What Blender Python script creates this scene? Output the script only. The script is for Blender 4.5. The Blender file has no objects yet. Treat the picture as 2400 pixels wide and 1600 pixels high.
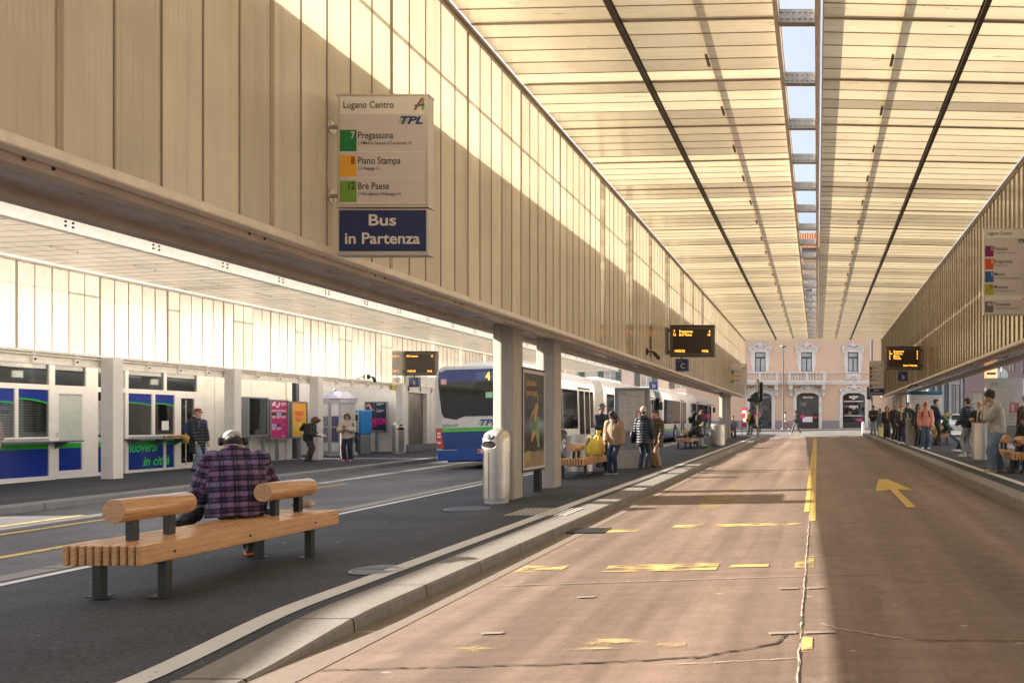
import bpy, bmesh, math, random
from mathutils import Vector, Matrix
R = math.radians
random.seed(7)
scene = bpy.context.scene
col = scene.collection

# ------------------------------------------------------------------ camera
F, PX, PY = 1750.0, 1915.0, 988.0          # focal length and principal point in photo pixels (2400 wide)
YAW = R(0.0)
CZ = 1.5
SL = 0.0103                                # the ground climbs gently away from the camera
cam_d = bpy.data.cameras.new('camera')
cam = bpy.data.objects.new('camera', cam_d); col.objects.link(cam)
cam.location = (0, 0, CZ)
cam.rotation_euler = (R(90), 0, YAW)
cam_d.sensor_width = 36
cam_d.lens = F / 2400 * 36
cam_d.shift_x = (1200 - PX) / 2400
cam_d.shift_y = (PY - 800) / 2400
cam_d.clip_start = 0.05
cam_d.clip_end = 2000
scene.camera = cam

# ------------------------------------------------------------------ sun and sky
SUN_EL, SUN_SKEW = R(26.8), R(3)           # the sun stands to the left, square to the road
ldir = Vector((math.cos(SUN_EL) * math.cos(SUN_SKEW), -math.cos(SUN_EL) * math.sin(SUN_SKEW), -math.sin(SUN_EL)))
sun_d = bpy.data.lights.new('sun', 'SUN')
sun_d.energy = 5.0; sun_d.angle = R(0.53); sun_d.color = (1.0, 0.89, 0.75)
sun = bpy.data.objects.new('sun', sun_d); col.objects.link(sun)
sun.rotation_euler = (-ldir).to_track_quat('Z', 'Y').to_euler()
w = bpy.data.worlds.new('World'); scene.world = w; w.use_nodes = True
nt = w.node_tree
bg = nt.nodes['Background']
sky = nt.nodes.new('ShaderNodeTexSky'); sky.sky_type = 'NISHITA'; sky.sun_disc = False
sky.sun_elevation = SUN_EL
sky.sun_rotation = math.atan2(-ldir.x, -ldir.y)
sky.air_density = 1.0; sky.dust_density = 2.5; sky.ozone_density = 1.0
# thin bright cloud in front of the blue
tcw = nt.nodes.new('ShaderNodeTexCoord'); nzw = nt.nodes.new('ShaderNodeTexNoise'); nzw.inputs['Scale'].default_value = 2.2; nzw.inputs['Detail'].default_value = 6
nt.links.new(tcw.outputs['Generated'], nzw.inputs['Vector'])
rpw = nt.nodes.new('ShaderNodeValToRGB'); rpw.color_ramp.elements[0].position = .36; rpw.color_ramp.elements[0].color = (.22, .22, .22, 1); rpw.color_ramp.elements[1].position = .62; rpw.color_ramp.elements[1].color = (.75, .75, .75, 1)
nt.links.new(nzw.outputs['Fac'], rpw.inputs[0])
mxw = nt.nodes.new('ShaderNodeMix'); mxw.data_type = 'RGBA'; mxw.inputs[7].default_value = (5.6, 5.7, 6.0, 1)
nt.links.new(rpw.outputs[0], mxw.inputs[0]); nt.links.new(sky.outputs[0], mxw.inputs[6])
nt.links.new(mxw.outputs[2], bg.inputs[0]); bg.inputs[1].default_value = 0.075
scene.view_settings.view_transform = 'Standard'; scene.view_settings.look = 'None'
scene.view_settings.exposure = 1.62; scene.view_settings.gamma = 1
scene.cycles.use_denoising = True
scene.cycles.max_bounces = 10; scene.cycles.diffuse_bounces = 6; scene.cycles.transparent_max_bounces = 12
scene.cycles.caustics_reflective = False; scene.cycles.caustics_refractive = False
scene.cycles.sample_clamp_indirect = 8

# ------------------------------------------------------------------ photo pixel -> place in the world (to read off measured positions)
def _ray(u, v):
    a = Vector((-math.sin(YAW), math.cos(YAW), 0)); r = Vector((math.cos(YAW), math.sin(YAW), 0))
    return a + r * ((u - PX) / F) + Vector((0, 0, (PY - v) / F))
def gp(u, v, h):
    d = _ray(u, v); t = -h / (d.z - SL * d.y)
    return Vector((d.x * t, d.y * t, d.z * t + CZ))
def at(u, v, Y):
    d = _ray(u, v); t = Y / d.y
    return Vector((d.x * t, Y, d.z * t + CZ))
def gz(h, Y): return CZ - h + SL * Y
H_RP, H_IS, H_LP, H_LL = 1.26, 1.45, 1.55, 1.67   # height of the lens above right platform, island, left platform, left lane
def road_h(X): return 1.43 + (3.0 - X) / 6.32 * 0.13

# ------------------------------------------------------------------ materials
class NT:
    def __init__(s, name):
        s.m = bpy.data.materials.new(name); s.m.use_nodes = True
        s.t = s.m.node_tree; s.n = s.t.nodes; s.b = s.n['Principled BSDF']; s.out = s.n['Material Output']
    def new(s, typ, **kw):
        n = s.n.new(typ)
        for k, v in kw.items():
            if k.startswith('i_'):
                key = k[2:]
                key = int(key) if key.isdigit() else key
                n.inputs[key].default_value = v
            else: setattr(n, k, v)
        return n
    def l(s, a, b): s.t.links.new(a, b)
    def obj(s, scale=(1, 1, 1), rot=(0, 0, 0), loc=(0, 0, 0)):
        tc = s.new('ShaderNodeTexCoord'); mp = s.new('ShaderNodeMapping')
        mp.inputs['Scale'].default_value = scale; mp.inputs['Rotation'].default_value = rot; mp.inputs['Location'].default_value = loc
        s.l(tc.outputs['Object'], mp.inputs[0]); return mp.outputs[0]
    def noise(s, vec, scale, detail=4, rough=.55):
        n = s.new('ShaderNodeTexNoise'); n.inputs['Scale'].default_value = scale
        n.inputs['Detail'].default_value = detail; n.inputs['Roughness'].default_value = rough
        s.l(vec, n.inputs['Vector']); return n.outputs['Fac']
    def ramp(s, fac, stops):
        r = s.new('ShaderNodeValToRGB'); e = r.color_ramp.elements
        while len(e) < len(stops): e.new(.5)
        for k, (p, c) in enumerate(stops):
            e[k].position = p; e[k].color = (c[0], c[1], c[2], 1) if hasattr(c, '__len__') else (c, c, c, 1)
        s.l(fac, r.inputs[0]); return r.outputs[0]
    def mix(s, fac, a, b, typ='MIX'):
        m = s.new('ShaderNodeMix', data_type='RGBA', blend_type=typ)
        for sock, v in ((m.inputs[0], fac), (m.inputs[6], a), (m.inputs[7], b)):
            if hasattr(v, 'is_output') or hasattr(v, 'links'): s.l(v, sock)
            elif hasattr(v, '__len__'): sock.default_value = (v[0], v[1], v[2], 1)
            else: sock.default_value = v
        return m.outputs[2]
    def math(s, op, a, b=0.0, c=None):
        m = s.new('ShaderNodeMath', operation=op)
        for k, v in enumerate((a, b) if c is None else (a, b, c)):
            if hasattr(v, 'links'): s.l(v, m.inputs[k])
            else: m.inputs[k].default_value = v
        return m.outputs[0]
    def bump(s, h, strength=.3, dist=.01):
        b = s.new('ShaderNodeBump'); b.inputs['Strength'].default_value = strength; b.inputs['Distance'].default_value = dist
        s.l(h, b.inputs['Height']); return b.outputs[0]
    def base(s, c):
        if hasattr(c, 'links'): s.l(c, s.b.inputs['Base Color'])
        else: s.b.inputs['Base Color'].default_value = (c[0], c[1], c[2], 1)

_mats = {}
def srgb(r, g, b):
    f = lambda c: (c / 255 / 12.92) if c / 255 <= .04045 else ((c / 255 + .055) / 1.055) ** 2.4
    return (f(r), f(g), f(b))
def pm(name, c, rough=.55, metal=0, var=.12, vs=6, bump=0, bs=60, spec=.5, coat=0, emit=None, es=0):
    """paint, cloth, metal ... : one colour with a little uneven wear"""
    if name in _mats: return _mats[name]
    k = NT(name); v = k.obj()
    if var:
        n = k.noise(v, vs, 5, .6)
        f = k.ramp(n, [(.25, 1 - var), (.75, 1 + var)])
        k.base(k.mix(1.0, c, f, 'MULTIPLY'))
        r = k.math('MULTIPLY_ADD', n, .25 * min(rough, .6), rough - .12 * min(rough, .6)); k.l(r, k.b.inputs['Roughness'])
    else:
        k.base(c); k.b.inputs['Roughness'].default_value = rough
    k.b.inputs['Metallic'].default_value = metal
    k.b.inputs['Specular IOR Level'].default_value = spec
    k.b.inputs['Coat Weight'].default_value = coat; k.b.inputs['Coat Roughness'].default_value = .08
    if bump: k.l(k.bump(k.noise(v, bs, 3), bump, .01), k.b.inputs['Normal'])
    if emit:
        k.b.inputs['Emission Color'].default_value = (*emit, 1); k.b.inputs['Emission Strength'].default_value = es
    _mats[name] = k.m; return k.m

def asphalt(name, dark, light, specks=.5, tint=(1, 1, 1), rough=.72):
    k = NT(name); v = k.obj()
    fine = k.ramp(k.math('ADD', k.math('MULTIPLY', k.noise(v, 46, 3, .8), .6), k.math('MULTIPLY', k.noise(v, 110, 2, .8), .4)), [(.36, 0.0), (.64, 1.0)]); mid = k.noise(v, 26, 4, .65); big = k.noise(v, .55, 5, .6); streak = k.noise(k.obj((.5, 2.2, 1)), .8, 4, .6)
    c = k.mix(fine, dark, light)
    c = k.mix(k.ramp(mid, [(.3, 0.0), (.75, .55)]), c, tuple(x * .6 for x in dark))
    c = k.mix(1, c, k.ramp(big, [(.28, .58), (.72, 1.36)]), 'MULTIPLY')
    c = k.mix(1, c, k.ramp(streak, [(.3, .86), (.75, 1.12)]), 'MULTIPLY')
    vor = k.new('ShaderNodeTexVoronoi'); vor.inputs['Scale'].default_value = 30; k.l(v, vor.inputs['Vector'])
    d = k.ramp(vor.outputs['Distance'], [(.05, 1.0), (.11, 0.0)])
    pick = k.ramp(k.noise(v, 9, 2), [(.56, 0.0), (.60, specks)])
    c = k.mix(k.math('MULTIPLY', d, pick), c, (.42, .40, .38))
    vor2 = k.new('ShaderNodeTexVoronoi'); vor2.inputs['Scale'].default_value = 3.2; k.l(v, vor2.inputs['Vector'])
    d2 = k.ramp(vor2.outputs['Distance'], [(.055, 1.0), (.075, 0.0)])      # chewing gum and spots
    pick2 = k.ramp(k.noise(v, 2.3, 1), [(.44, 0.0), (.48, .8 * specks)])
    c = k.mix(k.math('MULTIPLY', d2, pick2), c, (.34, .33, .32))
    k.base(k.mix(1, c, tint, 'MULTIPLY'))
    k.l(k.math('MULTIPLY_ADD', mid, .25, rough - .12), k.b.inputs['Roughness'])
    k.b.inputs['Specular IOR Level'].default_value = .25
    h = k.math('ADD', k.math('MULTIPLY', fine, .6), k.math('MULTIPLY', mid, .5))
    k.l(k.bump(h, .55, .006), k.b.inputs['Normal'])
    return k.m

def road_mat():
    k = NT('brown_concrete_road'); v = k.obj()
    fine = k.ramp(k.math('ADD', k.math('MULTIPLY', k.noise(v, 60, 3, .8), .6), k.math('MULTIPLY', k.noise(v, 130, 2, .8), .4)), [(.35, 0.0), (.65, 1.0)]); mid = k.noise(v, 7, 5, .65); big = k.noise(k.obj((1, .35, 1)), .7, 5, .6)
    tyre = k.noise(k.obj((2.6, .06, 1)), 1.0, 4, .6)
    sx = k.noise(k.obj((.25, 5, 1)), 2.2, 4, .7)
    c = k.mix(fine, (.182, .134, .114), (.268, .200, .170))
    c = k.mix(k.ramp(mid, [(.35, 0.0), (.8, .5)]), c, (.138, .104, .091))
    c = k.mix(1, c, k.ramp(big, [(.25, .72), (.75, 1.2)]), 'MULTIPLY')
    c = k.mix(1, c, k.ramp(tyre, [(.3, .66), (.65, 1.12)]), 'MULTIPLY')
    c = k.mix(1, c, k.ramp(sx, [(.3, .88), (.7, 1.1)]), 'MULTIPLY')
    st = k.ramp(k.noise(k.obj((1, 1, 1), loc=(3, 5, 0)), 1.6, 6, .7), [(.60, 0.0), (.70, .35)])
    c = k.mix(st, c, (.36, .29, .24))
    vor = k.new('ShaderNodeTexVoronoi'); vor.inputs['Scale'].default_value = 2.1; k.l(k.obj((1, 2.4, 1)), vor.inputs['Vector'])
    chip = k.math('MULTIPLY', k.ramp(vor.outputs['Distance'], [(.05, 1.0), (.07, 0.0)]), k.ramp(k.noise(v, 3.3, 1), [(.49, 0.0), (.53, .8)]))
    c = k.mix(chip, c, (.46, .40, .36))
    oil = k.math('MULTIPLY', k.ramp(k.noise(k.obj((1.6, .5, 1), loc=(9, 3, 0)), 1.5, 6, .7), [(.55, 0.0), (.72, .55)]), k.ramp(k.noise(v, 11, 3, .7), [(.4, .4), (.6, 1.0)]))
    c = k.mix(oil, c, (.085, .068, .060))
    sp = k.new('ShaderNodeSeparateXYZ'); k.l(v, sp.inputs[0]); wp = k.math('ABSOLUTE', k.math('SINE', k.math('MULTIPLY_ADD', sp.outputs[0], 1.75, .55)))
    c = k.mix(1, c, k.ramp(k.math('ADD', wp, k.math('MULTIPLY', big, .5)), [(.35, .86), (1.0, 1.06)]), 'MULTIPLY')
    k.base(c)
    k.l(k.ramp(k.math('ADD', k.math('MULTIPLY', mid, .4), k.math('MULTIPLY', tyre, .6)), [(.3, .42), (.7, .62)]), k.b.inputs['Roughness'])
    k.b.inputs['Specular IOR Level'].default_value = .18
    k.l(k.bump(k.math('ADD', fine, mid), .3, .005), k.b.inputs['Normal'])
    return k.m

def worn_paint(name, c, wear=.45, scale=7, soft=.05, top=1.0):
    """road paint that has flaked and ghosted: patches fade out through grit into the surface below"""
    k = NT(name); v = k.obj(); n = k.noise(k.obj((.55, 1.3, 1)), scale, 4, .6); big = k.noise(k.obj((1, .5, 1), loc=(5, 1, 0)), scale * .25, 3, .6); g = k.noise(v, 70, 3, .8)
    k.base(k.mix(k.noise(v, 3, 4), tuple(x * .72 for x in c), c)); k.b.inputs['Roughness'].default_value = .65
    tr = k.new('ShaderNodeBsdfTransparent'); mx = k.new('ShaderNodeMixShader')
    q = k.math('ADD', k.math('ADD', k.math('MULTIPLY', n, .6), k.math('MULTIPLY', big, .4)), k.math('MULTIPLY_ADD', g, .22, -.11))
    k.l(k.ramp(q, [(wear - .02, 0.0), (wear + soft, top)]), mx.inputs[0]); k.l(tr.outputs[0], mx.inputs[1]); k.l(k.b.outputs[0], mx.inputs[2]); k.l(mx.outputs[0], k.out.inputs[0])
    return k.m

def panel_mat(name, dif, tra, dirt=(.40, .33, .22), debris=False, rough=.12, thru=.36, gl=.8):
    """fluted, milky channel glass: lets daylight through, scatters it, and keeps a soft gloss"""
    k = NT(name); v = k.obj()
    big = k.noise(v, .9, 5, .6); st = k.noise(k.obj((3, 3, .35) if not debris else (.35, 3, 3)), 1.6, 5, .65)
    shade = k.mix(1, k.ramp(big, [(.25, .88), (.75, 1.08)]), k.ramp(st, [(.25, .90), (.7, 1.06)]), 'MULTIPLY')
    sp = k.new('ShaderNodeSeparateXYZ'); k.l(v, sp.inputs[0]); wn = k.new('ShaderNodeTexWhiteNoise', noise_dimensions='1D')
    k.l(k.math('FLOOR', k.math('DIVIDE', k.math('SUBTRACT', sp.outputs[1], 4.758), .371)), wn.inputs['W'])
    shade = k.mix(1, shade, k.ramp(wn.outputs['Value'], [(0.0, .87), (1.0, 1.08)]), 'MULTIPLY')
    drip = k.ramp(k.noise(k.obj((5, 14, .12) if not debris else (.12, 14, 5), loc=(1, 4, 2)), 1.3, 5, .7), [(.56, 1.0), (.74, .80)])
    shade = k.mix(1, shade, drip, 'MULTIPLY')
    cd = k.mix(1, dif, shade, 'MULTIPLY'); ct = k.mix(1, tra, shade, 'MULTIPLY')
    if debris:
        n = k.noise(k.obj((.8, 5, 1), rot=(0, 0, .25)), 1.1, 5, .75)
        leaf = k.ramp(n, [(.635, 0.0), (.68, .66)])
        n2 = k.ramp(k.noise(k.obj((1.6, 7, 1), rot=(0, 0, -.3), loc=(7, 2, 0)), 1.0, 4, .7), [(.645, 0.0), (.69, .55)])
        lf = k.math('MAXIMUM', leaf, n2)
        ct = k.mix(lf, ct, tuple(x * .35 for x in dirt)); cd = k.mix(lf, cd, dirt)
    d = k.new('ShaderNodeBsdfDiffuse'); t = k.new('ShaderNodeBsdfTranslucent'); g = k.new('ShaderNodeBsdfGlossy')
    k.l(cd, d.inputs[0]); k.l(ct, t.inputs[0]); g.inputs['Roughness'].default_value = rough; g.inputs[0].default_value = (1, .97, .9, 1)
    wv = k.new('ShaderNodeTexWave'); wv.wave_type = 'BANDS'; wv.bands_direction = 'Y'
    wv.inputs['Scale'].default_value = 8; wv.inputs['Distortion'].default_value = .3; k.l(v, wv.inputs['Vector'])
    bp = k.bump(k.math('ADD', wv.outputs['Fac'], k.math('MULTIPLY', big, 1.2)), .16, .012)
    k.l(bp, g.inputs['Normal']); k.l(bp, d.inputs['Normal'])
    mx = k.new('ShaderNodeMixShader'); mx.inputs[0].default_value = thru; k.l(d.outputs[0], mx.inputs[1]); k.l(t.outputs[0], mx.inputs[2])
    fr = k.new('ShaderNodeFresnel'); fr.inputs[0].default_value = 1.42; k.l(bp, fr.inputs[1])
    m2 = k.new('ShaderNodeMixShader'); k.l(k.math('MULTIPLY', fr.outputs[0], gl), m2.inputs[0]); k.l(mx.outputs[0], m2.inputs[1]); k.l(g.outputs[0], m2.inputs[2])
    k.l(m2.outputs[0], k.out.inputs[0])
    return k.m

def glass_mat(name, tint=(.35, .38, .38), ior=1.45, rough=.02, clear=.75):
    k = NT(name)
    tr = k.new('ShaderNodeBsdfTransparent'); tr.inputs[0].default_value = (*tint, 1)
    g = k.new('ShaderNodeBsdfGlossy'); g.inputs['Roughness'].default_value = rough
    b = k.b; b.inputs['Base Color'].default_value = (.02, .022, .025, 1); b.inputs['Roughness'].default_value = .1
    m0 = k.new('ShaderNodeMixShader'); m0.inputs[0].default_value = clear; k.l(b.outputs[0], m0.inputs[1]); k.l(tr.outputs[0], m0.inputs[2])
    fr = k.new('ShaderNodeFresnel'); fr.inputs[0].default_value = ior
    bp = k.bump(k.noise(k.obj(), .9, 2), .04, .05); k.l(bp, g.inputs['Normal'])
    fac = k.math('MULTIPLY_ADD', fr.outputs[0], .8, .02)
    m1 = k.new('ShaderNodeMixShader'); k.l(fac, m1.inputs[0]); k.l(m0.outputs[0], m1.inputs[1]); k.l(g.outputs[0], m1.inputs[2])
    k.l(m1.outputs[0], k.out.inputs[0]); return k.m

def wood_mat():
    k = NT('varnished_larch'); v = k.obj((14, .7, 14)); n = k.noise(v, 2.6, 6, .6)
    wv = k.new('ShaderNodeTexWave'); wv.wave_type = 'RINGS'; wv.rings_direction = 'Y'
    wv.inputs['Scale'].default_value = 9; wv.inputs['Distortion'].default_value = 5; wv.inputs['Detail'].default_value = 3
    k.l(k.obj((1, .12, 1)), wv.inputs['Vector'])
    c = k.mix(n, (.56, .285, .125), (.78, .46, .225)); c = k.mix(k.math('MULTIPLY', wv.outputs['Fac'], .35), c, (.48, .22, .085))
    sp = k.ramp(k.noise(k.obj(), 22, 4, .7), [(.64, 0.0), (.72, .65)]); c = k.mix(sp, c, (.17, .085, .04))
    st = k.ramp(k.noise(k.obj((1, .4, 1)), 4, 5, .7), [(.3, .75), (.7, 1.08)]); c = k.mix(1, c, st, 'MULTIPLY')
    k.base(c); k.l(k.math('MULTIPLY_ADD', n, .25, .16), k.b.inputs['Roughness'])
    k.b.inputs['Coat Weight'].default_value = .5; k.b.inputs['Coat Roughness'].default_value = .12
    k.l(k.bump(k.math('ADD', n, k.math('MULTIPLY', wv.outputs['Fac'], .4)), .12, .004), k.b.inputs['Normal'])
    return k.m

def concrete_mat(name, a, b, board=True):
    k = NT(name); v = k.obj(); n = k.noise(v, 5, 6, .65); st = k.noise(k.obj((16, 16, .6)), 1.4, 5, .6); f = k.noise(v, 90, 2)
    c = k.mix(n, a, b); c = k.mix(1, c, k.ramp(st, [(.25, .8), (.75, 1.12)]), 'MULTIPLY'); c = k.mix(1, c, k.ramp(f, [(.3, .92), (.7, 1.06)]), 'MULTIPLY')
    pit = k.ramp(k.noise(v, 38, 3, .6), [(.70, 0.0), (.76, .5)]); c = k.mix(pit, c, tuple(x * .45 for x in a))
    k.base(c); k.b.inputs['Roughness'].default_value = .78
    k.l(k.bump(k.math('ADD', st, f), .25, .006), k.b.inputs['Normal']); return k.m

def steel_mat(name='brushed_steel', c=(.60, .57, .53), rough=.32, axis=(90, 90, .8)):
    k = NT(name); n = k.noise(k.obj(axis), 2.0, 4, .6); b = k.noise(k.obj(), 3, 4, .6)
    k.base(k.mix(1, k.mix(n, tuple(x * .85 for x in c), c), k.ramp(b, [(.3, .82), (.7, 1.08)]), 'MULTIPLY')); k.b.inputs['Metallic'].default_value = .92
    k.l(k.math('MULTIPLY_ADD', n, .2, rough - .08), k.b.inputs['Roughness']); k.l(k.bump(n, .05, .003), k.b.inputs['Normal']); return k.m

def plaid_mat():
    k = NT('purple_plaid_flannel')
    uv = k.new('ShaderNodeAttribute', attribute_name='plaid'); sp = k.new('ShaderNodeSeparateXYZ'); k.l(uv.outputs['Vector'], sp.inputs[0])
    wob = k.math('MULTIPLY', k.math('SUBTRACT', k.noise(k.obj(), 7, 2), .5), .012)
    def tri(x, period, off):
        return k.math('FRACT', k.math('ADD', k.math('DIVIDE', k.math('ADD', x, wob), period), off))
    def band(fr, lo, hi, soft=.03):
        a = k.ramp(fr, [(max(lo - soft, 0), 0.0), (lo, 1.0), (hi, 1.0), (min(hi + soft, 1), 0.0)]); return a
    P = .105
    fx, fz = tri(sp.outputs[0], P, .0), tri(sp.outputs[2], P * .98, .0)
    lx, lz = band(fx, .08, .44), band(fz, .05, .40)
    c = k.mix(lx, (.034, .018, .052), (.105, .056, .140)); c = k.mix(k.math('MULTIPLY', lz, .55), c, (.25, .165, .28))
    c = k.mix(k.math('MULTIPLY', band(fz, .50, .62, .02), .93), c, (.008, .005, .018)); c = k.mix(k.math('MULTIPLY', band(fz, .84, .92, .02), .85), c, (.010, .006, .020))
    c = k.mix(k.math('MULTIPLY', band(fx, .56, .66, .02), .85), c, (.010, .008, .030)); c = k.mix(k.math('MULTIPLY', band(fx, .82, .88, .02), .7), c, (.012, .010, .035))
    g = k.noise(k.obj(), 160, 2); c = k.mix(1, c, k.ramp(g, [(.2, .7), (.8, 1.3)]), 'MULTIPLY')
    k.base(c); k.b.inputs['Roughness'].default_value = .95; k.b.inputs['Sheen Weight'].default_value = .06
    k.l(k.bump(k.math('ADD', g, k.math('MULTIPLY', k.noise(k.obj(), 14, 3), 2)), .4, .006), k.b.inputs['Normal']); return k.m

def puffer_mat(name, c, period=.075, rough=.42, sheen=0):
    k = NT(name); v = k.obj(); sp = k.new('ShaderNodeSeparateXYZ'); k.l(v, sp.inputs[0])
    ph = k.math('ADD', k.math('DIVIDE', sp.outputs[2], period), k.math('MULTIPLY', k.noise(v, 5, 2), .5))
    h = k.math('POWER', k.math('ABSOLUTE', k.math('SINE', k.math('MULTIPLY', ph, math.pi))), .5)
    n = k.noise(v, 20, 4, .6)
    k.base(k.mix(n, tuple(x * .75 for x in c), tuple(min(x * 1.2, 1) for x in c))); k.b.inputs['Roughness'].default_value = rough
    k.b.inputs['Sheen Weight'].default_value = sheen
    k.l(k.bump(k.math('ADD', h, k.math('MULTIPLY', n, .5)), .8, .03), k.b.inputs['Normal']); return k.m

def cloth_mat(name, c, rough=.85, folds=.5, fs=9, mott=.22):
    if name in _mats: return _mats[name]
    k = NT(name); v = k.obj((1, 1, .55)); n = k.noise(v, fs, 4, .6); g = k.noise(k.obj(), 130, 2)
    cc = k.mix(n, tuple(x * (1 - mott) for x in c), tuple(min(x * (1 + mott), 1) for x in c)); k.base(k.mix(1, cc, k.ramp(g, [(.2, .85), (.8, 1.12)]), 'MULTIPLY'))
    k.b.inputs['Roughness'].default_value = rough; k.b.inputs['Sheen Weight'].default_value = .15
    k.l(k.bump(k.math('ADD', k.math('MULTIPLY', n, 2.0), k.math('MULTIPLY', g, .15)), folds, .03), k.b.inputs['Normal'])
    _mats[name] = k.m; return k.m

# ------------------------------------------------------------------ mesh builder
class MB:
    def __init__(s): s.v = []; s.f = []; s.m = []
    def add(s, vs, fs, m=0):
        o = len(s.v); s.v += [tuple(x) for x in vs]; s.f += [tuple(i + o for i in f) for f in fs]; s.m += [m] * len(fs); return s
    def box(s, x0, x1, y0, y1, z0, z1, m=0, bev=0):
        x0, x1 = min(x0, x1), max(x0, x1); y0, y1 = min(y0, y1), max(y0, y1); z0, z1 = min(z0, z1), max(z0, z1)
        if bev:
            b = min(bev, (x1 - x0) * .45, (y1 - y0) * .45, (z1 - z0) * .45); vs = []; idx = {}
            for sx in (0, 1):
                for sy in (0, 1):
                    for sz in (0, 1):
                        for ax in range(3):
                            p = [(x0, x1)[sx], (y0, y1)[sy], (z0, z1)[sz]]
                            for q, sgn in ((0, sx), (1, sy), (2, sz)):
                                if q != ax: p[q] += b if sgn == 0 else -b
                            idx[(sx, sy, sz, ax)] = len(vs); vs.append(p)
            fs = []
            for ax in range(3):
                o1, o2 = [q for q in range(3) if q != ax]
                for sg in (0, 1):
                    f = []
                    for a, c in ((0, 0), (1, 0), (1, 1), (0, 1)):
                        k = [0, 0, 0]; k[ax] = sg; k[o1] = a; k[o2] = c; f.append(idx[(*k, ax)])
                    fs.append(f)
            for ax in range(3):            # edge chamfers along ax
                o1, o2 = [q for q in range(3) if q != ax]
                for a in (0, 1):
                    for c in (0, 1):
                        k0 = [0, 0, 0]; k0[o1] = a; k0[o2] = c; k1 = list(k0); k1[ax] = 1
                        fs.append([idx[(*k0, o1)], idx[(*k1, o1)], idx[(*k1, o2)], idx[(*k0, o2)]])
            for sx in (0, 1):
                for sy in (0, 1):
                    for sz in (0, 1): fs.append([idx[(sx, sy, sz, ax)] for ax in range(3)])
            return s.add(vs, fs, m)
        vs = [(x0, y0, z0), (x1, y0, z0), (x1, y1, z0), (x0, y1, z0), (x0, y0, z1), (x1, y0, z1), (x1, y1, z1), (x0, y1, z1)]
        return s.add(vs, [(0, 3, 2, 1), (4, 5, 6, 7), (0, 1, 5, 4), (1, 2, 6, 5), (2, 3, 7, 6), (3, 0, 4, 7)], m)
    def quad(s, a, b, c, d, m=0): return s.add([a, b, c, d], [(0, 1, 2, 3)], m)
    def tube(s, pts, rad, n=10, m=0, caps=True):
        pts = [Vector(p) for p in pts]; rads = rad if hasattr(rad, '__len__') else [rad] * len(pts)
        rings = []; up = Vector((0, 0, 1)); pa = None
        for i, p in enumerate(pts):
            t = (pts[min(i + 1, len(pts) - 1)] - pts[max(i - 1, 0)]); t = t.normalized() if t.length > 1e-9 else up
            if pa is None: a = t.cross(up if abs(t.z) < .95 else Vector((0, 1, 0))).normalized()
            else:
                a = pa - t * pa.dot(t); a = a.normalized() if a.length > 1e-6 else t.cross(up).normalized()
            pa = a; b = t.cross(a)
            rr = rads[i]; ra, rb = rr if hasattr(rr, '__len__') else (rr, rr)
            rings.append([p + a * math.cos(k * 2 * math.pi / n) * ra + b * math.sin(k * 2 * math.pi / n) * rb for k in range(n)])
        vs = [q for r in rings for q in r]; fs = []
        for i in range(len(rings) - 1):
            for k in range(n):
                fs.append((i * n + k, i * n + (k + 1) % n, (i + 1) * n + (k + 1) % n, (i + 1) * n + k))
        if caps: fs.append(tuple(range(n))[::-1]); fs.append(tuple((len(rings) - 1) * n + k for k in range(n)))
        return s.add(vs, fs, m)
    def cyl(s, p0, p1, r, n=16, m=0, r1=None): return s.tube([p0, p1], [r, r if r1 is None else r1], n, m)
    def ball(s, c, r, nu=12, nv=8, m=0, M=None):
        rx, ry, rz = r if hasattr(r, '__len__') else (r, r, r); c = Vector(c)
        vs = []; fs = []
        for j in range(1, nv):
            th = math.pi * j / nv
            for i in range(nu):
                ph = 2 * math.pi * i / nu
                p = Vector((rx * math.sin(th) * math.cos(ph), ry * math.sin(th) * math.sin(ph), rz * math.cos(th)))
                vs.append(c + (M @ p if M else p))
        t = Vector((0, 0, rz)); top = len(vs); vs.append(c + (M @ t if M else t)); vs.append(c - (M @ t if M else t))
        for j in range(nv - 2):
            for i in range(nu): fs.append((j * nu + i, (j + 1) * nu + i, (j + 1) * nu + (i + 1) % nu, j * nu + (i + 1) % nu))
        for i in range(nu):
            fs.append((top, i, (i + 1) % nu)); fs.append((top + 1, (nv - 2) * nu + (i + 1) % nu, (nv - 2) * nu + i))
        return s.add(vs, fs, m)
    def loft(s, rings, m=0, caps=True, close=True):
        n = len(rings[0]); vs = [q for r in rings for q in r]; fs = []
        for i in range(len(rings) - 1):
            for k in range(n if close else n - 1): fs.append((i * n + k, i * n + (k + 1) % n, (i + 1) * n + (k + 1) % n, (i + 1) * n + k))
        if caps and close: fs.append(tuple(range(n))[::-1]); fs.append(tuple((len(rings) - 1) * n + k for k in range(n)))
        return s.add(vs, fs, m)
    def prism(s, poly, axis, a, b, m=0):
        """poly: 2-D outline; axis 'x','y','z' extruded from a to b"""
        def P(p, t): return {'x': (t, p[0], p[1]), 'y': (p[0], t, p[1]), 'z': (p[0], p[1], t)}[axis]
        n = len(poly); vs = [P(p, a) for p in poly] + [P(p, b) for p in poly]
        fs = [tuple(range(n))[::-1], tuple(range(n, 2 * n))] + [(k, (k + 1) % n, n + (k + 1) % n, n + k) for k in range(n)]
        return s.add(vs, fs, m)
    def ext(s, o, M=None, m=None):
        base = len(s.v); s.v += [tuple(M @ Vector(p)) if M else p for p in o.v]; s.f += [tuple(i + base for i in f) for f in o.f]; s.m += [(x if m is None else m) for x in o.m]; return s
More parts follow.
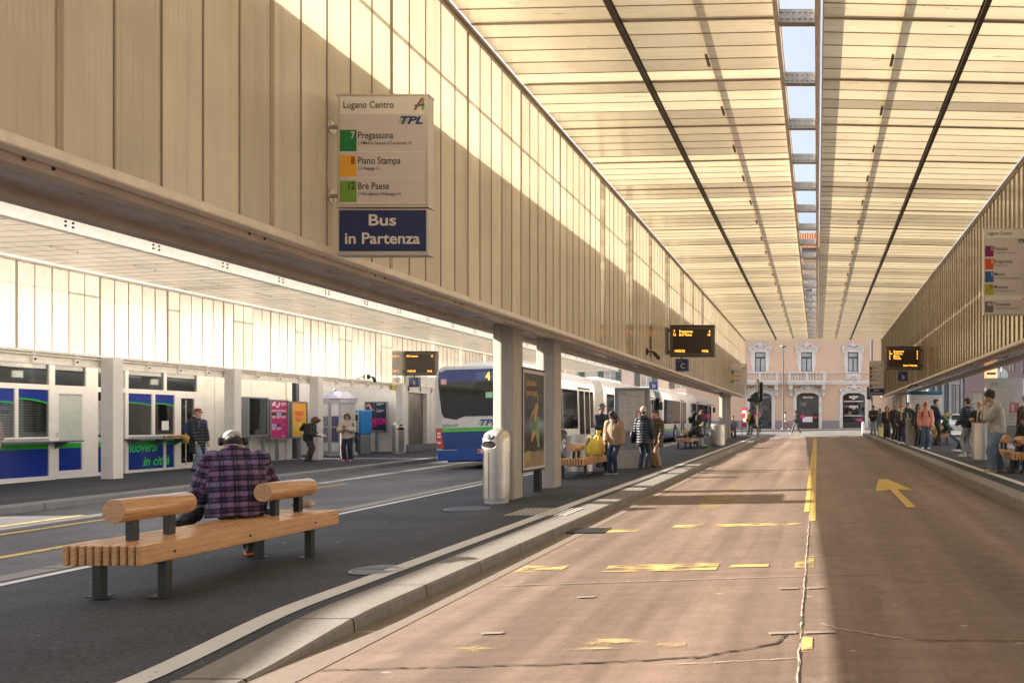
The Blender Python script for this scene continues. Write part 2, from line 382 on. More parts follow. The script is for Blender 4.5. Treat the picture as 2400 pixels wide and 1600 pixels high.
    def mesh(s, name):
        me = bpy.data.meshes.new(name); me.from_pydata(s.v, [], s.f)
        if any(s.m): me.polygons.foreach_set('material_index', s.m)
        me.update()
        bm = bmesh.new(); bm.from_mesh(me); bmesh.ops.recalc_face_normals(bm, faces=bm.faces); bm.to_mesh(me); bm.free()
        return me
    def build(s, name, mats, parent=None, smooth=False, ang=40):
        me = s.mesh(name)
        for m in (mats if isinstance(mats, (list, tuple)) else [mats]): me.materials.append(m)
        if smooth: shade(me, ang)
        return link(name, me, parent)

def shade(me, ang=40):
    me.polygons.foreach_set('use_smooth', [True] * len(me.polygons))
    if ang < 180: me.set_sharp_from_angle(angle=R(ang))
def link(name, me, parent=None):
    o = bpy.data.objects.new(name, me); col.objects.link(o)
    if parent: o.parent = parent
    return o
def tag(o, label=None, cat=None, group=None, kind=None):
    if label: o['label'] = label
    if cat: o['category'] = cat
    if group: o['group'] = group
    if kind: o['kind'] = kind
    return o
def thing(name, label, cat, loc=(0, 0, 0), rz=0, group=None):
    o = bpy.data.objects.new(name, None); col.objects.link(o); o.location = loc; o.rotation_euler = (0, 0, rz); o.empty_display_size = .2
    return tag(o, label, cat, group)
def copy_tree(o, parent=None):
    c = o.copy(); col.objects.link(c); c.parent = parent
    for ch in list(o.children): copy_tree(ch, c)
    return c
def struct(name, mb, mats, smooth=False): return tag(mb.build(name, mats, None, smooth), kind='structure')

# text: built-in font, turned into real mesh and laid on a plane given by origin, right and up vectors
_tx = {}
def text_mb(mb, s, o, right, up, size, m=0, sx=1.0, align='L', depth=.003, shear=0.0, bold=0.0, width=None):
    cu = bpy.data.curves.new('t', 'FONT'); cu.body = s; cu.size = 1; cu.extrude = 0; cu.shear = shear; cu.offset = bold; cu.resolution_u = 3
    ob = bpy.data.objects.new('t', cu); col.objects.link(ob)
    dg = bpy.context.evaluated_depsgraph_get(); me = bpy.data.meshes.new_from_object(ob.evaluated_get(dg))
    vs = [v.co.copy() for v in me.vertices]; fs = [tuple(p.vertices) for p in me.polygons]
    bpy.data.objects.remove(ob); bpy.data.curves.remove(cu); bpy.data.meshes.remove(me)
    if not vs: return
    x0, x1 = min(v.x for v in vs), max(v.x for v in vs)
    if width: sx = width / ((x1 - x0) * size)
    sh = {'L': x0, 'C': (x0 + x1) / 2, 'R': x1}[align]
    right = Vector(right).normalized(); up = Vector(up).normalized(); nrm = right.cross(up); o = Vector(o)
    mb.add([o + right * ((v.x - sh) * size * sx) + up * (v.y * size) + nrm * depth for v in vs], fs, m)
# ================================================================== THE SETTING
M_asph = asphalt('platform_asphalt', (.026, .027, .033), (.104, .106, .124), .9)
M_lane = asphalt('lane_asphalt', (.064, .065, .075), (.198, .198, .217), .3, rough=.62)
M_road = road_mat()
M_street = asphalt('street_asphalt', (.16, .155, .15), (.26, .25, .24), .3)
M_gnd = asphalt('town_ground', (.10, .10, .10), (.17, .165, .16), .2)
M_kerb = concrete_mat('granite_kerb', (.155, .142, .132), (.27, .25, .232))
M_kerbd = concrete_mat('dark_granite_kerb', (.16, .16, .165), (.25, .25, .255))
M_white = worn_paint('white_road_paint', (.66, .64, .61), .33, 16, .04)
M_yel = worn_paint('yellow_road_paint', (.62, .43, .12), .37, 9, .06)
M_yel2 = worn_paint('worn_yellow_road_paint', (.60, .45, .18), .46, 5, .07)
M_yel3 = worn_paint('very_worn_yellow_road_paint', (.58, .46, .23), .50, 4.2, .09, .85)
M_yel4 = worn_paint('ghost_yellow_road_paint', (.46, .34, .15), .44, 4.2, .12, .5)
M_crack = pm('crack_dark', (.03, .025, .022), .9); M_seal = pm('joint_mortar', (.42, .37, .33), .8)  # near-black tone for cracks and open gaps, pale mortar for sealed joints
M_iron = pm('cast_iron', (.09, .09, .09), .5, .6, bump=.3)

def interp(x, pts):
    if x <= pts[0][0]: return pts[0][1]
    for (a, p), (b, q) in zip(pts, pts[1:]):
        if x <= b: return p + (q - p) * (x - a) / (b - a)
    return pts[-1][1]
RP = [(-60, 1.75), (-13.5, 1.67), (-7.58, 1.60), (-3.32, 1.56), (3.0, 1.43), (8, 1.42), (60, 1.40)]
def h_road(X): return interp(X, RP)
def h_isl(X, Y):
    h = 1.45 + .05 * min(max((-4.2 - X) / 3.2, 0), 1)
    t = min(max((5.7 - Y) / 1.5, 0), 1); t = t * t * (3 - 2 * t)
    return h + t * .093 * min(max((X + 5.4) / 1.0, 0), 1)
def sheet(name, xs, ys, hf, mats, mat_of=None, lift=0):
    mb = MB(); nx = len(xs)
    mb.v = [(x, y, CZ - hf(x, y) + SL * min(y, 76) + lift) for y in ys for x in xs]
    for j in range(len(ys) - 1):
        for i in range(nx - 1):
            mb.f.append((j * nx + i, j * nx + i + 1, (j + 1) * nx + i + 1, (j + 1) * nx + i)); mb.m.append(mat_of(i, j) if mat_of else 0)
    return struct(name, mb, mats)
def rng(a, b, n): return [a + (b - a) * k / n for k in range(n + 1)]

sheet('ground', [-700, -60, -14, -3, 3, 60, 700], [-60, 0, 50, 76, 1600], lambda x, y: h_road(x) + .25, M_gnd)
sheet('main_bus_road', rng(-3.32, 3.0, 8), rng(-24, 50, 20), lambda x, y: h_road(x), M_road)
sheet('left_bus_lane', rng(-13.5, -7.58, 4), rng(-24, 50, 8), lambda x, y: h_road(x), M_lane)
sheet('right_street', rng(7.4, 60, 6), rng(-24, 50, 8), lambda x, y: h_road(x), M_street)
sheet('cross_street', [-60, -13.5, -7.58, -3.32, 0, 3, 8, 60], [50, 58, 66.5], lambda x, y: h_road(x), M_street)
sheet('far_pavement', [-60, -13.5, -7.58, -3.32, 0, 3, 8, 60], [66.6, 72, 76], lambda x, y: h_road(x) - .12, M_gnd)
mb = MB()
for a, b in zip([-60, -13.5, -7.58, -3.32, 0, 3, 8], [-13.5, -7.58, -3.32, 0, 3, 8, 60]):
    za, zb = gz(h_road(a), 66.5), gz(h_road(b), 66.5)
    mb.add([(a, 66.4, za - .1), (b, 66.4, zb - .1), (b, 66.4, zb + .12), (a, 66.4, za + .12), (a, 66.62, za - .1), (b, 66.62, zb - .1), (b, 66.62, zb + .125), (a, 66.62, za + .125)],
           [(0, 1, 2, 3), (3, 2, 6, 7)])
struct('far_kerb', mb, M_kerb)

# island platform, its kerbs and joints
ys = [-24, 0, 3.2, 3.6, 4.0, 4.2, 4.4, 4.6, 4.8, 5.0, 5.2, 5.4, 5.6, 5.8, 6.4, 8, 12, 20, 30, 40, 48.6]
sheet('island_platform', [-7.3, -6.2, -5.4, -5.0, -4.7, -4.4, -4.1, -3.72], ys, h_isl, M_asph)
def kerb_run(name, xin, xout, ys, hf, drop, mat, bev=.018, joint=1.45, y0=0):
    """kerb stones laid along the road: top strip, rounded arris, face; stone joints as thin gaps"""
    mb = MB(); ycuts = sorted(set([round(y, 3) for y in ys] + [round(y0 + k * joint, 3) for k in range(-20, 60) if ys[0] < y0 + k * joint < ys[-1]]))
    jt = set(round(y0 + k * joint, 3) for k in range(-20, 60))
    sg = 1 if xout > xin else -1
    for a, b in zip(ycuts, ycuts[1:]):
        a2 = a + (.006 if a in jt else 0); b2 = b - (.006 if b in jt else 0)
        sec = []
        for y in (a2, b2):
            z = CZ - hf(y) + SL * y; zi = z
            zr = CZ - drop(y) + SL * y - .03
            sec.append([(xin, y, zi), (xout - sg * bev, y, z), (xout, y, z - bev), (xout + sg * .01, y, zr)])
        vs = sec[0] + sec[1]; mb.add(vs, [(0, 1, 5, 4), (1, 2, 6, 5), (2, 3, 7, 6)])
    return struct(name, mb, mat)
yk = ys[:-1] + [49]
kerb_run('island_kerb', -3.72, -3.32, yk, lambda y: h_isl(-3.5, y), lambda y: h_road(-3.32), M_kerb, joint=1.0, y0=5.35)
kerb_run('island_rear_kerb', -7.3, -7.58, [-24, 48], lambda y: 1.495, lambda y: 1.60, M_kerb)
kerb_run('left_platform_kerb', -13.85, -13.5, [-24, 50], lambda y: 1.545, lambda y: 1.67, M_kerbd)
kerb_run('right_platform_kerb', 3.32, 3.0, [-24, 49.5], lambda y: 1.26, lambda y: 1.43, M_kerb, joint=1.3)
sheet('right_platform', [3.32, 5, 7.1], rng(-24, 49.5, 10), lambda x, y: 1.262, M_asph)
kerb_run('right_platform_rear_kerb', 7.1, 7.4, [-24, 49.5], lambda y: 1.26, lambda y: 1.42, M_kerb)
sheet('left_platform', [-24, -18, -13.85], rng(-24, 50, 10), lambda x, y: 1.55, M_asph)
mb = MB()   # ends of the platforms facing the cross street
for x0, x1, h in ((-7.58, -3.32, 1.452), (3.0, 7.4, 1.262), (-24, -13.5, 1.552)):
    yy = 48.6 if h == 1.452 else 49.5 if h == 1.262 else 50
    mb.box(x0, x1, yy, yy + .35, gz(1.75, yy), gz(h, yy))
struct('platform_end_kerb', mb, M_kerb)
# gutter strip along the island kerb
sheet('gutter', [-3.31, -3.02], [-24, 49], lambda x, y: h_road(x), concrete_mat('gutter_concrete', (.15, .12, .10), (.23, .19, .16)), lift=.004)

# painted markings, sheets 4 mm above the surface
def mark(name, rects, hf, mat, lift=.006, ny=1):
    mb = MB()
    for x0, x1, y0, y1 in rects:
        yy = rng(y0, y1, max(1, ny if y1 - y0 > 2 else 1))
        for a, b in zip(yy, yy[1:]):
            mb.add([(x, y, CZ - hf(x, y) + SL * y + lift) for x, y in ((x0, a), (x1, a), (x1, b), (x0, b))], [(0, 1, 2, 3)])
    return struct(name, mb, mat)
seg = ys[1:]
mb = MB()
for a, b in zip(seg, seg[1:]):
    if b <= 10.55 or a >= 11.5 or True:
        mb.add([(x, y, CZ - h_isl(x, y) + SL * y + .006) for x, y in ((-4.02, a), (-3.84, a), (-3.84, b), (-4.02, b))], [(0, 1, 2, 3)])
struct('island_edge_line', mb, M_white)
mark('island_rear_line', [(-7.2, -7.08, -10, 48)], h_isl, M_white, ny=10)
mark('right_platform_edge_line', [(3.62, 3.78, -5, 49)], lambda x, y: 1.262, M_white)
mark('tactile_strip', [(-4.46 + k * .07, -4.425 + k * .07, 10.62, 11.45) for k in range(13)], h_isl, M_white, lift=.012)
mark('centre_line', [(-.2, -.115, 11.4, 46), (-.105, -.02, 10.4, 46)], lambda x, y: h_road(x), M_yel, ny=10)
mark('centre_line_patch', [(-.22, -.03, 7.25, 7.85), (-.10, -.03, 4.68, 5.0)], lambda x, y: h_road(x), M_yel2)
mark('yellow_stop_bar', [(-2.78, -2.36, 9.75, 9.98), (-1.95, -.22, 10.05, 10.28)], lambda x, y: h_road(x), M_yel2)
mark('yellow_cross_bar', [(-2.98, -2.52, 7.3, 7.62), (-2.1, -.98, 7.24, 7.56), (-.86, -.48, 7.34, 7.46)], lambda x, y: h_road(x), M_yel2)
mark('faded_cross_bar', [(-2.95, -2.05, 4.8, 5.02), (-1.68, -1.12, 4.82, 5.04), (-1.05, -.86, 4.84, 4.92)], lambda x, y: h_road(x), M_yel3)
mark('far_crossing_marks', [(-3.0 + k * 1.25, -2.3 + k * 1.25, 46.6, 48.6) for k in range(5)], lambda x, y: h_road(x), M_yel2)
mark('lane_yellow_line', [(-11.16, -11.02, 5, 13.2), (-11.14, -11.04, 14.6, 17.6), (-12.05, -11.93, 6, 12.2), (-9.28, -9.12, 7.6, 9.6)], lambda x, y: h_road(x), M_yel, ny=4)
def arrow(name, X, y0, y1, sgn, mat, wdt=.15, hd=.5):
    mb = MB(); L = y1 - y0; pts = [(-wdt / 2, 0), (wdt / 2, 0), (wdt / 2, L * .55), (hd, L * .50), (hd * .98, L * .58), (.10, L), (-.10, L), (-hd * .98, L * .58), (-hd, L * .50), (-wdt / 2, L * .55)]
    P = []
    for x, y in pts:
        yy = y0 + y if sgn > 0 else y1 - y; xx = X + x
        P.append((xx, yy, gz(h_road(xx), yy) + .006))
    mb.add(P, [(0, 1, 2, 9), (2, 3, 4), (9, 7, 8), (2, 4, 5, 6, 7, 9)]); return struct(name, mb, mat)
arrow('lane_arrow', 1.48, 11.7, 16.7, 1, M_yel, .14, .34)
arrow('faded_lane_arrow', -1.78, 11.8, 17.0, -1, M_yel4, .16, .38)
# slab joints and cracks in the concrete
def crackline(mb, pts, wd, m):
    for k, ((x0, y0), (x1, y1)) in enumerate(zip(pts, pts[1:])):
        d = Vector((x1 - x0, y1 - y0)); n = Vector((-d.y, d.x)).normalized() * wd * .5 * random.uniform(.5, 1.4)
        P = [(x0 + n.x, y0 + n.y), (x1 + n.x, y1 + n.y), (x1 - n.x, y1 - n.y), (x0 - n.x, y0 - n.y)]
        mb.add([(x, y, gz(h_road(x), y) + .0065 + .0002 * (k % 3)) for x, y in P], [(0, 1, 2, 3)], m)
def wob(a, b, n, j):
    out = []
    for k in range(n + 1):
        t = k / n; out.append((a[0] + (b[0] - a[0]) * t + random.uniform(-j, j), a[1] + (b[1] - a[1]) * t + random.uniform(-j, j)))
    return out
mb = MB()
crackline(mb, wob((-.112, 2.5), (-.112, 11.2), 110, .006), .012, 1); crackline(mb, wob((-.108, 2.5), (-.105, 11.2), 130, .005), .007, 0)
crackline(mb, wob((-3.0, 6.72), (3.0, 7.05), 60, .004), .009, 1); crackline(mb, wob((-3.0, 6.70), (3.0, 7.03), 60, .006), .006, 0)
crackline(mb, wob((-3.0, 4.52), (-1.5, 4.54), 26, .012), .012, 0); crackline(mb, wob((-1.5, 4.54), (-.75, 4.62), 14, .012), .016, 0)
crackline(mb, wob((-.75, 4.62), (-.26, 4.86), 10, .02), .02, 0); crackline(mb, wob((-.26, 4.86), (-.2, 5.08), 5, .008), .018, 0)
crackline(mb, wob((.02, 5.3), (.22, 5.12), 7, .02), .012, 1); crackline(mb, wob((.22, 5.12), (.62, 4.88), 10, .02), .013, 1); crackline(mb, wob((.62, 4.88), (2.6, 4.70), 34, .012), .012, 0)
crackline(mb, wob((-.9, 4.5), (-.12, 4.56), 14, .01), .009, 1); crackline(mb, wob((-.25, 9.9), (2.9, 10.1), 40, .006), .008, 1)
for x0, x1, y in ((-.33, -.14, 5.06), (-.09, .13, 5.06), (-.33, -.16, 6.36), (-.09, .06, 6.36), (-2.0, -1.85, 6.2), (-2.35, -2.2, 5.2)):
    mb.add([(x, yy, gz(h_road(x), yy) + .0092) for x, yy in ((x0, y), (x1, y + .01), (x1, y + .055), (x0, y + .05))], [(0, 1, 2, 3)], 2)
struct('road_cracks', mb, [M_crack, M_seal, pm('dull_steel_plate', (.27, .235, .21), .6)])
# gully grating and manhole covers (things set into the ground)
def manhole(X, Y, h, r, label):
    mb = MB(); z = gz(h, Y); n = 32
    for (ra, rb, dz, m) in ((0, r * .28, .010, 0), (r * .28, r * .33, .006, 1), (r * .33, r * .9, .008, 0), (r * .9, r, .011, 1)):
        P = []
        for k in range(n):
            c, s_ = math.cos(2 * math.pi * k / n), math.sin(2 * math.pi * k / n); P += [(ra * c, ra * s_, dz), (rb * c, rb * s_, dz)]
        mb.add(P, [(2 * k, 2 * k + 1, (2 * k + 3) % (2 * n), (2 * k + 2) % (2 * n)) for k in range(n)], m)
    for k in range(-6, 7):
        if abs(k) > 1: mb.box(-math.sqrt(max(r * r * .72 - (k * r * .13) ** 2, 0)), math.sqrt(max(r * r * .72 - (k * r * .13) ** 2, 0)), k * r * .13 - .008, k * r * .13 + .008, .008, .012, 1)
    o = mb.build('manhole_cover', [M_iron, pm('worn_iron', (.22, .22, .23), .35, .7)]); o.location = (X, Y, z - .004); return tag(o, label, 'manhole', 'manhole covers in the island')
manhole(-4.10, 6.95, h_isl(-4.1, 6.95), .225, 'round ribbed manhole cover touching the white edge line beside the front bench')
manhole(-5.42, 11.55, h_isl(-5.4, 11.5), .33, 'flat round manhole cover in the asphalt just in front of the steel bin')
mb = MB(); mb.box(-.24, .24, -.2, .2, -.02, .004, 1)
for k in range(9): mb.box(-.22 + k * .052, -.192 + k * .052, -.18, .18, .004, .016, 0)
mb.box(-.24, -.222, -.2, .2, .0, .018, 0); mb.box(.222, .24, -.2, .2, .0, .018, 0); mb.box(-.24, .24, -.2, -.182, .0, .018, 0); mb.box(-.24, .24, .182, .2, .0, .018, 0)
o = mb.build('gully_grating', [M_iron, M_crack]); o.location = (-3.02, 9.9, gz(1.556, 9.9) + .004); tag(o, 'iron gully grating in the gutter beside the island kerb', 'drain')

# ================================================================== MAIN CANOPY
M_wall = panel_mat('milky_wall_glass', (.95, .88, .76), (.90, .79, .58), rough=.12, gl=.9, thru=.24)
M_ceil = panel_mat('milky_roof_glass', (.90, .82, .66), (.90, .755, .49), debris=True, rough=.16, thru=.39, gl=.55)
M_seam = pm('panel_seam', (.34, .28, .21), .6); M_rib = pm('panel_rib', (.46, .39, .30), .5)
M_fasc = pm('pale_fascia', (.86, .79, .70), .4, bump=.05); M_beam = pm('brown_channel', (.56, .47, .385), .42, var=.2, vs=3)
M_soff = pm('grey_soffit_sheet', (.56, .56, .62), .2, .25, var=.15, vs=2, bump=.05, bs=2); M_dark = pm('dark_rail', (.075, .06, .05), .5)
M_conc = concrete_mat('column_concrete', (.36, .33, .29), (.52, .48, .43)); M_steel = steel_mat()
M_hole = pm('hole', (.02, .018, .016), .8)
P0, PW = 4.43 * 1.074, .371                                        # first panel seam, panel width
Y0, Y1 = P0 - 75 * PW, P0 + 122 * PW
XL, XR = -4.83, 4.30
ZB, ZT = CZ + 1.71, CZ + 5.47; ZK = ZT + .11                        # wall foot, wall head, ceiling at the skylight
SKL, SKR = -.53, .03
canopy = thing('bus_canopy', 'long open bus station canopy of milky glass on concrete columns', 'canopy', (0, 0, 0))
def wall_panel(x, sg, z0, z1, ya, yb, name, parent, mat):
    mb = MB(); n = int(round((yb - ya) / PW))
    for k in range(n):
        y = ya + k * PW
        mb.quad((x, y + .008, z0), (x, y + PW - .008, z0), (x, y + PW - .008, z1), (x, y + .008, z1), 0)
        thick = (k % 5 == 0); wd = .022 if thick else .0055
        mb.box(x - .03, x + .008, y - wd, y + wd, z0, z1, 2 if thick else 1)
        if k % 5 == 2 and False: pass
    mb.box(x - sg * .16, x - sg * .13, ya, yb, z0 + (z1 - z0) * .745, z0 + (z1 - z0) * .745 + .035, 2)     # rail behind the glass
    return mb.build(name, [mat, M_seam, M_rib], parent)
wall_panel(XL, 1, ZB, ZT, Y0, Y1, 'side_wall', canopy, M_wall)
wall_panel(XR, -1, ZB, ZT, Y0, Y1, 'side_wall', canopy, M_wall)
def ceil_panel(xa, za, xb, zb, ya, yb, name, parent, mat, rails, wide=.022):
    mb = MB(); n = int(round((yb - ya) / PW))
    zz = lambda x: za + (zb - za) * (x - xa) / (xb - xa)
    for k in range(n):
        y = ya + k * PW
        mb.quad((xa, y + .006, za), (xb, y + .006, zb), (xb, y + PW - .006, zb), (xa, y + PW - .006, za), 0)
        wd = wide if k % 5 == 0 else .006
        mb.add([(xa, y - wd, za - .006), (xb, y - wd, zb - .006), (xb, y + wd, zb - .006), (xa, y + wd, za - .006), (xa, y - wd, za + .03), (xb, y - wd, zb + .03), (xb, y + wd, zb + .03), (xa, y + wd, za + .03)],
               [(0, 1, 2, 3), (4, 5, 6, 7), (0, 1, 5, 4), (2, 3, 7, 6)], 2 if k % 5 == 0 else 1)
        if k % 5 == 0:   # rafter above the glass
            mb.add([(xa, y - .05, za + .035), (xb, y - .05, zb + .035), (xb, y + .05, zb + .035), (xa, y + .05, za + .035), (xa, y - .05, za + .16), (xb, y - .05, zb + .16), (xb, y + .05, zb + .16), (xa, y + .05, za + .16)],
                   [(0, 1, 2, 3), (4, 5, 6, 7), (0, 1, 5, 4), (2, 3, 7, 6)], 2)
    for x in rails: mb.box(x - .028, x + .028, ya, yb, zz(x) + .032, zz(x) + .07, 2)      # purlins, seen as soft bands through the glass
    return mb.build(name, [mat, M_seam, M_rib], parent), zz
c1, zl = ceil_panel(XL + .05, ZT + .02, SKL - .06, ZK, Y0, Y1, 'ceiling', canopy, M_ceil, (-1.68,))
c2, zr = ceil_panel(SKR + .06, ZK, XR - .05, ZT + .02, Y0, Y1, 'ceiling', canopy, M_ceil, (1.15,))
for x, zf in ((-2.75, zl), (2.24, zr)):
    mb = MB(); z = zf(x); mb.box(x - .035, x + .035, Y0, Y1, z - .07, z - .012); mb.box(x - .055, x + .055, Y0, Y1, z - .012, z - .002); mb.build('ceiling_rail', M_dark, canopy)
cl = MB(); cl.box(-.02, .02, 0, PW * .95, -.03, -.004); cl0 = None
for x, zf in ((-1.68, zl), (1.15, zr)):
    for k in range(75, 190, 5):
        if cl0 is None: cl0 = o = cl.build('ceiling_clip', pm('bracket_brown', (.20, .16, .12), .5), canopy)
        else: o = cl0.copy(); col.objects.link(o); o.parent = canopy
        o.location = (x, Y0 + (k + 2.6) * PW, zf(x))
for x in (XL, XR):
    mb = MB(); sg = 1 if x < 0 else -1
    mb.box(x - sg * .03, x + sg * .055, Y0, Y1, ZT - .055, ZT + .0, bev=.012); mb.box(x, x + sg * .03, Y0, Y1, ZT - .10, ZT - .058); mb.build('eaves_gutter', M_rib, canopy)
# skylight frame and riveted tie plates
for x, sg in ((SKL, 1), (SKR, -1)):
    mb = MB(); mb.box(x - .06, x, Y0, Y1, ZK - .03, ZK + .10); mb.box(x - sg * .055 - .01, x - sg * .055 + .01, Y0, Y1, ZK - .045, ZK - .031); mb.box(x - .02, x + .02, Y0, Y1, ZK + .10, ZK + .16) ; mb.build('skylight_frame', M_fasc, canopy)
pl = MB(); pl.box(0, SKR - SKL - .06, -.012, .012, -.085, .085)
for i in range(6):
    for j in (-1, 1):
        bx = .045 + i * (SKR - SKL - .15) / 5; pl.cyl((bx, -.012, j * .045), (bx, -.034, j * .045), .019, 6)
pl.box(0, SKR - SKL - .06, -.012, .10, -.1, -.086)
M_zinc = pm('galvanised_plate', (.36, .34, .31), .42, .6, var=.25)
plate0 = None; nplate = 0
for k in range(0, 197, 5):
    y = Y0 + k * PW
    if plate0 is None: plate0 = o = pl.build('tie_plate', M_zinc, canopy)
    else: o = plate0.copy(); col.objects.link(o); o.parent = canopy
    o.location = (SKL + .0, y, ZK + .03)
# edge beams, soffits and hidden box girders over the platforms
dl = MB(); dl.tube([(0, 0, .004), (0, 0, -.012)], [.125, .115], 20); dl.tube([(0, 0, -.012), (0, 0, -.014)], [.085, .085], 18, 1); dl0 = None
M_gir = pm('girder_paint', (.78, .75, .70), .6)
for sg in (-1, 1):
    f = (lambda a: a) if sg < 0 else (lambda a: -a)
    xw = XL if sg < 0 else XR
    b = lambda d: xw + sg * d                   # distance outward from the wall plane
    mb = MB(); mb.box(b(-.02), b(.10), Y0, Y1, ZB - .062, ZB + .0, 0); mb.box(b(-.03), b(-.02), Y0, Y1, ZB - .055, ZB + .012, 0); mb.build('fascia_strip', M_fasc, canopy)
    mb = MB(); mb.box(b(.13), b(.29), Y0, Y1, ZB - .115, ZB + .05)
    for k in range(0, 197, 5):
        for dy in (-.09, .09): mb.cyl((b(.131), Y0 + k * PW + dy, ZB - .07), (b(.126), Y0 + k * PW + dy, ZB - .07), .013, 8, 1)
    mb.build('edge_channel', [M_beam, M_hole], canopy)
    mb = MB(); mb.box(b(.92), b(1.08), Y0, Y1, ZB - .115, ZB + .25); mb.build('edge_channel', M_beam, canopy)
    mb = MB(); mb.box(b(.29), b(.92), Y0, Y1, ZB - .03, ZB - .01)
    mb.build('soffit', M_soff, canopy)
    mb = MB(); mb.box(b(.16), b(1.05), Y0, Y1, ZB + .26, CZ + 3.83); mb.build('box_girder', M_gir, canopy)
    for k in list(range(0, 12)) + list(range(12, 44, 4)):
        if dl0 is None: dl0 = o = dl.build('downlight', [pm('lamp_ring', (.52, .46, .38), .4), pm('lamp_glass', (.46, .40, .32), .3)], canopy, True)
        else: o = dl0.copy(); col.objects.link(o); o.parent = canopy
        o.location = (b(.60), 4.7 + k * .93, ZB - .03)
cm = MB(); cm.prism([(-.20, .10), (-.20, -.09), (-.185, -.11), (-.03, -.20), (-.01, -.205), (.18, -.205), (.20, -.185), (.20, .185), (.18, .205), (-.01, .205), (-.185, .115)], 'z', -.05, 3.3)
cm0 = None
for X in (-5.42, 4.88):
    for Y in (13.05, 15.05, 43.0, 45.0, -15, -13):
        h = 1.475 if X < 0 else 1.262
        if cm0 is None: cm0 = o = cm.build('column', M_conc, canopy)
        else: o = cm0.copy(); col.objects.link(o); o.parent = canopy
        z = gz(h, Y); o.location = (X, Y, z); o.scale = (1, 1, (ZB - .03 - z) / 3.3)

# ================================================================== LEFT (SIDE) CANOPY
M_wall2 = panel_mat('white_wall_glass', (.84, .80, .73), (.66, .58, .47), rough=.2, thru=.26)
M_ceil2 = panel_mat('white_roof_glass', (.86, .82, .75), (.74, .66, .54), debris=False, rough=.3, thru=.30)
M_cream = pm('cream_steel', (.88, .83, .75), .38, bump=.04, bs=20); M_wsteel = pm('off_white_steel', (.74, .71, .66), .42, var=.10, vs=3, bump=.06, bs=30)
side = thing('side_canopy', 'lower white canopy over the left platform with glowing glass wall', 'canopy')
XW, ZW0, ZW1, XB, ZBm = -17.1, CZ + 1.57, CZ + 3.50, -14.15, CZ + 3.62
ya, yb = -2.6, -2.6 + 150 * PW
wall_panel(XW, 1, ZW0, ZW1, ya, yb, 'side_wall', side, M_wall2)
mb = MB(); n = 150; zs_ = lambda x: ZW1 + (ZBm - ZW1) * (x - XW) / (XB - XW) + .02
def strip(mb, xa, xb, y0, y1, dz0, dz1, m): mb.add([(x, y, zs_(x) + d) for d in (dz0, dz1) for x, y in ((xa, y0), (xb, y0), (xb, y1), (xa, y1))], [(0, 1, 2, 3), (4, 5, 6, 7), (0, 1, 5, 4), (2, 3, 7, 6)], m)
for k in range(n):
    y = ya + k * PW
    mb.add([(x, yy, zs_(x)) for x, yy in ((XW + .03, y + .005), (XB, y + .005), (XB, y + PW - .005), (XW + .03, y + PW - .005))], [(0, 1, 2, 3)], 0)
    strip(mb, XW + .03, XB, y - .005, y + .005, -.003, .01, 1)
    if k % 5 == 3: strip(mb, -15.62, -15.60, y, y + PW * 1.5, -.03, .0, 1)
for x in (-16.6, -16.1, -15.6, -15.1, -14.6): strip(mb, x - .005, x + .005, ya, ya + n * PW, -.002, .012, 3)
mb.build('ceiling', [M_ceil2, M_seam, M_rib, pm('pale_seam', (.55, .48, .38), .6)], side)
mb = MB(); mb.box(XW - .02, XW + .07, ya, yb, ZW1 - .06, ZW1 - .0, bev=.012); mb.build('eaves_gutter', M_cream, side)
mb = MB(); mb.box(XB - .06, XB + .12, ya, yb, ZBm - .06, ZBm - .035); mb.box(XB + .0, XB + .03, ya, yb, ZBm - .036, ZBm + .235); mb.box(XB - .06, XB + .14, ya, yb, ZBm + .235, ZBm + .26)
for k in range(0, 150, 5):
    for dy in (-.07, .07):
        for dz in (.06, .14): mb.cyl((XB + .03, ya + k * PW + dy, ZBm + dz), (XB + .042, ya + k * PW + dy, ZBm + dz), .022, 8, 1)
mb.build('edge_beam', [M_cream, M_hole], side)
mb = MB(); mb.box(XW - .12, XW + .10, ya, yb, ZW0 - .05, ZW0 + .0); mb.box(XW - .1, XW - .02, ya, yb, ZW0 - .27, ZW0 - .052); mb.box(XW - .04, XW + .03, ya, yb, ZW0 - .30, ZW0 - .272)
mb.tube([(XW + .06, ya, ZW0 - .1), (XW + .06, yb, ZW0 - .1)], .02, 8)
for k in range(60):
    y = 6 + k * .93; mb.box(XW - .02, XW + .05, y, y + .10, ZW0 - .29, ZW0 - .054); mb.cyl((XW + .05, y + .05, ZW0 - .2), (XW + .062, y + .05, ZW0 - .2), .022, 8, 1)
mb.build('rail_beam', [M_cream, M_hole], side)
sq = MB(); sq.box(-.155, .155, -.13, .13, 0, 2.98, bev=.012)
sq.box(-.157, .157, -.132, .132, 1.80, 1.806)
sq0 = None
for Y in (14.3, 17.9, 21.6, 25.2, 30.3, 35, 40, 45):
    if sq0 is None: sq0 = o = sq.build('column', M_wsteel, side)
    else: o = sq0.copy(); col.objects.link(o); o.parent = side
    z = gz(1.55, Y); o.location = (-16.9, Y, z); o.scale = (1, 1, (ZW0 - .05 - z) / 2.98)
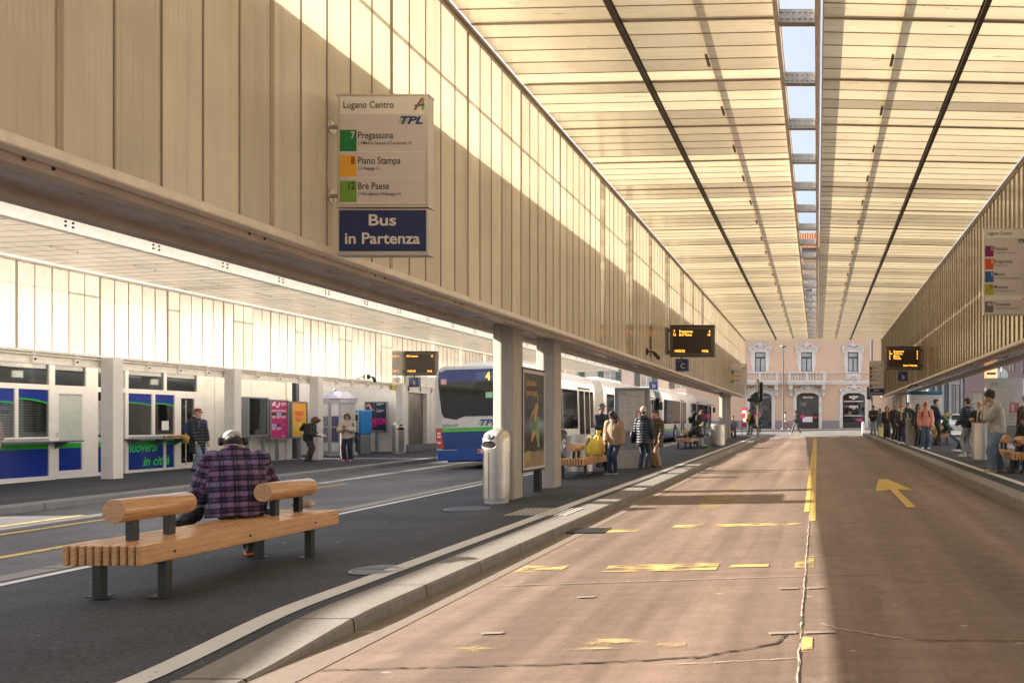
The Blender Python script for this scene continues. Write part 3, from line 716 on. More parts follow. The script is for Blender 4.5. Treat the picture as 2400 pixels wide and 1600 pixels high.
# ================================================================== LEFT PLATFORM: ticket office and boards
M_frame = pm('white_window_frame', (.78, .75, .72), .35, var=.06); M_blue = pm('blue_vinyl', srgb(28, 52, 140), .16, coat=.4, var=.05); M_green = pm('green_vinyl', srgb(52, 170, 60), .2, var=.05)
M_glass = glass_mat('shop_glass', (.88, .91, .90), clear=.95); M_bglass = glass_mat('blue_shop_glass', (.25, .32, .5), clear=.6); M_pale = pm('frosted_film', (.52, .57, .52), .25, coat=.5)
M_in = pm('dark_interior', (.20, .205, .21), .8); M_slat = pm('blind_slat', (.62, .64, .64), .5); M_navyt = pm('navy_lettering', (.02, .04, .18), .5, var=0)
M_wht = pm('white_paint', (.80, .79, .77), .4); M_grey = pm('grey_powder_coat', (.20, .215, .225), .42); M_black = pm('black_plastic', (.018, .018, .020), .4); M_greyl = pm('light_grey_metal', (.46, .46, .47), .4)
M_paper = pm('printed_paper', (.74, .72, .69), .6); M_ink = pm('print_ink', (.05, .05, .055), .7, var=0)
Z0 = gz(1.55, 16.5)
off = thing('ticket_office', 'white ticket office with blue and green windows under the side canopy', 'ticket office', (-18.1, 16.5, Z0))
mb = MB(); mb.box(-3.5, -3.4, -4, 9.2, -.2, 2.9); mb.box(-3.4, -.06, -4, -3.9, -.2, 2.9); mb.box(-3.4, -.06, 9.1, 9.2, -.2, 2.8)
mb.box(-3.4, .05, -4, 9.2, 2.80, 2.95); mb.box(-3.4, -.1, -4, 5.4, -.2, .0); mb.box(-3.4, -.1, 5.36, 5.42, 0, 2.8); mb.build('wall', M_in, off)
mb = MB()   # metal infill panels right of the glazing
for k, (a, b) in enumerate([(5.42, 5.95), (5.96, 6.6), (6.61, 7.4), (7.41, 8.2), (8.21, 8.95)]): mb.box(-.06, -.012 + .004 * (k % 2), a, b, -.02, 2.78, 0, bev=.006)
mb.box(-.06, .03, 5.40, 5.52, -.02, 2.80); mb.box(-.06, .03, 8.95, 9.2, -.02, 2.80); mb.box(-.05, -.03, 5.42, 9.0, -.02, 2.8, 1)
mb.build('cladding', [M_wsteel, M_crack], off)
mb = MB()   # glazing bars
X0, X1 = -.05, .03
for a, b in ((-4, 1.08), (2.25, 2.55), (3.02, 5.42)): mb.box(X0, X1, a, b, 0.0, .11)
mb.box(X0, X1, 1.08, 1.98, 0.02, .10)
for z0, z1, a, b in ((.985, 1.03, -4, 1.08), (.985, 1.03, 3.02, 4.56), (2.13, 2.25, -4, 5.42), (2.72, 2.82, -4, 5.42)): mb.box(X0 + .003, X1 - .003, a, b, z0, z1)
for a, b, z0, z1 in ((-2.1, -2.0, 0, 2.8), (.32, .39, 1.0, 2.15), (1.07, 1.20, 0, 2.8), (1.95, 2.26, 0, 2.8), (2.5, 2.58, 0, 2.8), (3.0, 3.09, 0, 2.8), (3.79, 3.88, 1.0, 2.15), (4.5, 4.62, 0, 2.2), (4.16, 4.24, 2.2, 2.8), (4.16, 4.22, .1, .9), (5.26, 5.42, 0, 2.8)):
    mb.box(X0 + .006, X1 + .006, a, b, z0, z1)
mb.build('window_frame', M_frame, off)
def pane(name, a, b, z0, z1, m, x=.0): mbp = MB(); mbp.box(x - .006, x + .0, a, b, z0, z1); return mbp.build(name, m, off)
for a, b in ((-2.0, 1.08), (1.2, 1.95), (2.26, 2.5), (3.09, 4.16), (4.24, 5.26)): pane('upper_window', a, b, 2.25, 2.72, M_glass)
for a, b in ((-2.0, .32), (.39, 1.07), (3.09, 3.79), (3.88, 4.5)):
    p = pane('window', a, b, 1.03, 2.13, M_glass)
    mb = MB(); n = 8; zt = lambda t: 1.93 - .10 * t * t if a < 2 else 1.90 - .09 * ((t - .2) ** 2)
    P = [(.002, a + (b - a) * k / n, zt(k / n)) for k in range(n + 1)]; mb.add(P + [(.002, b, 2.13), (.002, a, 2.13)], [tuple(range(n + 3))], 0)
    G = [(.003, y, z) for _, y, z in P] + [(.003, y, z - .035) for _, y, z in P]; mb.add(G, [(k, k + 1, n + 2 + k, n + 1 + k) for k in range(n)], 1)
    mb.build('vinyl_arch', [M_blue, M_green], p)
for a, b, z1 in ((-2.0, 1.07, 1.9), (2.26, 2.5, 2.1)):
    mb = MB()
    for k in range(15):
        z = 1.06 + k * .058
        if z < z1: mb.add([(-.075, a, z), (-.075, b, z), (-.105, b, z + .036), (-.105, a, z + .036)], [(0, 1, 2, 3)])
    mb.build('blind', M_slat, off)
mb = MB(); text_mb(mb, 'VENDITA', (.004, .25, 1.72), (0, 1, 0), (0, 0, 1), .13, 0, .9, 'R', 0, bold=.01); text_mb(mb, 'INFORMAZIONI', (.004, .22, 1.56), (0, 1, 0), (0, 0, 1), .13, 0, .9, 'R', 0, bold=.01)
text_mb(mb, 'ORARI', (.004, 4.72, 1.72), (0, 1, 0), (0, 0, 1), .07, 0, 1, 'L', 0); mb.build('lettering', M_navyt, off)
# doors
for a, b, fill in ((1.2, 1.95, M_pale), (4.62, 5.26, M_glass)):
    dr = MB()
    dr.box(-.03, .035, a, a + .09, .10, 2.13); dr.box(-.03, .035, b - .09, b, .10, 2.13); dr.box(-.027, .032, a + .09, b - .09, .10, .21); dr.box(-.027, .032, a + .09, b - .09, 2.05, 2.13)
    d = dr.build('door', M_frame, off)
    mb = MB(); mb.box(-.006, 0, a + .09, b - .09, .95, 2.05); mb.build('glass', fill, d)
    mb = MB(); mb.box(-.006, 0, a + .09, b - .09, .21, .75); mb.build('blue_film', M_bglass if a > 3 else M_blue, d)
    mb = MB(); mb.box(-.006, .001, a + .09, b - .09, .75, .87); mb.build('green_film', M_green, d)
    mb = MB(); mb.box(-.006, -.001, a + .09, b - .09, .87, .95); mb.build('grey_film', M_greyl, d)
    mb = MB()
    if a < 3: mb.tube([(.04, a + .03, 1.02), (.07, a + .03, 1.02), (.07, a + .03, 1.12), (.04, a + .03, 1.12)], .01, 8)
    else: mb.cyl((.06, a + .22, .16), (.06, a + .22, 2.0), .014, 10); mb.box(.0, .06, a + .21, a + .23, .3, .33); mb.box(.0, .06, a + .21, a + .23, 1.8, 1.83)
    mb.build('handle', M_steel, d)
# parapet panels under the counters
for a, b in ((-2.0, 1.07), (3.09, 4.16), (4.22, 4.5), (2.26, 2.5)):
    mb = MB(); mb.box(-.006, 0, a, b, .11, .75, 0); mb.box(-.006, .0, a, b, .75, .87, 1); mb.box(-.006, 0, a, b, .87, .985, 2); mb.build('parapet_panel', [M_blue, M_green, M_greyl], off)
mb = MB(); text_mb(mb, 'muoversi', (.003, 4.0, .58), (0, 1, 0), (0, 0, 1), .36, 0, .72, 'R', 0, shear=.28, bold=.018); text_mb(mb, 'in città', (.003, 3.55, .2), (0, 1, 0), (0, 0, 1), .36, 0, .82, 'L', 0, shear=.28, bold=.018)
mb.build('slogan', pm('bright_green_lettering', srgb(60, 215, 70), .4, var=0), off)
for a, b in ((-2.0, 1.55), (2.95, 4.85)):
    mb = MB(); mb.box(.03, .40, a, b, .90, .935, bev=.008)
    for y in (a + .15, (a + b) / 2, b - .35): mb.prism([(.02, .9), (.36, .9), (.02, .72)], 'y', y - .012, y + .012)
    mb.build('counter', pm('counter_laminate', (.12, .14, .17), .2, coat=.4), off)
mb = MB(); mb.box(.001, .004, 4.12, 4.34, 1.15, 1.40)
mb.build('notice_sheet', M_wht, off)
mb = MB(); mb.box(-2.6, -1.2, 3.1, 5.2, 0, 1.0); mb.box(-1.5, -1.42, 3.45, 4.3, 1.05, 1.95); mb.box(-2.4, -1.4, -1.2, .8, 0, 1.05); mb.build('inner_desk', pm('desk_grey', (.16, .17, .18), .6), off)
# orange cloth on the counter
mb = MB()
for k in range(12):
    y = 0 + k * .05
mb.loft([[(.10 * math.cos(t) * sx, -.3 + q * .62, .04 + .035 * math.sin(t) * sx) for t in [2 * math.pi * j / 10 for j in range(10)]] for q, sx in ((0, .4), (.15, 1.1), (.35, .85), (.55, 1.15), (.75, .9), (.95, .6))])
mb.loft([[(.16 + .08 * math.cos(t), .05 + q * .1 + .09 * math.sin(t), .05 - q * .2) for t in [2 * math.pi * j / 10 for j in range(10)]] for q in (0, .6, 1.0)])
o = mb.build('cloth', cloth_mat('ochre_cloth', (.62, .33, .05)), None, True, 180); o.location = (-17.86, 20.85, Z0 + .945); tag(o, 'crumpled ochre cloth lying on the ticket office counter', 'cloth')
mb = MB(); mb.box(0, .9, 0, .9, 0, .010, 0)
for k in range(5): mb.prism([(.0 + k * .2, 0), (.1 + k * .2, 0), (.1 + k * .2 - .0, .9), (k * .2, .9)], 'z', .011, .013, 1)
o = mb.build('warning_mat', [M_black, M_yel]); o.location = (-17.95, 21.1, gz(1.55, 21.1) + .004); tag(o, 'yellow and black striped mat at the ticket office door', 'mat')

# boards along the infill wall
def board(name, label, cat, Yc, wy, z0, z1, dep, face, legs, X=-17.72, fm=None, group=None, h=1.55, rz=0):
    t = thing(name, label, cat, (X, Yc, gz(h, Yc)), rz, group)
    mb = MB(); f = .045
    mb.box(-dep / 2, dep / 2, -wy / 2, -wy / 2 + f, z0, z1); mb.box(-dep / 2, dep / 2, wy / 2 - f, wy / 2, z0, z1); mb.box(-dep / 2 + .002, dep / 2 - .002, -wy / 2 + f, wy / 2 - f, z0, z0 + f); mb.box(-dep / 2 + .002, dep / 2 - .002, -wy / 2 + f, wy / 2 - f, z1 - f, z1)
    mb.box(-dep / 2 + .004, dep / 2 - .03, -wy / 2 + f, wy / 2 - f, z0 + f, z1 - f); mb.build('frame', fm or M_grey, t)
    for y in legs: mb = MB(); mb.box(-.035, .035, y - .04, y + .04, -.05, z0); mb.build('leg', fm or M_grey, t)
    face(t, dep / 2 - .029, -wy / 2 + f, wy / 2 - f, z0 + f, z1 - f)
    return t
def lines(mb, x, y0, y1, z, n, h, m, dz):
    for k in range(n): mb.box(x, x + .001, y0, y0 + (y1 - y0) * (1 if k < n - 1 else .6), z - k * dz - h, z - k * dz, m)
def f_case(t, x, a, b, z0, z1):
    mb = MB(); mb.box(x - .06, x - .05, a, b, z0, z1); mb.build('back', pm('case_back', (.30, .31, .32), .6), t)
    mb = MB(); mb.box(x - .048, x - .046, a + .04, b - .04, z1 - .26, z1 - .05, 1); mb.box(x - .048, x - .046, a + .05, a + .28, z1 - .75, z1 - .32, 0); mb.box(x - .048, x - .046, a + .3, b - .05, z1 - .72, z1 - .34, 0); mb.box(x - .047, x - .045, a + .08, a + .26, z1 - .6, z1 - .5, 2); mb.box(x - .048, x - .046, a + .06, a + .1, z0 + .08, z0 + .25, 0); mb.build('notices', [M_paper, pm('pink_notice', (.72, .45, .44), .6), M_ink], t)
    mb = MB(); mb.box(x + .01, x + .014, a, b, z0, z1); mb.build('glass', M_glass, t)
def f_pink(t, x, a, b, z0, z1):
    mb = MB(); mb.box(x, x + .002, a, b, z0, z1); mb.build('poster', pm('magenta_print', srgb(186, 30, 116), .35, coat=.5, var=.04), t)
    mb = MB(); w_ = b - a; xx = x + .003; zz = lambda q: z1 - q * (z1 - z0)
    pts = lambda arr: [(xx, a + p * w_, zz(q)) for p, q in arr]
    for arr in (((.08, .14), (.14, .07), (.22, .03), (.28, .06), (.24, .11), (.16, .12)), ((.30, .12), (.36, .17), (.44, .15), (.50, .08), (.52, .04))):
        P = pts(arr)
        for p, q in zip(P, P[1:]): mb.tube([p, q], .022, 6, 0)
    text_mb(mb, 'AGORATECA', (xx, a + .06 * w_, zz(.285)), (0, 1, 0), (0, 0, 1), .085, 0, 1, 'L', 0, bold=.02, width=.88 * w_)
    for i in range(3):
        mb.box(x + .002, x + .003, a + (.08 + .29 * i) * w_, a + (.33 + .29 * i) * w_, zz(.39), zz(.31), 1 + i % 2); lines(mb, x + .002, a + (.08 + .29 * i) * w_, a + (.32 + .29 * i) * w_, zz(.40), 4, .010, 0, .022)
        if i < 2: mb.box(x + .002, x + .003, a + (.08 + .29 * i) * w_, a + (.33 + .29 * i) * w_, zz(.70), zz(.62), 1 + (i + 1) % 2); lines(mb, x + .002, a + (.08 + .29 * i) * w_, a + (.32 + .29 * i) * w_, zz(.715), 4, .010, 0, .022)
    lines(mb, x + .002, a + .62 * w_, a + .92 * w_, zz(.04), 4, .012, 0, .026); lines(mb, x + .002, a + .66 * w_, a + .95 * w_, zz(.945), 1, .02, 0, .02)
    mb.build('print', [M_wht, M_ink, pm('photo_blue', (.25, .45, .7), .5)], t)
def f_orange(t, x, a, b, z0, z1):
    k = NT('orange_gradient_print'); sp = k.new('ShaderNodeSeparateXYZ'); k.l(k.obj(), sp.inputs[0])
    c = k.ramp(k.math('ADD', k.math('MULTIPLY', sp.outputs[2], .55), k.math('MULTIPLY', k.noise(k.obj(), 3, 4), .35)), [(.35, (.50, .22, .03)), (.75, (.78, .48, .08)), (1.0, (.86, .40, .05))]); k.base(c); k.b.inputs['Roughness'].default_value = .3
    mb = MB(); mb.box(x, x + .002, a, b, z0, z1); mb.build('poster', k.m, t)
    mb = MB(); w_ = b - a; zz = lambda q: z1 - q * (z1 - z0); P = lambda arr: [(a + p * w_, zz(q)) for p, q in arr]
    mb.prism(P([(.18, .25), (.8, .25), (.82, .32), (.7, .40), (.25, .37)]), 'x', x + .002, x + .003, 0); mb.prism(P([(.24, .41), (.72, .43), (.66, .52), (.5, .57), (.26, .54)]), 'x', x + .002, x + .003, 1)
    mb.prism(P([(.48, .60), (.78, .64), (.97, .90), (.7, .91)]), 'x', x + .002, x + .003, 2)
    mb.build('print', [pm('red_orange_print', (.72, .17, .06), .4), pm('coral_print', (.76, .25, .09), .4), pm('yellow_print', (.92, .68, .12), .4)], t)
def f_random(t, x, a, b, z0, z1):
    mb = MB(); mb.box(x, x + .002, a, b, z0, z1); mb.build('poster', pm('navy_print', srgb(36, 40, 66), .35, coat=.5, var=.04), t)
    mb = MB(); w_ = b - a; xx = x + .003; zz = lambda q: z1 - q * (z1 - z0)
    text_mb(mb, 'RANDOM', (xx, a + .03 * w_, zz(.74)), (0, 1, 0), (0, 0, 1), .36, 0, 1, 'L', 0, bold=.03, width=.92 * w_)
    lines(mb, x + .002, a + .05 * w_, a + .6 * w_, zz(.78), 3, .012, 0, .03)
    for i, (p, q, n) in enumerate(((.05, .24, 3), (.52, .24, 4), (.52, .02, 3), (.1, .42, 1))): lines(mb, x + .002, a + p * w_, a + (p + .36) * w_, zz(q), n, .010, 1, .03)
    P = [(a + (.05 + .03 * k) * w_, zz(.14 - .02 * math.sin(k * .6) * 4)) for k in range(9)]
    for p, q in zip(P, P[1:]): mb.tube([(xx, *p), (xx, *q)], .03, 6, 2)
    for k in range(5): mb.box(x + .002, x + .003, a + (.3 + .12 * k) * w_, a + (.38 + .12 * k) * w_, zz(.97), zz(.955), 1)
    mb.build('print', [pm('hot_pink_print', srgb(225, 20, 140), .4, var=0), M_wht, pm('salmon_print', (.75, .35, .33), .4)], t)
G = 'boards along the platform wall'
board('notice_case', 'grey glazed notice case with papers, left of the magenta poster', 'notice board', 23.55, .86, .85, 2.08, .22, f_case, (-.35, .35), group=G)
board('poster_board', 'magenta AGORATECA poster in a grey frame on legs', 'poster board', 24.55, .86, .72, 2.02, .12, f_pink, (-.05,), group=G)
board('poster_board', 'glowing orange and yellow poster in a grey frame on a leg', 'poster board', 25.5, .80, .73, 1.98, .12, f_orange, (.05,), group=G)
board('poster_board', 'dark navy poster with pink RANDOM lettering on a grey leg', 'poster board', 30.55, .92, .78, 2.06, .12, f_random, (.0,), X=-18.02, group=G, rz=R(-90))

# white back wall, service block with steel door
bw = thing('back_wall', 'plain pale wall panels behind the phone booth', 'wall', (-19.6, 26.6, gz(1.55, 27)))
mb = MB()
for k in range(5): mb.box(-.1, .0 + .004 * (k % 2), k * .95, k * .95 + .945, -.1, 3.1)
mb.build('wall', pm('lilac_white_panel', (.70, .68, .70), .4), bw)
sb = thing('service_block', 'pale panelled service block with a stainless double door', 'building', (-17.05, 30.95, gz(1.55, 31)))
mb = MB(); mb.box(-4, 0, -.02, .14, -.2, 3.2); mb.box(-4, 0, 1.62, 9, -.2, 3.2); mb.box(-4, 0, .14, 1.62, 2.45, 3.2); mb.box(-4, -.25, .13, 1.63, -.2, 3.2)
for k in range(16): mb.box(0, .006, 1.65 + k * .34, 1.655 + k * .34, 0, 2.9, 1)
mb.box(0, .03, .08, .14, .28, 2.5); mb.box(0, .03, 1.62, 1.68, .28, 2.5); mb.box(0, .028, .14, 1.62, 2.45, 2.51); mb.build('wall', [M_wsteel, M_seam], sb)
mb = MB(); mb.box(-.24, .12, -.02, 3.0, -.1, .28); mb.build('step', M_kerbd, sb)
for a, b in ((.14, .60), (.61, 1.62)):
    mb = MB(); mb.box(-.2, -.14, a, b, .28, 2.45, bev=.01); d = mb.build('door', steel_mat('door_steel', (.36, .33, .30), .3), sb)
    if a < .3: mb = MB(); mb.tube([(-.14, b - .1, .9), (-.08, b - .1, .95), (-.08, b - .1, 1.45), (-.14, b - .1, 1.5)], .014, 8); mb.build('handle', M_steel, d)
mb = MB(); mb.box(.0, .02, -1.05, -.6, 2.5, 2.75); mb.build('yellow_plate', pm('yellow_sign', (.62, .48, .08), .5), sb)
mb = MB(); mb.box(-.5, -.1, -4.35, -4.2, -.1, 3.0); o = mb.build('dark_post', pm('dark_post_paint', (.06, .07, .10), .5), None); o.location = (-18.0, 30.3, gz(1.55, 27)); tag(o, 'slim dark steel post between the cladding and the square column', 'post')

# phone booth with pitched grey roof
pb = thing('photo_booth', 'grey glazed photo booth with faceted lilac roof and small dome', 'booth', (-18.05, 28.2, gz(1.55, 28.3)), R(-38)); pb.scale = (.84, .84, .98)
oct_ = lambda w_, d, c: [(-w_, -d), (w_ - c, -d), (w_, -d + c), (w_, d), (-w_, d)]
mb = MB(); mb.prism(oct_(.66, .5, .34), 'z', -.05, .12); mb.prism(oct_(.66, .5, .34), 'z', 2.0, 2.16); mb.prism(oct_(.60, .44, .30), 'z', .12, 2.0); mb.build('body', M_greyl, pb)
mb = MB(); A = [(x, y, 2.165) for x, y in oct_(.70, .54, .34)]; B = [(x, y, 2.45) for x, y in oct_(.45, .15, .1)]; mb.loft([A, B]); rf = mb.build('roof', pm('lilac_roof', (.42, .41, .52), .35), pb)
mb = MB(); mb.ball((-.15, -.1, 2.48), .08); mb.build('dome', M_grey, rf)
for P, ax in (((-.60, .28), 0), ((.0, .0), 1)):
    M = Matrix.Translation((0, -.5, 0)) if ax == 0 else Matrix.Translation((.49, -.33, 0)) @ Matrix.Rotation(R(45), 4, 'Z')
    a, b = (-.62, .28) if ax == 0 else (-.20, .20)
    q = MB(); q.box(a, b, -.02, .06, .12, .18); q.box(a, b, -.02, .06, 1.96, 2.02); q.box(a, a + .05, -.021, .06, .12, 2.0); q.box(b - .05, b, -.021, .06, .12, 2.0); q.box(a, b, -.018, .05, .48, .52); q.box(a + .06, b - .06, -.05, -.02, 1.06, 1.10)
    mb = MB(); mb.ext(q, M); mb.build('frame', M_greyl, pb)
    for nm, z0, z1, m in (('white_panel', 1.50, 1.96, M_wht), ('violet_panel', .52, 1.50, pm('violet_glass', (.12, .11, .19), .12, coat=.6)), ('kick_panel', .18, .48, M_wht)):
        q = MB(); q.box(a + .05, b - .05, -.008, .05, z0, z1); mb = MB(); mb.ext(q, M); pn = mb.build(nm, m, pb)
        if nm == 'violet_panel' and ax == 0:
            q = MB(); q.box(a + .3, a + .62, -.014, -.008, .70, .86); q.box(a + .36, a + .66, -.014, -.008, 1.15, 1.32); mb = MB(); mb.ext(q, M); mb.build('leaflet', pm('dim_lilac', (.30, .29, .38), .4), pn)
# ticket machine
tm = thing('ticket_machine', 'blue and white ticket machine on a grey plinth', 'ticket machine', (-17.95, 29.5, gz(1.55, 29.4)), R(-30)); tm.scale = (.72, .8, 1)
mb = MB(); mb.box(-.3, .3, -.25, .25, -.05, .75, bev=.02); mb.build('plinth', M_grey, tm)
mb = MB(); mb.box(-.32, .32, -.28, .28, .75, 1.7, bev=.03); mb.build('casing', pm('cyan_blue_paint', srgb(32, 120, 190), .3), tm)
mb = MB(); mb.box(-.28, .2, -.287, -.28, .82, 1.62); mb.box(-.3, .3, -.29, -.281, 1.62, 1.69, 1); mb.build('front_panel', [M_wht, pm('cyan_trim', srgb(70, 170, 220), .3)], tm)
mb = MB(); mb.box(-.2, .1, -.292, -.287, 1.3, 1.52); mb.build('screen', M_black, tm); mb = MB(); mb.box(-.2, .05, -.295, -.287, .9, 1.1); mb.build('payout_tray', M_black, tm)
gc = thing('grey_cabinet', 'slim grey cabinet behind the ticket machine', 'cabinet', (-18.45, 29.2, gz(1.55, 29)))
mb = MB(); mb.box(-.2, .2, -.25, .25, -.05, 2.15, bev=.01); mb.build('casing', M_grey, gc); mb = MB(); mb.box(.2, .204, -.2, .2, 1.55, 2.05); mb.build('screen', pm('pale_screen', (.45, .5, .58), .2), gc)

# ================================================================== LITTER BINS
def bin_steel(loc, label, rz=0, group='steel litter bins with hooded tops'):
    """tall oval steel bin with a domed hood and two openings facing local -y"""
    t = thing('litter_bin', label, 'litter bin', loc, rz, group)
    n = 40; W, D = .208, .18
    def ring(w_, d, z, sk=0, dz=0): return [(w_ * math.copysign(abs(math.cos(a)) ** .8, math.cos(a)), d * math.copysign(abs(math.sin(a)) ** .8, math.sin(a)), z + dz * (math.sin(a))) for a in [2 * math.pi * k / n for k in range(n)]]
    mb = MB(); mb.loft([ring(W, D, .09), ring(W, D, .86)]); mb.box(-.003, .003, -D - .004, -D + .02, .10, .85, 1); body = mb.build('body', [M_steel, M_hole], t, True)
    mb = MB(); mb.loft([ring(W * .88, D * .88, 0), ring(W * .88, D * .88, .09)]); mb.build('foot', M_greyl, t, True)
    mb = MB(); mb.loft([ring(W + .006, D + .006, .86), ring(W + .006, D + .006, .99), ring(W + .004, D * .98, 1.08, dz=.01), ring(W * .93, D * .86, 1.15, dz=.03), ring(W * .75, D * .66, 1.195, dz=.035), ring(W * .42, D * .36, 1.22, dz=.03), ring(.02, .02, 1.228)])
    hood = mb.build('hood', steel_mat('hood_steel', (.66, .61, .55), .38, (40, 40, 3)), t, True, 60)
    def opening(name, w_, h, zc, y0, lean):
        P = [(w_ * math.cos(a), h * math.sin(a) * (.62 if math.sin(a) < 0 else 1)) for a in [2 * math.pi * k / 28 for k in range(28)]]
        mb = MB(); f = lambda x, z, d: (x, y0 + 1.15 * x * x + lean * z - d, zc + z)
        mb.loft([[f(x, z, -.05) for x, z in P], [f(x, z, .006) for x, z in P]]); rim = [[f(x * q, z * q, d) for x, z in P] for q, d in ((1.0, .006), (1.10, .010), (1.12, -.02))]
        mb.loft(rim, 1, False); mb.build(name, [M_black, M_steel], hood)
    opening('slot', .135, .075, .955, -D - .012, 0.0); opening('ash_opening', .078, .042, 1.105, -D * .97 - .034, .75)
    return t
b0 = bin_steel((-5.30, 12.35, gz(1.475, 12.35)), 'tall steel litter bin with hooded two-hole top before the first concrete column', R(-18))
for (X, Y, h, rz, lb) in ((-16.75, 26.6, 1.55, 40, 'steel litter bin half behind the square column beside the photo booth'), (-16.6, 29.6, 1.55, 60, 'steel litter bin beside the stainless double door')):
    c = copy_tree(b0); c.location = (X, Y, gz(h, Y)); c.rotation_euler.z = R(rz); c['label'] = lb
def bin_round(loc, label, r=.27, h=1.0, red=False):
    t = thing('round_bin', label, 'litter bin', loc, 0, 'round steel bins'); n = 32
    mb = MB(); mb.tube([(0, 0, .07), (0, 0, h)], r, n); mb.build('drum', M_steel, t, True); mb = MB(); mb.tube([(0, 0, 0), (0, 0, .07)], r * .87, n); mb.build('foot', M_grey, t, True)
    mb = MB(); mb.tube([(0, 0, h), (0, 0, h + .025)], [r * 1.02, r * .98], n); mb.tube([(0, 0, h + .025), (0, 0, h + .027)], r * .7, n, 1); mb.build('lid', [pm('red_rim', (.35, .06, .05), .4) if red else M_greyl, M_black], t, True); return t
P = gp(2303, 1082, 1.262); bin_round(P, 'round steel bin with a red rim beside the young man in grey sweatshirt', .29, 1.02, True)
P = gp(1683, 1046, 1.47); bin_round((P.x, P.y, P.z), 'round steel bin gleaming beside the far column pair', .33, .98)
bin_round((-5.9, 18.6, gz(1.48, 18.6)), 'round steel bin behind the yellow plastic bag', .33, .95)
P = gp(2139, 1044, 1.262)
t = thing('tall_bin', 'square brown grey bin between the waiting crowd and the pink jacket', 'litter bin', (P.x, P.y + .3, P.z)); mb = MB(); mb.box(-.22, .22, -.22, .22, 0, 1.05, bev=.02); mb.build('body', pm('taupe_steel', (.27, .245, .22), .4, .5), t); mb = MB(); mb.box(-.23, .23, -.23, .23, 1.05, 1.1, bev=.01); mb.build('lid', M_greyl, t)

# ================================================================== BENCHES
M_wood = wood_mat(); M_leg = pm('dark_iron_leg', (.05, .05, .052), .45, .5)
def make_bench(loc, label):
    t = thing('bench', label, 'bench', loc, 0, 'slatted benches with log backrests')
    L, W, n = 2.36, .61, 10; sw = (W - .019 * (n - 1)) / n
    for k in range(n):
        mb = MB(); x = -W / 2 + k * (sw + .019); j = random.uniform(-.004, .004); mb.box(x, x + sw, j, L + j, .295, .45, bev=.006); mb.build('slat', M_wood, t)
    for y in (.26, L - .40):
        for s in (-1, 1):
            mb = MB(); x = s * (W / 2 - .045); mb.box(x - .032, x + .032, y - .03, y + .03, 0, .29); mb.box(x - .09 + s * -.02, x + .05 + s * -.02, y - .05, y + .05, 0, .012); mb.build('leg', M_leg, t)
        mb = MB(); mb.box(-W / 2 + .02, W / 2 - .02, y - .04, y + .04, .272, .294); mb.build('cross_bar', M_leg, t)
    for y0 in (.10, 1.66):
        mb = MB(); n2 = 36; r = .094
        rg = lambda y, rr: [(rr * math.cos(2 * math.pi * k / n2), y, .70 + rr * math.sin(2 * math.pi * k / n2)) for k in range(n2)]
        mb.loft([rg(y0, r * .955), rg(y0 + .008, r), rg(y0 + .66, r), rg(y0 + .672, r * .955)]); lg = mb.build('backrest_log', M_wood, t, True, 50)
        for y in (y0 + .16, y0 + .50): mb = MB(); mb.box(-.03, .03, y - .028, y + .028, .452, .63); mb.build('post', M_leg, lg)
    for y in (.30, 1.10, 1.98):
        mb = MB(); mb.cyl((W / 2 - .002, y, .36), (W / 2 + .003, y, .36), .011, 14); mb.cyl((W / 2 + .003, y, .36), (W / 2 + .007, y, .36), .006, 6); mb.build('bolt', M_leg, t)
    return t
be = make_bench((-5.465, 5.70, gz(1.455, 5.7)), 'slatted larch bench with two log backrests, seating the plaid shirted person')
def bench_copy(X, Y, h, lb):
    c = copy_tree(be); c.location = (X, Y, gz(h, Y)); c['label'] = lb; return c
bench_copy(-5.62, 17.0, 1.47, 'slatted bench with the yellow plastic bag standing on it')
bench_copy(-5.62, 31.4, 1.47, 'slatted bench under the seated man in grey jeans')
bench_copy(-5.6, 46.4, 1.47, 'farthest slatted bench on the left island, under the seated person in purple')
P = gp(2204, 1041, 1.262); bench_copy(P.x + .02, P.y - .2, 1.262, 'slatted bench on the right platform under the fur hooded person')
bench_copy(4.42, 15.7, 1.262, 'slatted bench cut by the right edge of the picture')

# ================================================================== STOP SIGNS, DISPLAYS, CAMERAS
M_alu = pm('aluminium_frame', (.62, .59, .56), .35, .6, var=.06); M_sgn = pm('lilac_grey_sign_face', (.70, .645, .67), .35, coat=.2, var=.04); M_sgnw = pm('white_sign_face', (.86, .84, .82), .35, coat=.3, var=.03)
M_navy = pm('navy_sign_face', srgb(18, 44, 104), .3, coat=.4, var=.04); M_txt = pm('black_lettering', (.012, .012, .014), .6, var=0); M_txtw = pm('white_lettering', (.80, .78, .76), .6, var=0); M_logo = pm('blue_logo', srgb(20, 52, 120), .5, var=0)
def colr(name, rgb): return pm(name, srgb(*rgb), .4, var=.03)
def logo_tpl(mb, x, z, h, y, mi, mg):
    text_mb(mb, 'TPL', (x, y, z), (1, 0, 0), (0, 0, 1), h * 1.38, mi, 1, 'R', 0, shear=.3, bold=.035, width=h * 3.0)
    for k in range(3): mb.box(x - h * 3.25 + k * h * .06, x - h * 2.0 + k * .05 * h, y - .0006 - .0002 * k, y - .0004 - .0002 * k, z + h * (.18 + .22 * k), z + h * (.24 + .22 * k), mg)
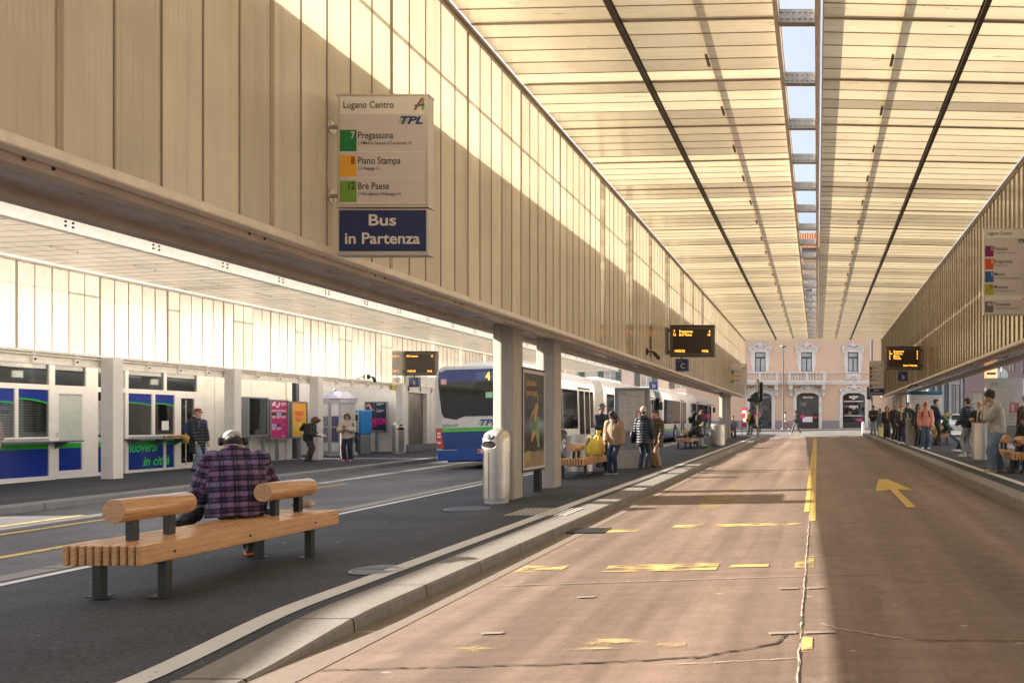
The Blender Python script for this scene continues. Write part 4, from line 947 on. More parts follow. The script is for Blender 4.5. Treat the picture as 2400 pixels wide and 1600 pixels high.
def stop_sign(loc, label, W, rows, blue, side_, second_logo=None):
    """sign standing off the canopy wall: white head, logo band, one row per bus line, optional navy foot"""
    zt, D = 1.20 if not blue else 1.62, .11
    zb = .0
    RH = .250; top = .195; band = .125
    Hw = top + band + RH * len(rows) + (.09 if second_logo else 0) + .035
    z0 = (.47 if blue else 0.0); z1 = z0 + Hw
    t = thing('stop_sign', label, 'stop sign', loc, 0, 'stop signs on the canopy walls')
    mb = MB(); mb.box(-W / 2, W / 2, -D / 2, D / 2, z0, z1, bev=.008); mb.box(-W / 2 - .004, W / 2 + .004, -D / 2 - .004, D / 2 + .004, z0 - .008, z0 + .016); mb.box(-W / 2 - .004, W / 2 + .004, -D / 2 - .004, D / 2 + .004, z1 - .012, z1 + .004); mb.build('casing', M_alu, t)
    y = -D / 2 - .001; e = .03
    mb = MB(); mb.box(-W / 2 + e, W / 2 - e, y - .001, y + .004, z0 + .03, z1 - .02, 0); mb.box(-W / 2 + e, W / 2 - e, y - .0016, y, z1 - top - band, z1 - top, 1)
    zr = z1 - top - band
    mats = [M_sgnw, M_sgn]
    for k, (num, cn, crgb, name, sub, dark) in enumerate(rows):
        if second_logo is not None and k == second_logo: zr -= .09
        mb.box(-W / 2 + e, W / 2 - e, y - .0017, y, zr - RH + .006, zr, 1)
        mats.append(colr(cn, crgb)); mb.box(-W / 2 + e, -W / 2 + e + .165, y - .0024, y, zr - RH + .008, zr - .03, len(mats) - 1); zr -= RH
    mb.build('face', mats, t)
    mb = MB(); yt = y - .0032
    text_mb(mb, 'Lugano Centro', (-W / 2 + e + .035, yt, z1 - .135), (1, 0, 0), (0, 0, 1), .098, 0, 1, 'L', 0, bold=.006, width=min(.5, W * .55))
    zr = z1 - top - band
    for k, (num, cn, crgb, name, sub, dark) in enumerate(rows):
        if second_logo is not None and k == second_logo: zr -= .09
        text_mb(mb, num, (-W / 2 + e + .148, yt, zr - .115), (1, 0, 0), (0, 0, 1), .098, 0 if dark else 1, .82, 'R', 0, bold=.012)
        text_mb(mb, name, (-W / 2 + e + .18, yt, zr - .115), (1, 0, 0), (0, 0, 1), .098, 0, .80, 'L', 0, bold=.008); text_mb(mb, sub, (-W / 2 + e + .18, yt, zr - .175), (1, 0, 0), (0, 0, 1), .048, 0, .80, 'L', 0, bold=.004); zr -= RH
    logo_tpl(mb, W / 2 - e - .02, z1 - top - band + .03, .075, yt, 2, 3)
    if second_logo is not None: mb.prism([(W / 2 - .2, z1 - top - band - RH * second_logo - .08), (W / 2 - .12, z1 - top - band - RH * second_logo - .02), (W / 2 - .08, z1 - top - band - RH * second_logo - .02), (W / 2 - .14, z1 - top - band - RH * second_logo - .08)], 'y', yt - .0005, yt, 4)
    a = W / 2 - e - .045; zz = z1 - .155     # little multicoloured A
    for P, m in (([(-.07, 0), (-.045, 0), (.03, .12), (.005, .12)], 4), ([(.012, 0), (.034, 0), (.034, .12), (.012, .10)], 5), ([(-.065, .035), (.04, .042), (.04, .062), (-.05, .055)], 6)):
        mb.prism([(a + p, zz + q) for p, q in P], 'y', yt - .0004 * m + .001, yt, m)
    mb.build('lettering', [M_txt, M_txtw, M_logo, colr('logo_green', (70, 150, 60)), colr('logo_red', (205, 60, 50)), colr('logo_lime', (150, 175, 70)), colr('logo_teal', (60, 130, 150))], t)
    if blue:
        mb = MB(); mb.box(-W / 2, W / 2, -D / 2, D / 2, 0.0, .455, bev=.008); mb.box(-W / 2 - .004, W / 2 + .004, -D / 2 - .004, D / 2 + .004, -.008, .016); fo = mb.build('foot_panel', M_alu, t)
        mb = MB(); mb.box(-W / 2 + .022, W / 2 - .022, y - .001, y + .004, .03, .435); mb.build('navy_face', M_navy, fo)
        mb = MB(); text_mb(mb, 'Bus', (0, y - .0025, .285), (1, 0, 0), (0, 0, 1), .155, 0, 1, 'C', 0, bold=.02, width=.27 * W / .9); text_mb(mb, 'in Partenza', (0, y - .0025, .105), (1, 0, 0), (0, 0, 1), .155, 0, 1, 'C', 0, bold=.02, width=.74 * W / .9); mb.build('navy_lettering', M_txtw, fo)
    s = side_
    for z in (z0 + .12, z1 - .30):
        mb = MB()
        mb.cyl((s * W / 2, 0, z), (s * (W / 2 + .12), 0, z), .022, 12); mb.cyl((s * (W / 2 + .085), 0, z), (s * (W / 2 + .10), 0, z), .065, 18)
        for q in range(4): mb.cyl((s * (W / 2 + .078), .045 * math.cos(q * 1.57 + .6), z + .045 * math.sin(q * 1.57 + .6)), (s * (W / 2 + .086), .045 * math.cos(q * 1.57 + .6), z + .045 * math.sin(q * 1.57 + .6)), .009, 6)
        mb.build('bracket', M_steel, t)
    return t
rows_l = [('7', 'line_seven_green', (24, 130, 72), 'Pregassona', '(→Molino Nuovo→Cornaredo→)', False), ('8', 'line_eight_amber', (238, 178, 64), 'Piano Stampa', '(→ Resega→)', True), ('12', 'line_twelve_green', (118, 168, 70), 'Brè Paese', '(→Ruvigliana→Aldesago→)', True)]
rows_r = [('2', 'line_two_purple', (130, 28, 100), 'Paradiso', '(→Lugano FFS→Loreto→)', False), ('3', 'line_three_orange', (214, 88, 48), 'Breganzona', '(→Lugano FFS→)', False), ('5', 'line_five_blue', (36, 96, 165), 'Manno', '(→Viola→Lamone-Cadempino→)', False), ('15', 'line_fifteen_olive', (178, 172, 64), 'Muzzano', '(→Sorengo→Cortivallo→)', True), ('461', 'line_grey', (120, 108, 118), 'Tesserete', '(→Lugano FFS→Canobbio→)', False)]
Zs = CZ + 1.65
stop_sign((-4.285, 7.42, Zs), 'large near stop sign with lines 7, 8 and 12 over a navy panel', .90, rows_l, True, -1)
stop_sign((-4.27, 40.8, CZ + 2.06), 'small far stop sign with lines 7, 8 and 12 beside the pink building', .90, rows_l, False, -1)
stop_sign((3.74, 14.7, CZ + 2.10), 'stop sign at the right edge listing lines 2, 3, 5, 15 and 461', .95, rows_r, False, 1, 4)
stop_sign((3.74, 46.8, CZ + 1.64), 'far right stop sign with five coloured rows over a navy panel', .95, rows_r, True, 1, 4)

M_led = pm('amber_led', (.9, .4, .05), .5, var=0, emit=(1.0, .36, .04), es=1.5); M_scr = pm('led_screen', (.035, .026, .020), .30, var=0); M_case = pm('display_case', (.115, .10, .085), .4, .3)
def display(loc, label, W, H, head, rows, foot, side_):
    t = thing('departure_display', label, 'departure display', loc, 0, 'led departure displays'); D = .22
    mb = MB(); mb.box(-W / 2, W / 2, -D / 2, D / 2, 0, H, bev=.015); mb.box(-W / 2 - .01, W / 2 + .01, -D / 2 - .05, D / 2, H, H + .02); mb.box(-W / 2 - .01, W / 2 + .01, -D / 2 - .02, D / 2, -.018, 0); mb.build('case', M_case, t)
    y = -D / 2
    mb = MB(); mb.box(-W / 2 + .10, W / 2 - .10, y - .003, y + .01, .09, H - .11); mb.build('screen', M_scr, t)
    mb = MB(); n = 7; rh = (H - .24) / n; cs = rh * 1.08
    put = lambda s, xx, r, al: text_mb(mb, s, (xx, y - .005, H - .135 - rh * (r + .82)), (1, 0, 0), (0, 0, 1), cs, 0, .86, al, 0, bold=.004)
    for r, (num, nm, mn) in enumerate(rows):
        put(num, -W / 2 + .12, r, 'L'); put(nm, -W / 2 + .30 * W / 1.4, r, 'L') if nm else None; put(mn, W / 2 - .13, r, 'R')
    for s, xx, al in foot: put(s, xx, 6, al)
    mb.build('led_text', M_led, t)
    mb = MB(); text_mb(mb, 'Partenze', (-W / 2 + .1, y - .004, H - .085), (1, 0, 0), (0, 0, 1), .06, 0, 1, 'L', 0); text_mb(mb, 'Min.', (W / 2 - .12, y - .004, H - .085), (1, 0, 0), (0, 0, 1), .06, 0, 1, 'R', 0); mb.build('heading', M_txt, t)
    mb = MB()
    for z in (.14, H - .14): mb.box(side_ * W / 2, side_ * (W / 2 + .09), -.04, .04, z - .04, z + .04)
    mb.box(side_ * (W / 2 + .07), side_ * (W / 2 + .10), -.06, .06, .04, H - .04); mb.cyl((0, 0, H + .02), (0, 0, H + .07), .012, 8); mb.build('bracket', M_case, t); return t
display((-4.00, 24.0, CZ + 2.10), 'led departure display for Pregassona and Bre Paese above the letter C', 1.42, .97, 0, [('7', 'Pregassona', '4'), ('12', "Bre' Paese", '18')], [('14/02/25', -.55, 'L'), ('14:26', .52, 'R')], -1)
display((3.50, 30.3, CZ + 2.12), 'led departure display with four lines and Linea 15 deviata', 1.40, .90, 0, [('3', 'Breganzona', '4'), ('461', 'Tesserete', '4'), ('5', 'Manno', '5'), ('2', 'Paradiso', '6')], [('Linea 15 deviata', .55, 'R')], 1)
display((-16.38, 30.9, CZ + 1.93), 'led departure display for Lamone over the letter E on the side canopy', 1.33, .96, 0, [('441', 'Lamone', '13')], [('14-02-25', -.5, 'L'), ('14:26', .5, 'R')], -1)
def letter(loc, ch, label, S=.42, rz=0):
    t = thing('stop_letter', label, 'letter sign', loc, rz, 'navy stop letter boxes'); D = .16
    mb = MB(); mb.box(-S / 2, S / 2, -D / 2, D / 2, 0, S * .95, bev=.008); mb.build('box', M_navy, t)
    mb = MB()
    for x0, x1, z0, z1 in ((-S * .44, S * .44, .02, .024), (-S * .44, S * .44, S * .9, S * .9 + .004), (-S * .44, -S * .44 + .004, .02, S * .9), (S * .44 - .004, S * .44, .02, S * .9)): mb.box(x0, x1, -D / 2 - .002, -D / 2, z0, z1)
    text_mb(mb, ch, (0.03, -D / 2 - .003, S * .22), (1, 0, 0), (0, 0, 1), S * .52, 0, 1, 'C', 0, bold=.03); text_mb(mb, 'Corsia', (-S * .33, -D / 2 - .003, S * .70), (1, 0, 0), (0, 0, 1), S * .13, 0, 1, 'L', 0)
    text_mb(mb, ch, (D / 2 + .003, 0, S * .22), (0, 1, 0), (0, 0, 1), S * .42, 0, .5, 'C', 0, bold=.03)
    mb.build('lettering', pm('pale_lettering', (.52, .52, .54), .5, var=0), t); mb = MB(); mb.cyl((-.02, 0, S * .95), (-.02, 0, S * .95 + .09), .022, 10); mb.build('hanger', M_black, t); return t
letter((-4.33, 24.0, CZ + 1.62), 'C', 'navy letter C box hanging under a departure display')
letter((3.46, 30.3, CZ + 1.64), 'B', 'navy letter B box hanging under the four-line display')
letter((-16.65, 30.9, CZ + 1.44), 'E', 'navy letter E box hanging under the Lamone display', .42)
letter((7.3, 25.6, CZ + 1.63), 'A', 'navy letter A box hanging before the violet building', .55)
letter((-8.75, 40.0, CZ + 1.72), 'D', 'navy letter D box hanging above the buses', .46)
def cctv(loc, label, d, flip=1):
    t = thing('security_camera', label, 'camera', loc, 0, 'security cameras'); mb = MB(); mb.box(-.02, .02, -.06, .06, -.09, .09); mb.tube([(.02 * flip, 0, 0), (.16 * flip, 0, 0), (.2 * flip, -.02, -.03)], .025, 10); mb.build('mount', M_black, t)
    mb = MB(); p = Vector((.2 * flip, -.02, -.04)); dv = Vector(d).normalized(); mb.tube([p, p + dv * .24, p + dv * .28], [.055, .06, .045], 14); mb.build('body', M_black, t, True); return t
cctv((XL + .03, 21.1, CZ + 1.98), 'black security camera on the left canopy wall left of the display', (.5, -.4, -.5))
cctv((XW + .09, 28.3, CZ + 1.70), 'small security camera on the glowing white canopy wall', (.5, -.5, -.4))
cctv((XR - .03, 32.0, CZ + 1.58), 'black security camera beside the letter B box', (-.5, -.5, -.3), -1)

# ================================================================== ADVERT BOARD between the two columns, and timetable boards
ad = thing('advert_board', 'black framed dark poster board with gold Join the journey lettering', 'advert board', (-5.30, 13.75, gz(1.465, 13.7)))
mb = MB(); mb.box(-.09, .09, -.56, .56, .42, 2.30, bev=.012); mb.build('case', M_black, ad)
for y in (-.50, .42): mb = MB(); mb.box(-.06, .06, y - .06, y + .06, -.03, .42); mb.build('leg', M_black, ad)
mb = MB(); mb.box(.09, .097, -.52, .52, .46, .50); mb.box(.09, .097, -.52, .52, 2.2, 2.26); mb.box(.09, .096, -.52, -.48, .5, 2.2); mb.box(.09, .096, .48, .52, .5, 2.2); mb.build('trim', M_alu, ad)
mb = MB(); mb.box(.089, .093, -.48, .48, .5, 2.2, 0); mb.box(.093, .0935, -.48, .48, .5, .78, 1); pst = mb.build('poster', [pm('charcoal_print', (.035, .033, .03), .12, coat=.8, var=.3, vs=3), pm('gold_brown_print', (.24, .17, .09), .3, var=.3)], ad)
mb = MB(); text_mb(mb, 'Join the', (.0938, -.40, 1.98), (0, 1, 0), (0, 0, 1), .17, 0, 1, 'L', 0, bold=.02, width=.5); text_mb(mb, 'journey!', (.0938, -.38, 1.80), (0, 1, 0), (0, 0, 1), .17, 0, 1, 'L', 0, bold=.02, width=.5); mb.build('lettering', pm('gold_lettering', (.52, .32, .06), .4, var=.05), pst)
mb = MB()
for P, m in (([(.02, 1.62), (.12, 1.70), (.20, 1.60), (.13, 1.45), (.10, 1.30), (-.06, 1.28), (-.02, 1.48)], 0), ([(-.05, 1.29), (.10, 1.31), (.20, .93), (.15, .92), (.06, 1.1), (-.12, .95), (-.17, .98)], 0), ([(.08, 1.4), (.22, 1.42), (.26, .86), (.16, .85)], 1), ([(-.06, 1.35), (.12, 1.33), (.10, 1.17), (-.10, 1.16)], 2), ([(.17, 1.62), (.20, 1.80), (.12, 1.86), (.10, 1.84), (.16, 1.78)], 0), ([(-.02, 1.5), (-.2, 1.35), (-.22, 1.38), (-.04, 1.58)], 0), ([(-.43, .62), (-.2, .62), (-.18, .80), (-.40, .80)], 3)): mb.prism(P, 'x', .0935, .0938 + .0002 * m, m)
mb.build('dancing_figure', [pm('ochre_figure', (.40, .26, .07), .4), pm('leaf_green', (.18, .30, .12), .4), pm('teal_cloth', (.06, .20, .15), .4), pm('brass_sketch', (.38, .28, .08), .4)], pst)
def info_board(loc, label, base, rz=0, W=1.16, red=True):
    t = thing('timetable_board', label, 'timetable board', loc, rz, 'glazed timetable boards'); D = .16; z0 = .95
    mb = MB(); mb.box(-W / 2, W / 2, -D / 2, D / 2, z0, 2.2, bev=.02); mb.build('case', M_grey if base else M_greyl, t)
    mb = MB(); mb.box(-W / 2 + .02, W / 2 - .02, -D / 2 + .01, D / 2 - .01, .5, z0); mb.build('grey_panel', M_grey, t)
    if base: mb = MB(); mb.box(-W / 2 - .02, W / 2 + .02, -.2, .2, -.05, .5); mb.build('concrete_base', M_conc, t)
    else:
        for x in (-W / 2 + .08, W / 2 - .08): mb = MB(); mb.box(x - .04, x + .04, -.05, .05, -.05, .5); mb.build('leg', M_grey, t)
    a, b = -W / 2 + .12, W / 2 - .12; y = -D / 2 - .002
    mb = MB(); mb.box(a, b, y, y + .005, 1.02, 2.1); sh = mb.build('sheet', pm('timetable_paper', (.44, .41, .37), .25, coat=.4), t)
    mb = MB(); w_ = (b - a) / 3
    for i in range(3):
        for j in range(3):
            x0 = a + .02 + i * w_; zt = 1.93 - j * .30
            mb.box(x0, x0 + w_ - .03, y - .0012, y, zt - .27, zt, 1)
            for q in range(6): mb.box(x0 + .02, x0 + w_ - (.06 + .04 * ((q * 7 + i) % 3)), y - .0022, y - .0012, zt - .06 - q * .034, zt - .05 - q * .034, 0)
    mb.box(a, b, y - .0014, y, 1.945, 1.952, 0)
    if red: mb.box(b - w_ * 1.0, b - .01, y - .003, y, 1.30, 1.56, 2); mb.box(b - w_ * .85, b - w_ * .5, y - .004, y, 1.34, 1.52, 1)
    text_mb(mb, 'TPL', (a + .03, y - .002, 2.0), (1, 0, 0), (0, 0, 1), .10, 0, 1.2, 'L', 0, shear=.3, bold=.03)
    mb.build('print', [pm('grey_print', (.22, .21, .22), .6), pm('timetable_cell', (.52, .49, .45), .3), pm('red_print', (.48, .10, .10), .4)], sh); return t
info_board((-5.05, 20.4, gz(1.475, 20.4)), 'glazed timetable board on a concrete block behind the waiting group', True, 0, .95)
P = at(2353, 950, 19.5); info_board((P.x, 19.5, gz(1.262, 19.5)), 'glazed timetable board with red panel behind the grey sweatshirt', False, 0, 1.0)
P = at(2170, 980, 36); t = info_board((P.x, 36, gz(1.262, 36)), 'timetable board with teal top behind the pink jacket', False, 0, 1.5, False)
mb = MB(); mb.box(-.8, .8, -.12, .12, 2.2, 2.36, bev=.02); mb.build('teal_header', colr('teal_header', (22, 92, 120)), t)
# ================================================================== BUSES
M_silver = pm('silver_bus_paint', (.56, .545, .52), .28, coat=.6, var=.05); M_busblue = pm('bus_blue_paint', srgb(4, 52, 118), .22, coat=.25, var=.05); M_busgreen = pm('bus_green_stripe', srgb(72, 172, 62), .25, coat=.6, var=.03)
M_bglassd = pm('bus_window_glass', (.010, .011, .012), .05, var=0, spec=.42); M_rub = pm('black_rubber', (.016, .016, .017), .7); M_bellow = pm('bellows_fabric', (.42, .40, .37), .75, bump=.2, bs=40)
M_red = pm('tail_light_red', (.42, .012, .012), .15, coat=1, var=0); M_redl = pm('tail_light_clear', (.75, .55, .5), .15, coat=1, var=0); M_rim = pm('wheel_rim', (.34, .34, .36), .35, .7)
M_roofw = pm('bus_roof_white', (.70, .68, .65), .35, coat=.3)
def bus(loc, rz, label, sections, full=True, wrap=None, W=2.55):
    """sections: list of (y0, y1). local y runs along the bus from its rear, z=0 on the road"""
    t = thing('articulated_bus', label, 'bus', loc, rz, 'articulated buses at the stops')
    def prof(y, ins=0.0, zt=3.0):
        w_ = W / 2 - ins; P = [(-w_, .34), (w_, .34), (w_, 2.55)]
        for k in range(1, 6): a = k / 5 * math.pi / 2; P.append((w_ - .16 * (1 - math.cos(a)) - .10 * (k / 5), 2.55 + (zt - 2.55) * math.sin(a)))
        Q = [(-x, z) for x, z in P[2:]][::-1]
        return [(x, y, z) for x, z in P + Q]
    body = MB()
    for k, (a, b) in enumerate(sections):
        ra = .0 if k == 0 else 0
        if k == 0: body.loft([prof(a + .05, .12, 2.90), prof(a + .0, .06, 2.93) if False else prof(a + .07, .03, 2.97), prof(a + .22, 0, 3.0), prof(b, 0)])
        else: body.loft([prof(a, 0), prof(b - .25, 0), prof(b - .02, .08, 2.92)])
    bo = body.build('body', M_silver, t, True, 35)
    # lower skirt in blue with green stripe
    mb = MB()
    for k, (a, b) in enumerate(sections):
        for s in (-1, 1):
            mb.box(s * (W / 2), s * (W / 2 + .006), a + (.25 if k == 0 else 0), b - .02, .34, .72, 0); mb.box(s * (W / 2), s * (W / 2 + .007), a + (.25 if k == 0 else 0), b - .02, .72, .84, 1)
    mb.build('skirt_band', [M_busblue, M_busgreen], t)
    # bellows between the sections
    if len(sections) > 1:
        mb = MB(); a, b = sections[0][1], sections[1][0]; n = 9
        mb.loft([[(x * (.985 if q % 2 else .94), a + (b - a) * q / n, z * (.99 if q % 2 else .965) + .01) for x, _, z in prof(0)] for q in range(n + 1)]); mb.build('bellows', M_bellow, t)
    # side windows, doors, wheels
    for k, (a, b) in enumerate(sections):
        L = b - a
        doors = [(a + 5.1, 1.25)] if k == 0 else [(a + 1.6, 1.25), (b - 2.2, 1.2)]
        wheels = [a + 3.5] if k == 0 else [a + 2.2 - .9, b - 2.95]
        if k == 1: doors = [(a + 2.4, 1.25), (b - 1.9, 1.15)]; wheels = [a + 1.1, b - 3.2]
        cuts = [a + .35] + [q for d, wd in doors for q in (d, d + wd)] + [b - .12]
        for s in (1, -1):
            for q0, q1 in zip(cuts[::2], cuts[1::2]):
                q0 += .06; q1 -= .06
                n = max(1, round((q1 - q0) / 1.5))
                for i in range(n):
                    mb = MB(); mb.box(s * (W / 2 + .001), s * (W / 2 + .008), q0 + (q1 - q0) * i / n + .02, q0 + (q1 - q0) * (i + 1) / n - .02, 1.12, 2.45, bev=.003); mb.build('window', M_bglassd, t)
        for d, wd in doors:
            for i in range(2):
                mb = MB(); y0 = d + wd / 2 * i; mb.box(W / 2 + .002, W / 2 + .02, y0 + .01, y0 + wd / 2 - .01, .40, 2.5, bev=.006); dd = mb.build('door', M_silver, t)
                mb = MB(); mb.box(W / 2 + .02, W / 2 + .024, y0 + .06, y0 + wd / 2 - .06, .50, 2.44); mb.build('glass', M_bglassd, dd)
            mb = MB(); mb.box(W / 2 + .001, W / 2 + .012, d - .02, d + wd + .02, 2.5, 2.56); mb.build('door_header', M_rub, t)
        for y in wheels:
            for s in (1, -1):
                mb = MB(); n = 22; P = [(y + .62 * math.cos(math.pi * i / n), .5 + .60 * math.sin(math.pi * i / n)) for i in range(n + 1)]
                mb.prism(P + [(y - .62, .33), (y + .62, .33)], 'x', s * (W / 2 + .0075), s * (W / 2 + .010)); mb.build('wheel_arch', M_rub, t)
                mb = MB(); xo = s * (W / 2 + .03); mb.tube([(xo - s * .28, y, .49), (xo - s * .02, y, .49), (xo, y, .49)], [.49, .49, .46], 32); wh = mb.build('wheel', M_rub, t, True, 40)
                mb = MB(); mb.tube([(xo, y, .49), (xo + s * .012, y, .49)], [.30, .27], 24)
                for q in range(10): mb.cyl((xo + s * .012, y + .19 * math.cos(q * .628), .49 + .19 * math.sin(q * .628)), (xo + s * .03, y + .19 * math.cos(q * .628), .49 + .19 * math.sin(q * .628)), .018, 6)
                mb.tube([(xo, y, .49), (xo + s * .04, y, .49)], [.12, .09], 16); mb.build('rim', M_rim, wh, True, 40)
        mb = MB(); mb.box(-.85, .85, a + 1.0, a + min(4.2, L - .6), 2.98, 3.17, bev=.09); mb.box(-.95, .95, a + .6, b - .5, 2.97, 3.03, bev=.03); mb.build('roof_unit', M_roofw, t)
    # a dark underbody so that daylight does not shine through beneath
    mb = MB(); mb.box(-W / 2 + .12, W / 2 - .12, .5, sections[-1][1] - .4, .24, .36); mb.build('underbody', M_rub, t)
    # rear end
    y = .045
    mb = MB(); P = [(-1.13, 2.86), (1.13, 2.86), (1.13, 2.62), (1.06, 1.72), (1.0, 1.55), (.62, 1.52), (.42, 1.44), (-.42, 1.52) if False else (.30, 1.44), (-.30, 1.44), (-.42, 1.46), (-.62, 1.52), (-1.0, 1.55), (-1.06, 1.72), (-1.13, 2.62)]
    P = [(-1.13, 2.52), (1.13, 2.52), (1.05, 1.66), (.98, 1.53), (.50, 1.55), (-.40, 1.55), (-.62, 1.45), (-.98, 1.53), (-1.05, 1.66)]
    mb.prism(P, 'y', y - .012, y + .02); rw = mb.build('rear_window', M_bglassd, t)
    mb = MB(); mb.prism([(-1.13, 2.525), (1.13, 2.525), (1.10, 2.83), (-1.10, 2.83)], 'y', y - .014, y + .02, 0); mb.prism([(-1.0, 2.83), (1.0, 2.83), (.9, 2.885), (-.9, 2.885)], 'y', y - .010, y + .02, 0)
    mb.build('rear_header', pm('grey_bus_rear', (.20, .235, .26), .25, coat=.6) if not full else M_busblue, t)
    if full:
        mb = MB(); mb.box(.0, .66, y - .018, y - .013, 2.56, 2.80); mb.build('number_panel', pm('deep_blue_panel', (.02, .06, .2), .15, coat=.8), t)
        mb = MB(); text_mb(mb, '4', (.36, y - .020, 2.565), (1, 0, 0), (0, 0, 1), .32, 0, .8, 'C', 0, bold=.02); mb.build('route_number', M_led, t)
        mb = MB(); mb.box(-1.04, -.88, y - .018, y - .012, 2.47, 2.62, 0); mb.box(.28, .48, y - .019, y - .012, 2.06, 2.22, 1); mb.build('stickers', [pm('pink_sticker', (.72, .42, .42), .5), pm('mint_sticker', (.30, .62, .36), .5)], rw)
    mb = MB(); mb.box(-1.06, 1.06, y - .012, y + .02, 1.235, 1.50, 0)
    if not full: pass
    mb.build('white_band', M_silver, t)
    mb = MB(); mb.box(-1.06, 1.06, y - .014, y + .02, 1.115, 1.232); mb.build('green_stripe', M_busgreen, t)
    mb = MB(); mb.box(-1.06, 1.06, y - .013, y + .02, .62, 1.113, bev=.012); mb.box(-.75, .75, y - .016, y - .013, .64, .645); mb.build('engine_cover', M_busblue, t)
    mb = MB(); mb.loft([[(x * q, y + dy, z) for x, z in ((-1.2, .30 + zz), (1.2, .30 + zz), (1.235, .60), (.62, .60), (.5, .66), (-.5, .66), (-.62, .60), (-1.235, .60))] for q, dy, zz in ((.985, -.03, .0), (1.0, .0, .02), (1.005, .25, .03))]); mb.build('bumper', pm('bus_bumper_blue', srgb(8, 66, 140), .25, coat=.3, var=.04), t)
    mb = MB(); mb.box(-.0, .50, y - .040, y - .03, .50, .60, 0); mb.box(-.0, .10, y - .0405, y - .0395, .51, .59, 2); text_mb(mb, 'TI·33', (.115, y - .042, .515), (1, 0, 0), (0, 0, 1), .10, 1, 1, 'L', 0, bold=.02); mb.build('number_plate', [M_wht, M_txt, colr('cantonal_red', (190, 40, 40))], t)
    for s in (-1, 1):
        mb = MB(); mb.prism([(s * 1.245, 1.23), (s * 1.07, 1.23), (s * 1.0, .66), (s * 1.21, .66)], 'y', y - .022, y + .12, 0); lt = mb.build('tail_light', M_red, t)
        mb = MB()
        for z in (1.08, .99, .82): mb.box(s * 1.19, s * 1.09, y - .028, y - .021, z - .03, z + .03)
        mb.build('lens', M_redl, lt)
    mb = MB()
    if full:
        text_mb(mb, 'tplsa.ch', (-1.03, y - .016, 1.27), (1, 0, 0), (0, 0, 1), .12, 0, 1, 'L', 0, shear=.15, width=.45); text_mb(mb, 'TPL', (.60, y - .016, 1.28), (1, 0, 0), (0, 0, 1), .24, 1, 1, 'R', 0, shear=.3, bold=.03, width=.52)
        for k in range(3): mb.box(.02 + .02 * k, .22 + .02 * k, y - .0162 - .0003 * k, y - .0155, 1.31 + .04 * k, 1.322 + .04 * k, 2)
        mb.build('lettering', [M_txt, M_logo, M_busgreen], t)
    # front end and mirrors
    e = sections[-1][1]
    mb = MB(); mb.box(-1.12, 1.12, e - .03, e + .02, 1.15, 2.5, bev=.02); mb.build('windscreen', M_bglassd, t)
    mb = MB(); mb.box(-1.0, 1.0, e - .03, e + .015, 2.55, 2.85, bev=.02); mb.build('destination_panel', M_rub, t)
    for s in (-1, 1): mb = MB(); mb.tube([(s * 1.2, e - .1, 2.55), (s * 1.42, e + .25, 2.5), (s * 1.42, e + .28, 2.3)], .025, 8); mb.box(s * 1.42 - .1, s * 1.42 + .1, e + .24, e + .32, 1.95, 2.35, bev=.03); mb.build('mirror', M_rub, t)
    if wrap:
        mb = MB()
        for k in range(6): mb.prism([(4.4 + k * .36, .9), (4.55 + k * .36, .9), (4.65 + k * .36, 1.1 + .12 * (k % 3)), (4.5 + k * .36, 1.1 + .1 * (k % 3))], 'x', W / 2 + .009, W / 2 + .011)
        mb.build('pink_wrap', colr('pink_wrap', (225, 70, 150)), t)
    return t
zb = gz(1.67, 21.9)
b1 = bus((-9.97, 21.95, gz(1.66, 22)), R(-1.2), 'articulated bus with blue rear, green stripe and route number 4', [(0, 7.0), (8.1, 17.2)])
b1.rotation_euler.y = R(-1.6); b1.scale = (1, 1, 1.035)
b2 = bus((-9.65, 40.4, gz(1.64, 40)), R(-.5), 'grey backed articulated bus with a pink wrap farther along the left lane', [(0, 7.2), (8.3, 17.8)], False, True)

# ================================================================== PINK PALAZZO across the street
M_pink = NT('pink_plaster'); v = M_pink.obj(); n = M_pink.noise(v, .8, 5, .6); M_pink.base(M_pink.mix(n, (.60, .42, .305), (.69, .49, .365))); M_pink.b.inputs['Roughness'].default_value = .85; M_pink = M_pink.m
M_stone = pm('carved_limestone', (.66, .61, .585), .75, var=.14, vs=3, bump=.15, bs=12); M_wframe = pm('dark_window_frame', (.05, .04, .04), .4); M_base = pm('violet_granite_base', (.27, .235, .25), .6, var=.15)
M_wglass = pm('sky_toned_window_glass', (.36, .38, .39), .04, coat=1, var=.3, vs=1.2, spec=.9); M_shop = glass_mat('shop_window_glass', (.9, .9, .9), clear=.95); M_tile = pm('terracotta_tile', (.42, .17, .09), .8, var=.3, vs=9)  # window glass: pale base colour stands in for the sky mirrored in the panes
YB = 71.0; GB = gz(1.5, 71)
kpx = YB / F
pal = thing('pink_palazzo', 'pink stuccoed palazzo with carved window surrounds, balconies and arched shop windows', 'building', (0, YB, GB))
ux = lambda u: (u - PX) * kpx; vz = lambda v: CZ + (PY - v) * kpx - GB
XA, XE = ux(1610), ux(2122); ZC = vz(596)
wc = [1782, 1890.5, 1999.5]; arches = [(ux(c), 1.78 / 2) for c in (1783, 1893, 2001)]
mb = MB()
z1f, z2b, zsill = vz(899), vz(899), vz(872)
holes = []
for c in wc:
    x = ux(c); holes += [(x - .5, x + .5, vz(871), vz(825)), (x - .5, x + .5, vz(735), vz(668))]
for x, hw in arches: holes.append((x - 1.05, x + 1.05, .12, vz(921)))
xs = sorted(set([XA, XE] + [q for h in holes for q in h[:2]])); zs = sorted(set([-.3, ZC] + [q for h in holes for q in h[2:]]))
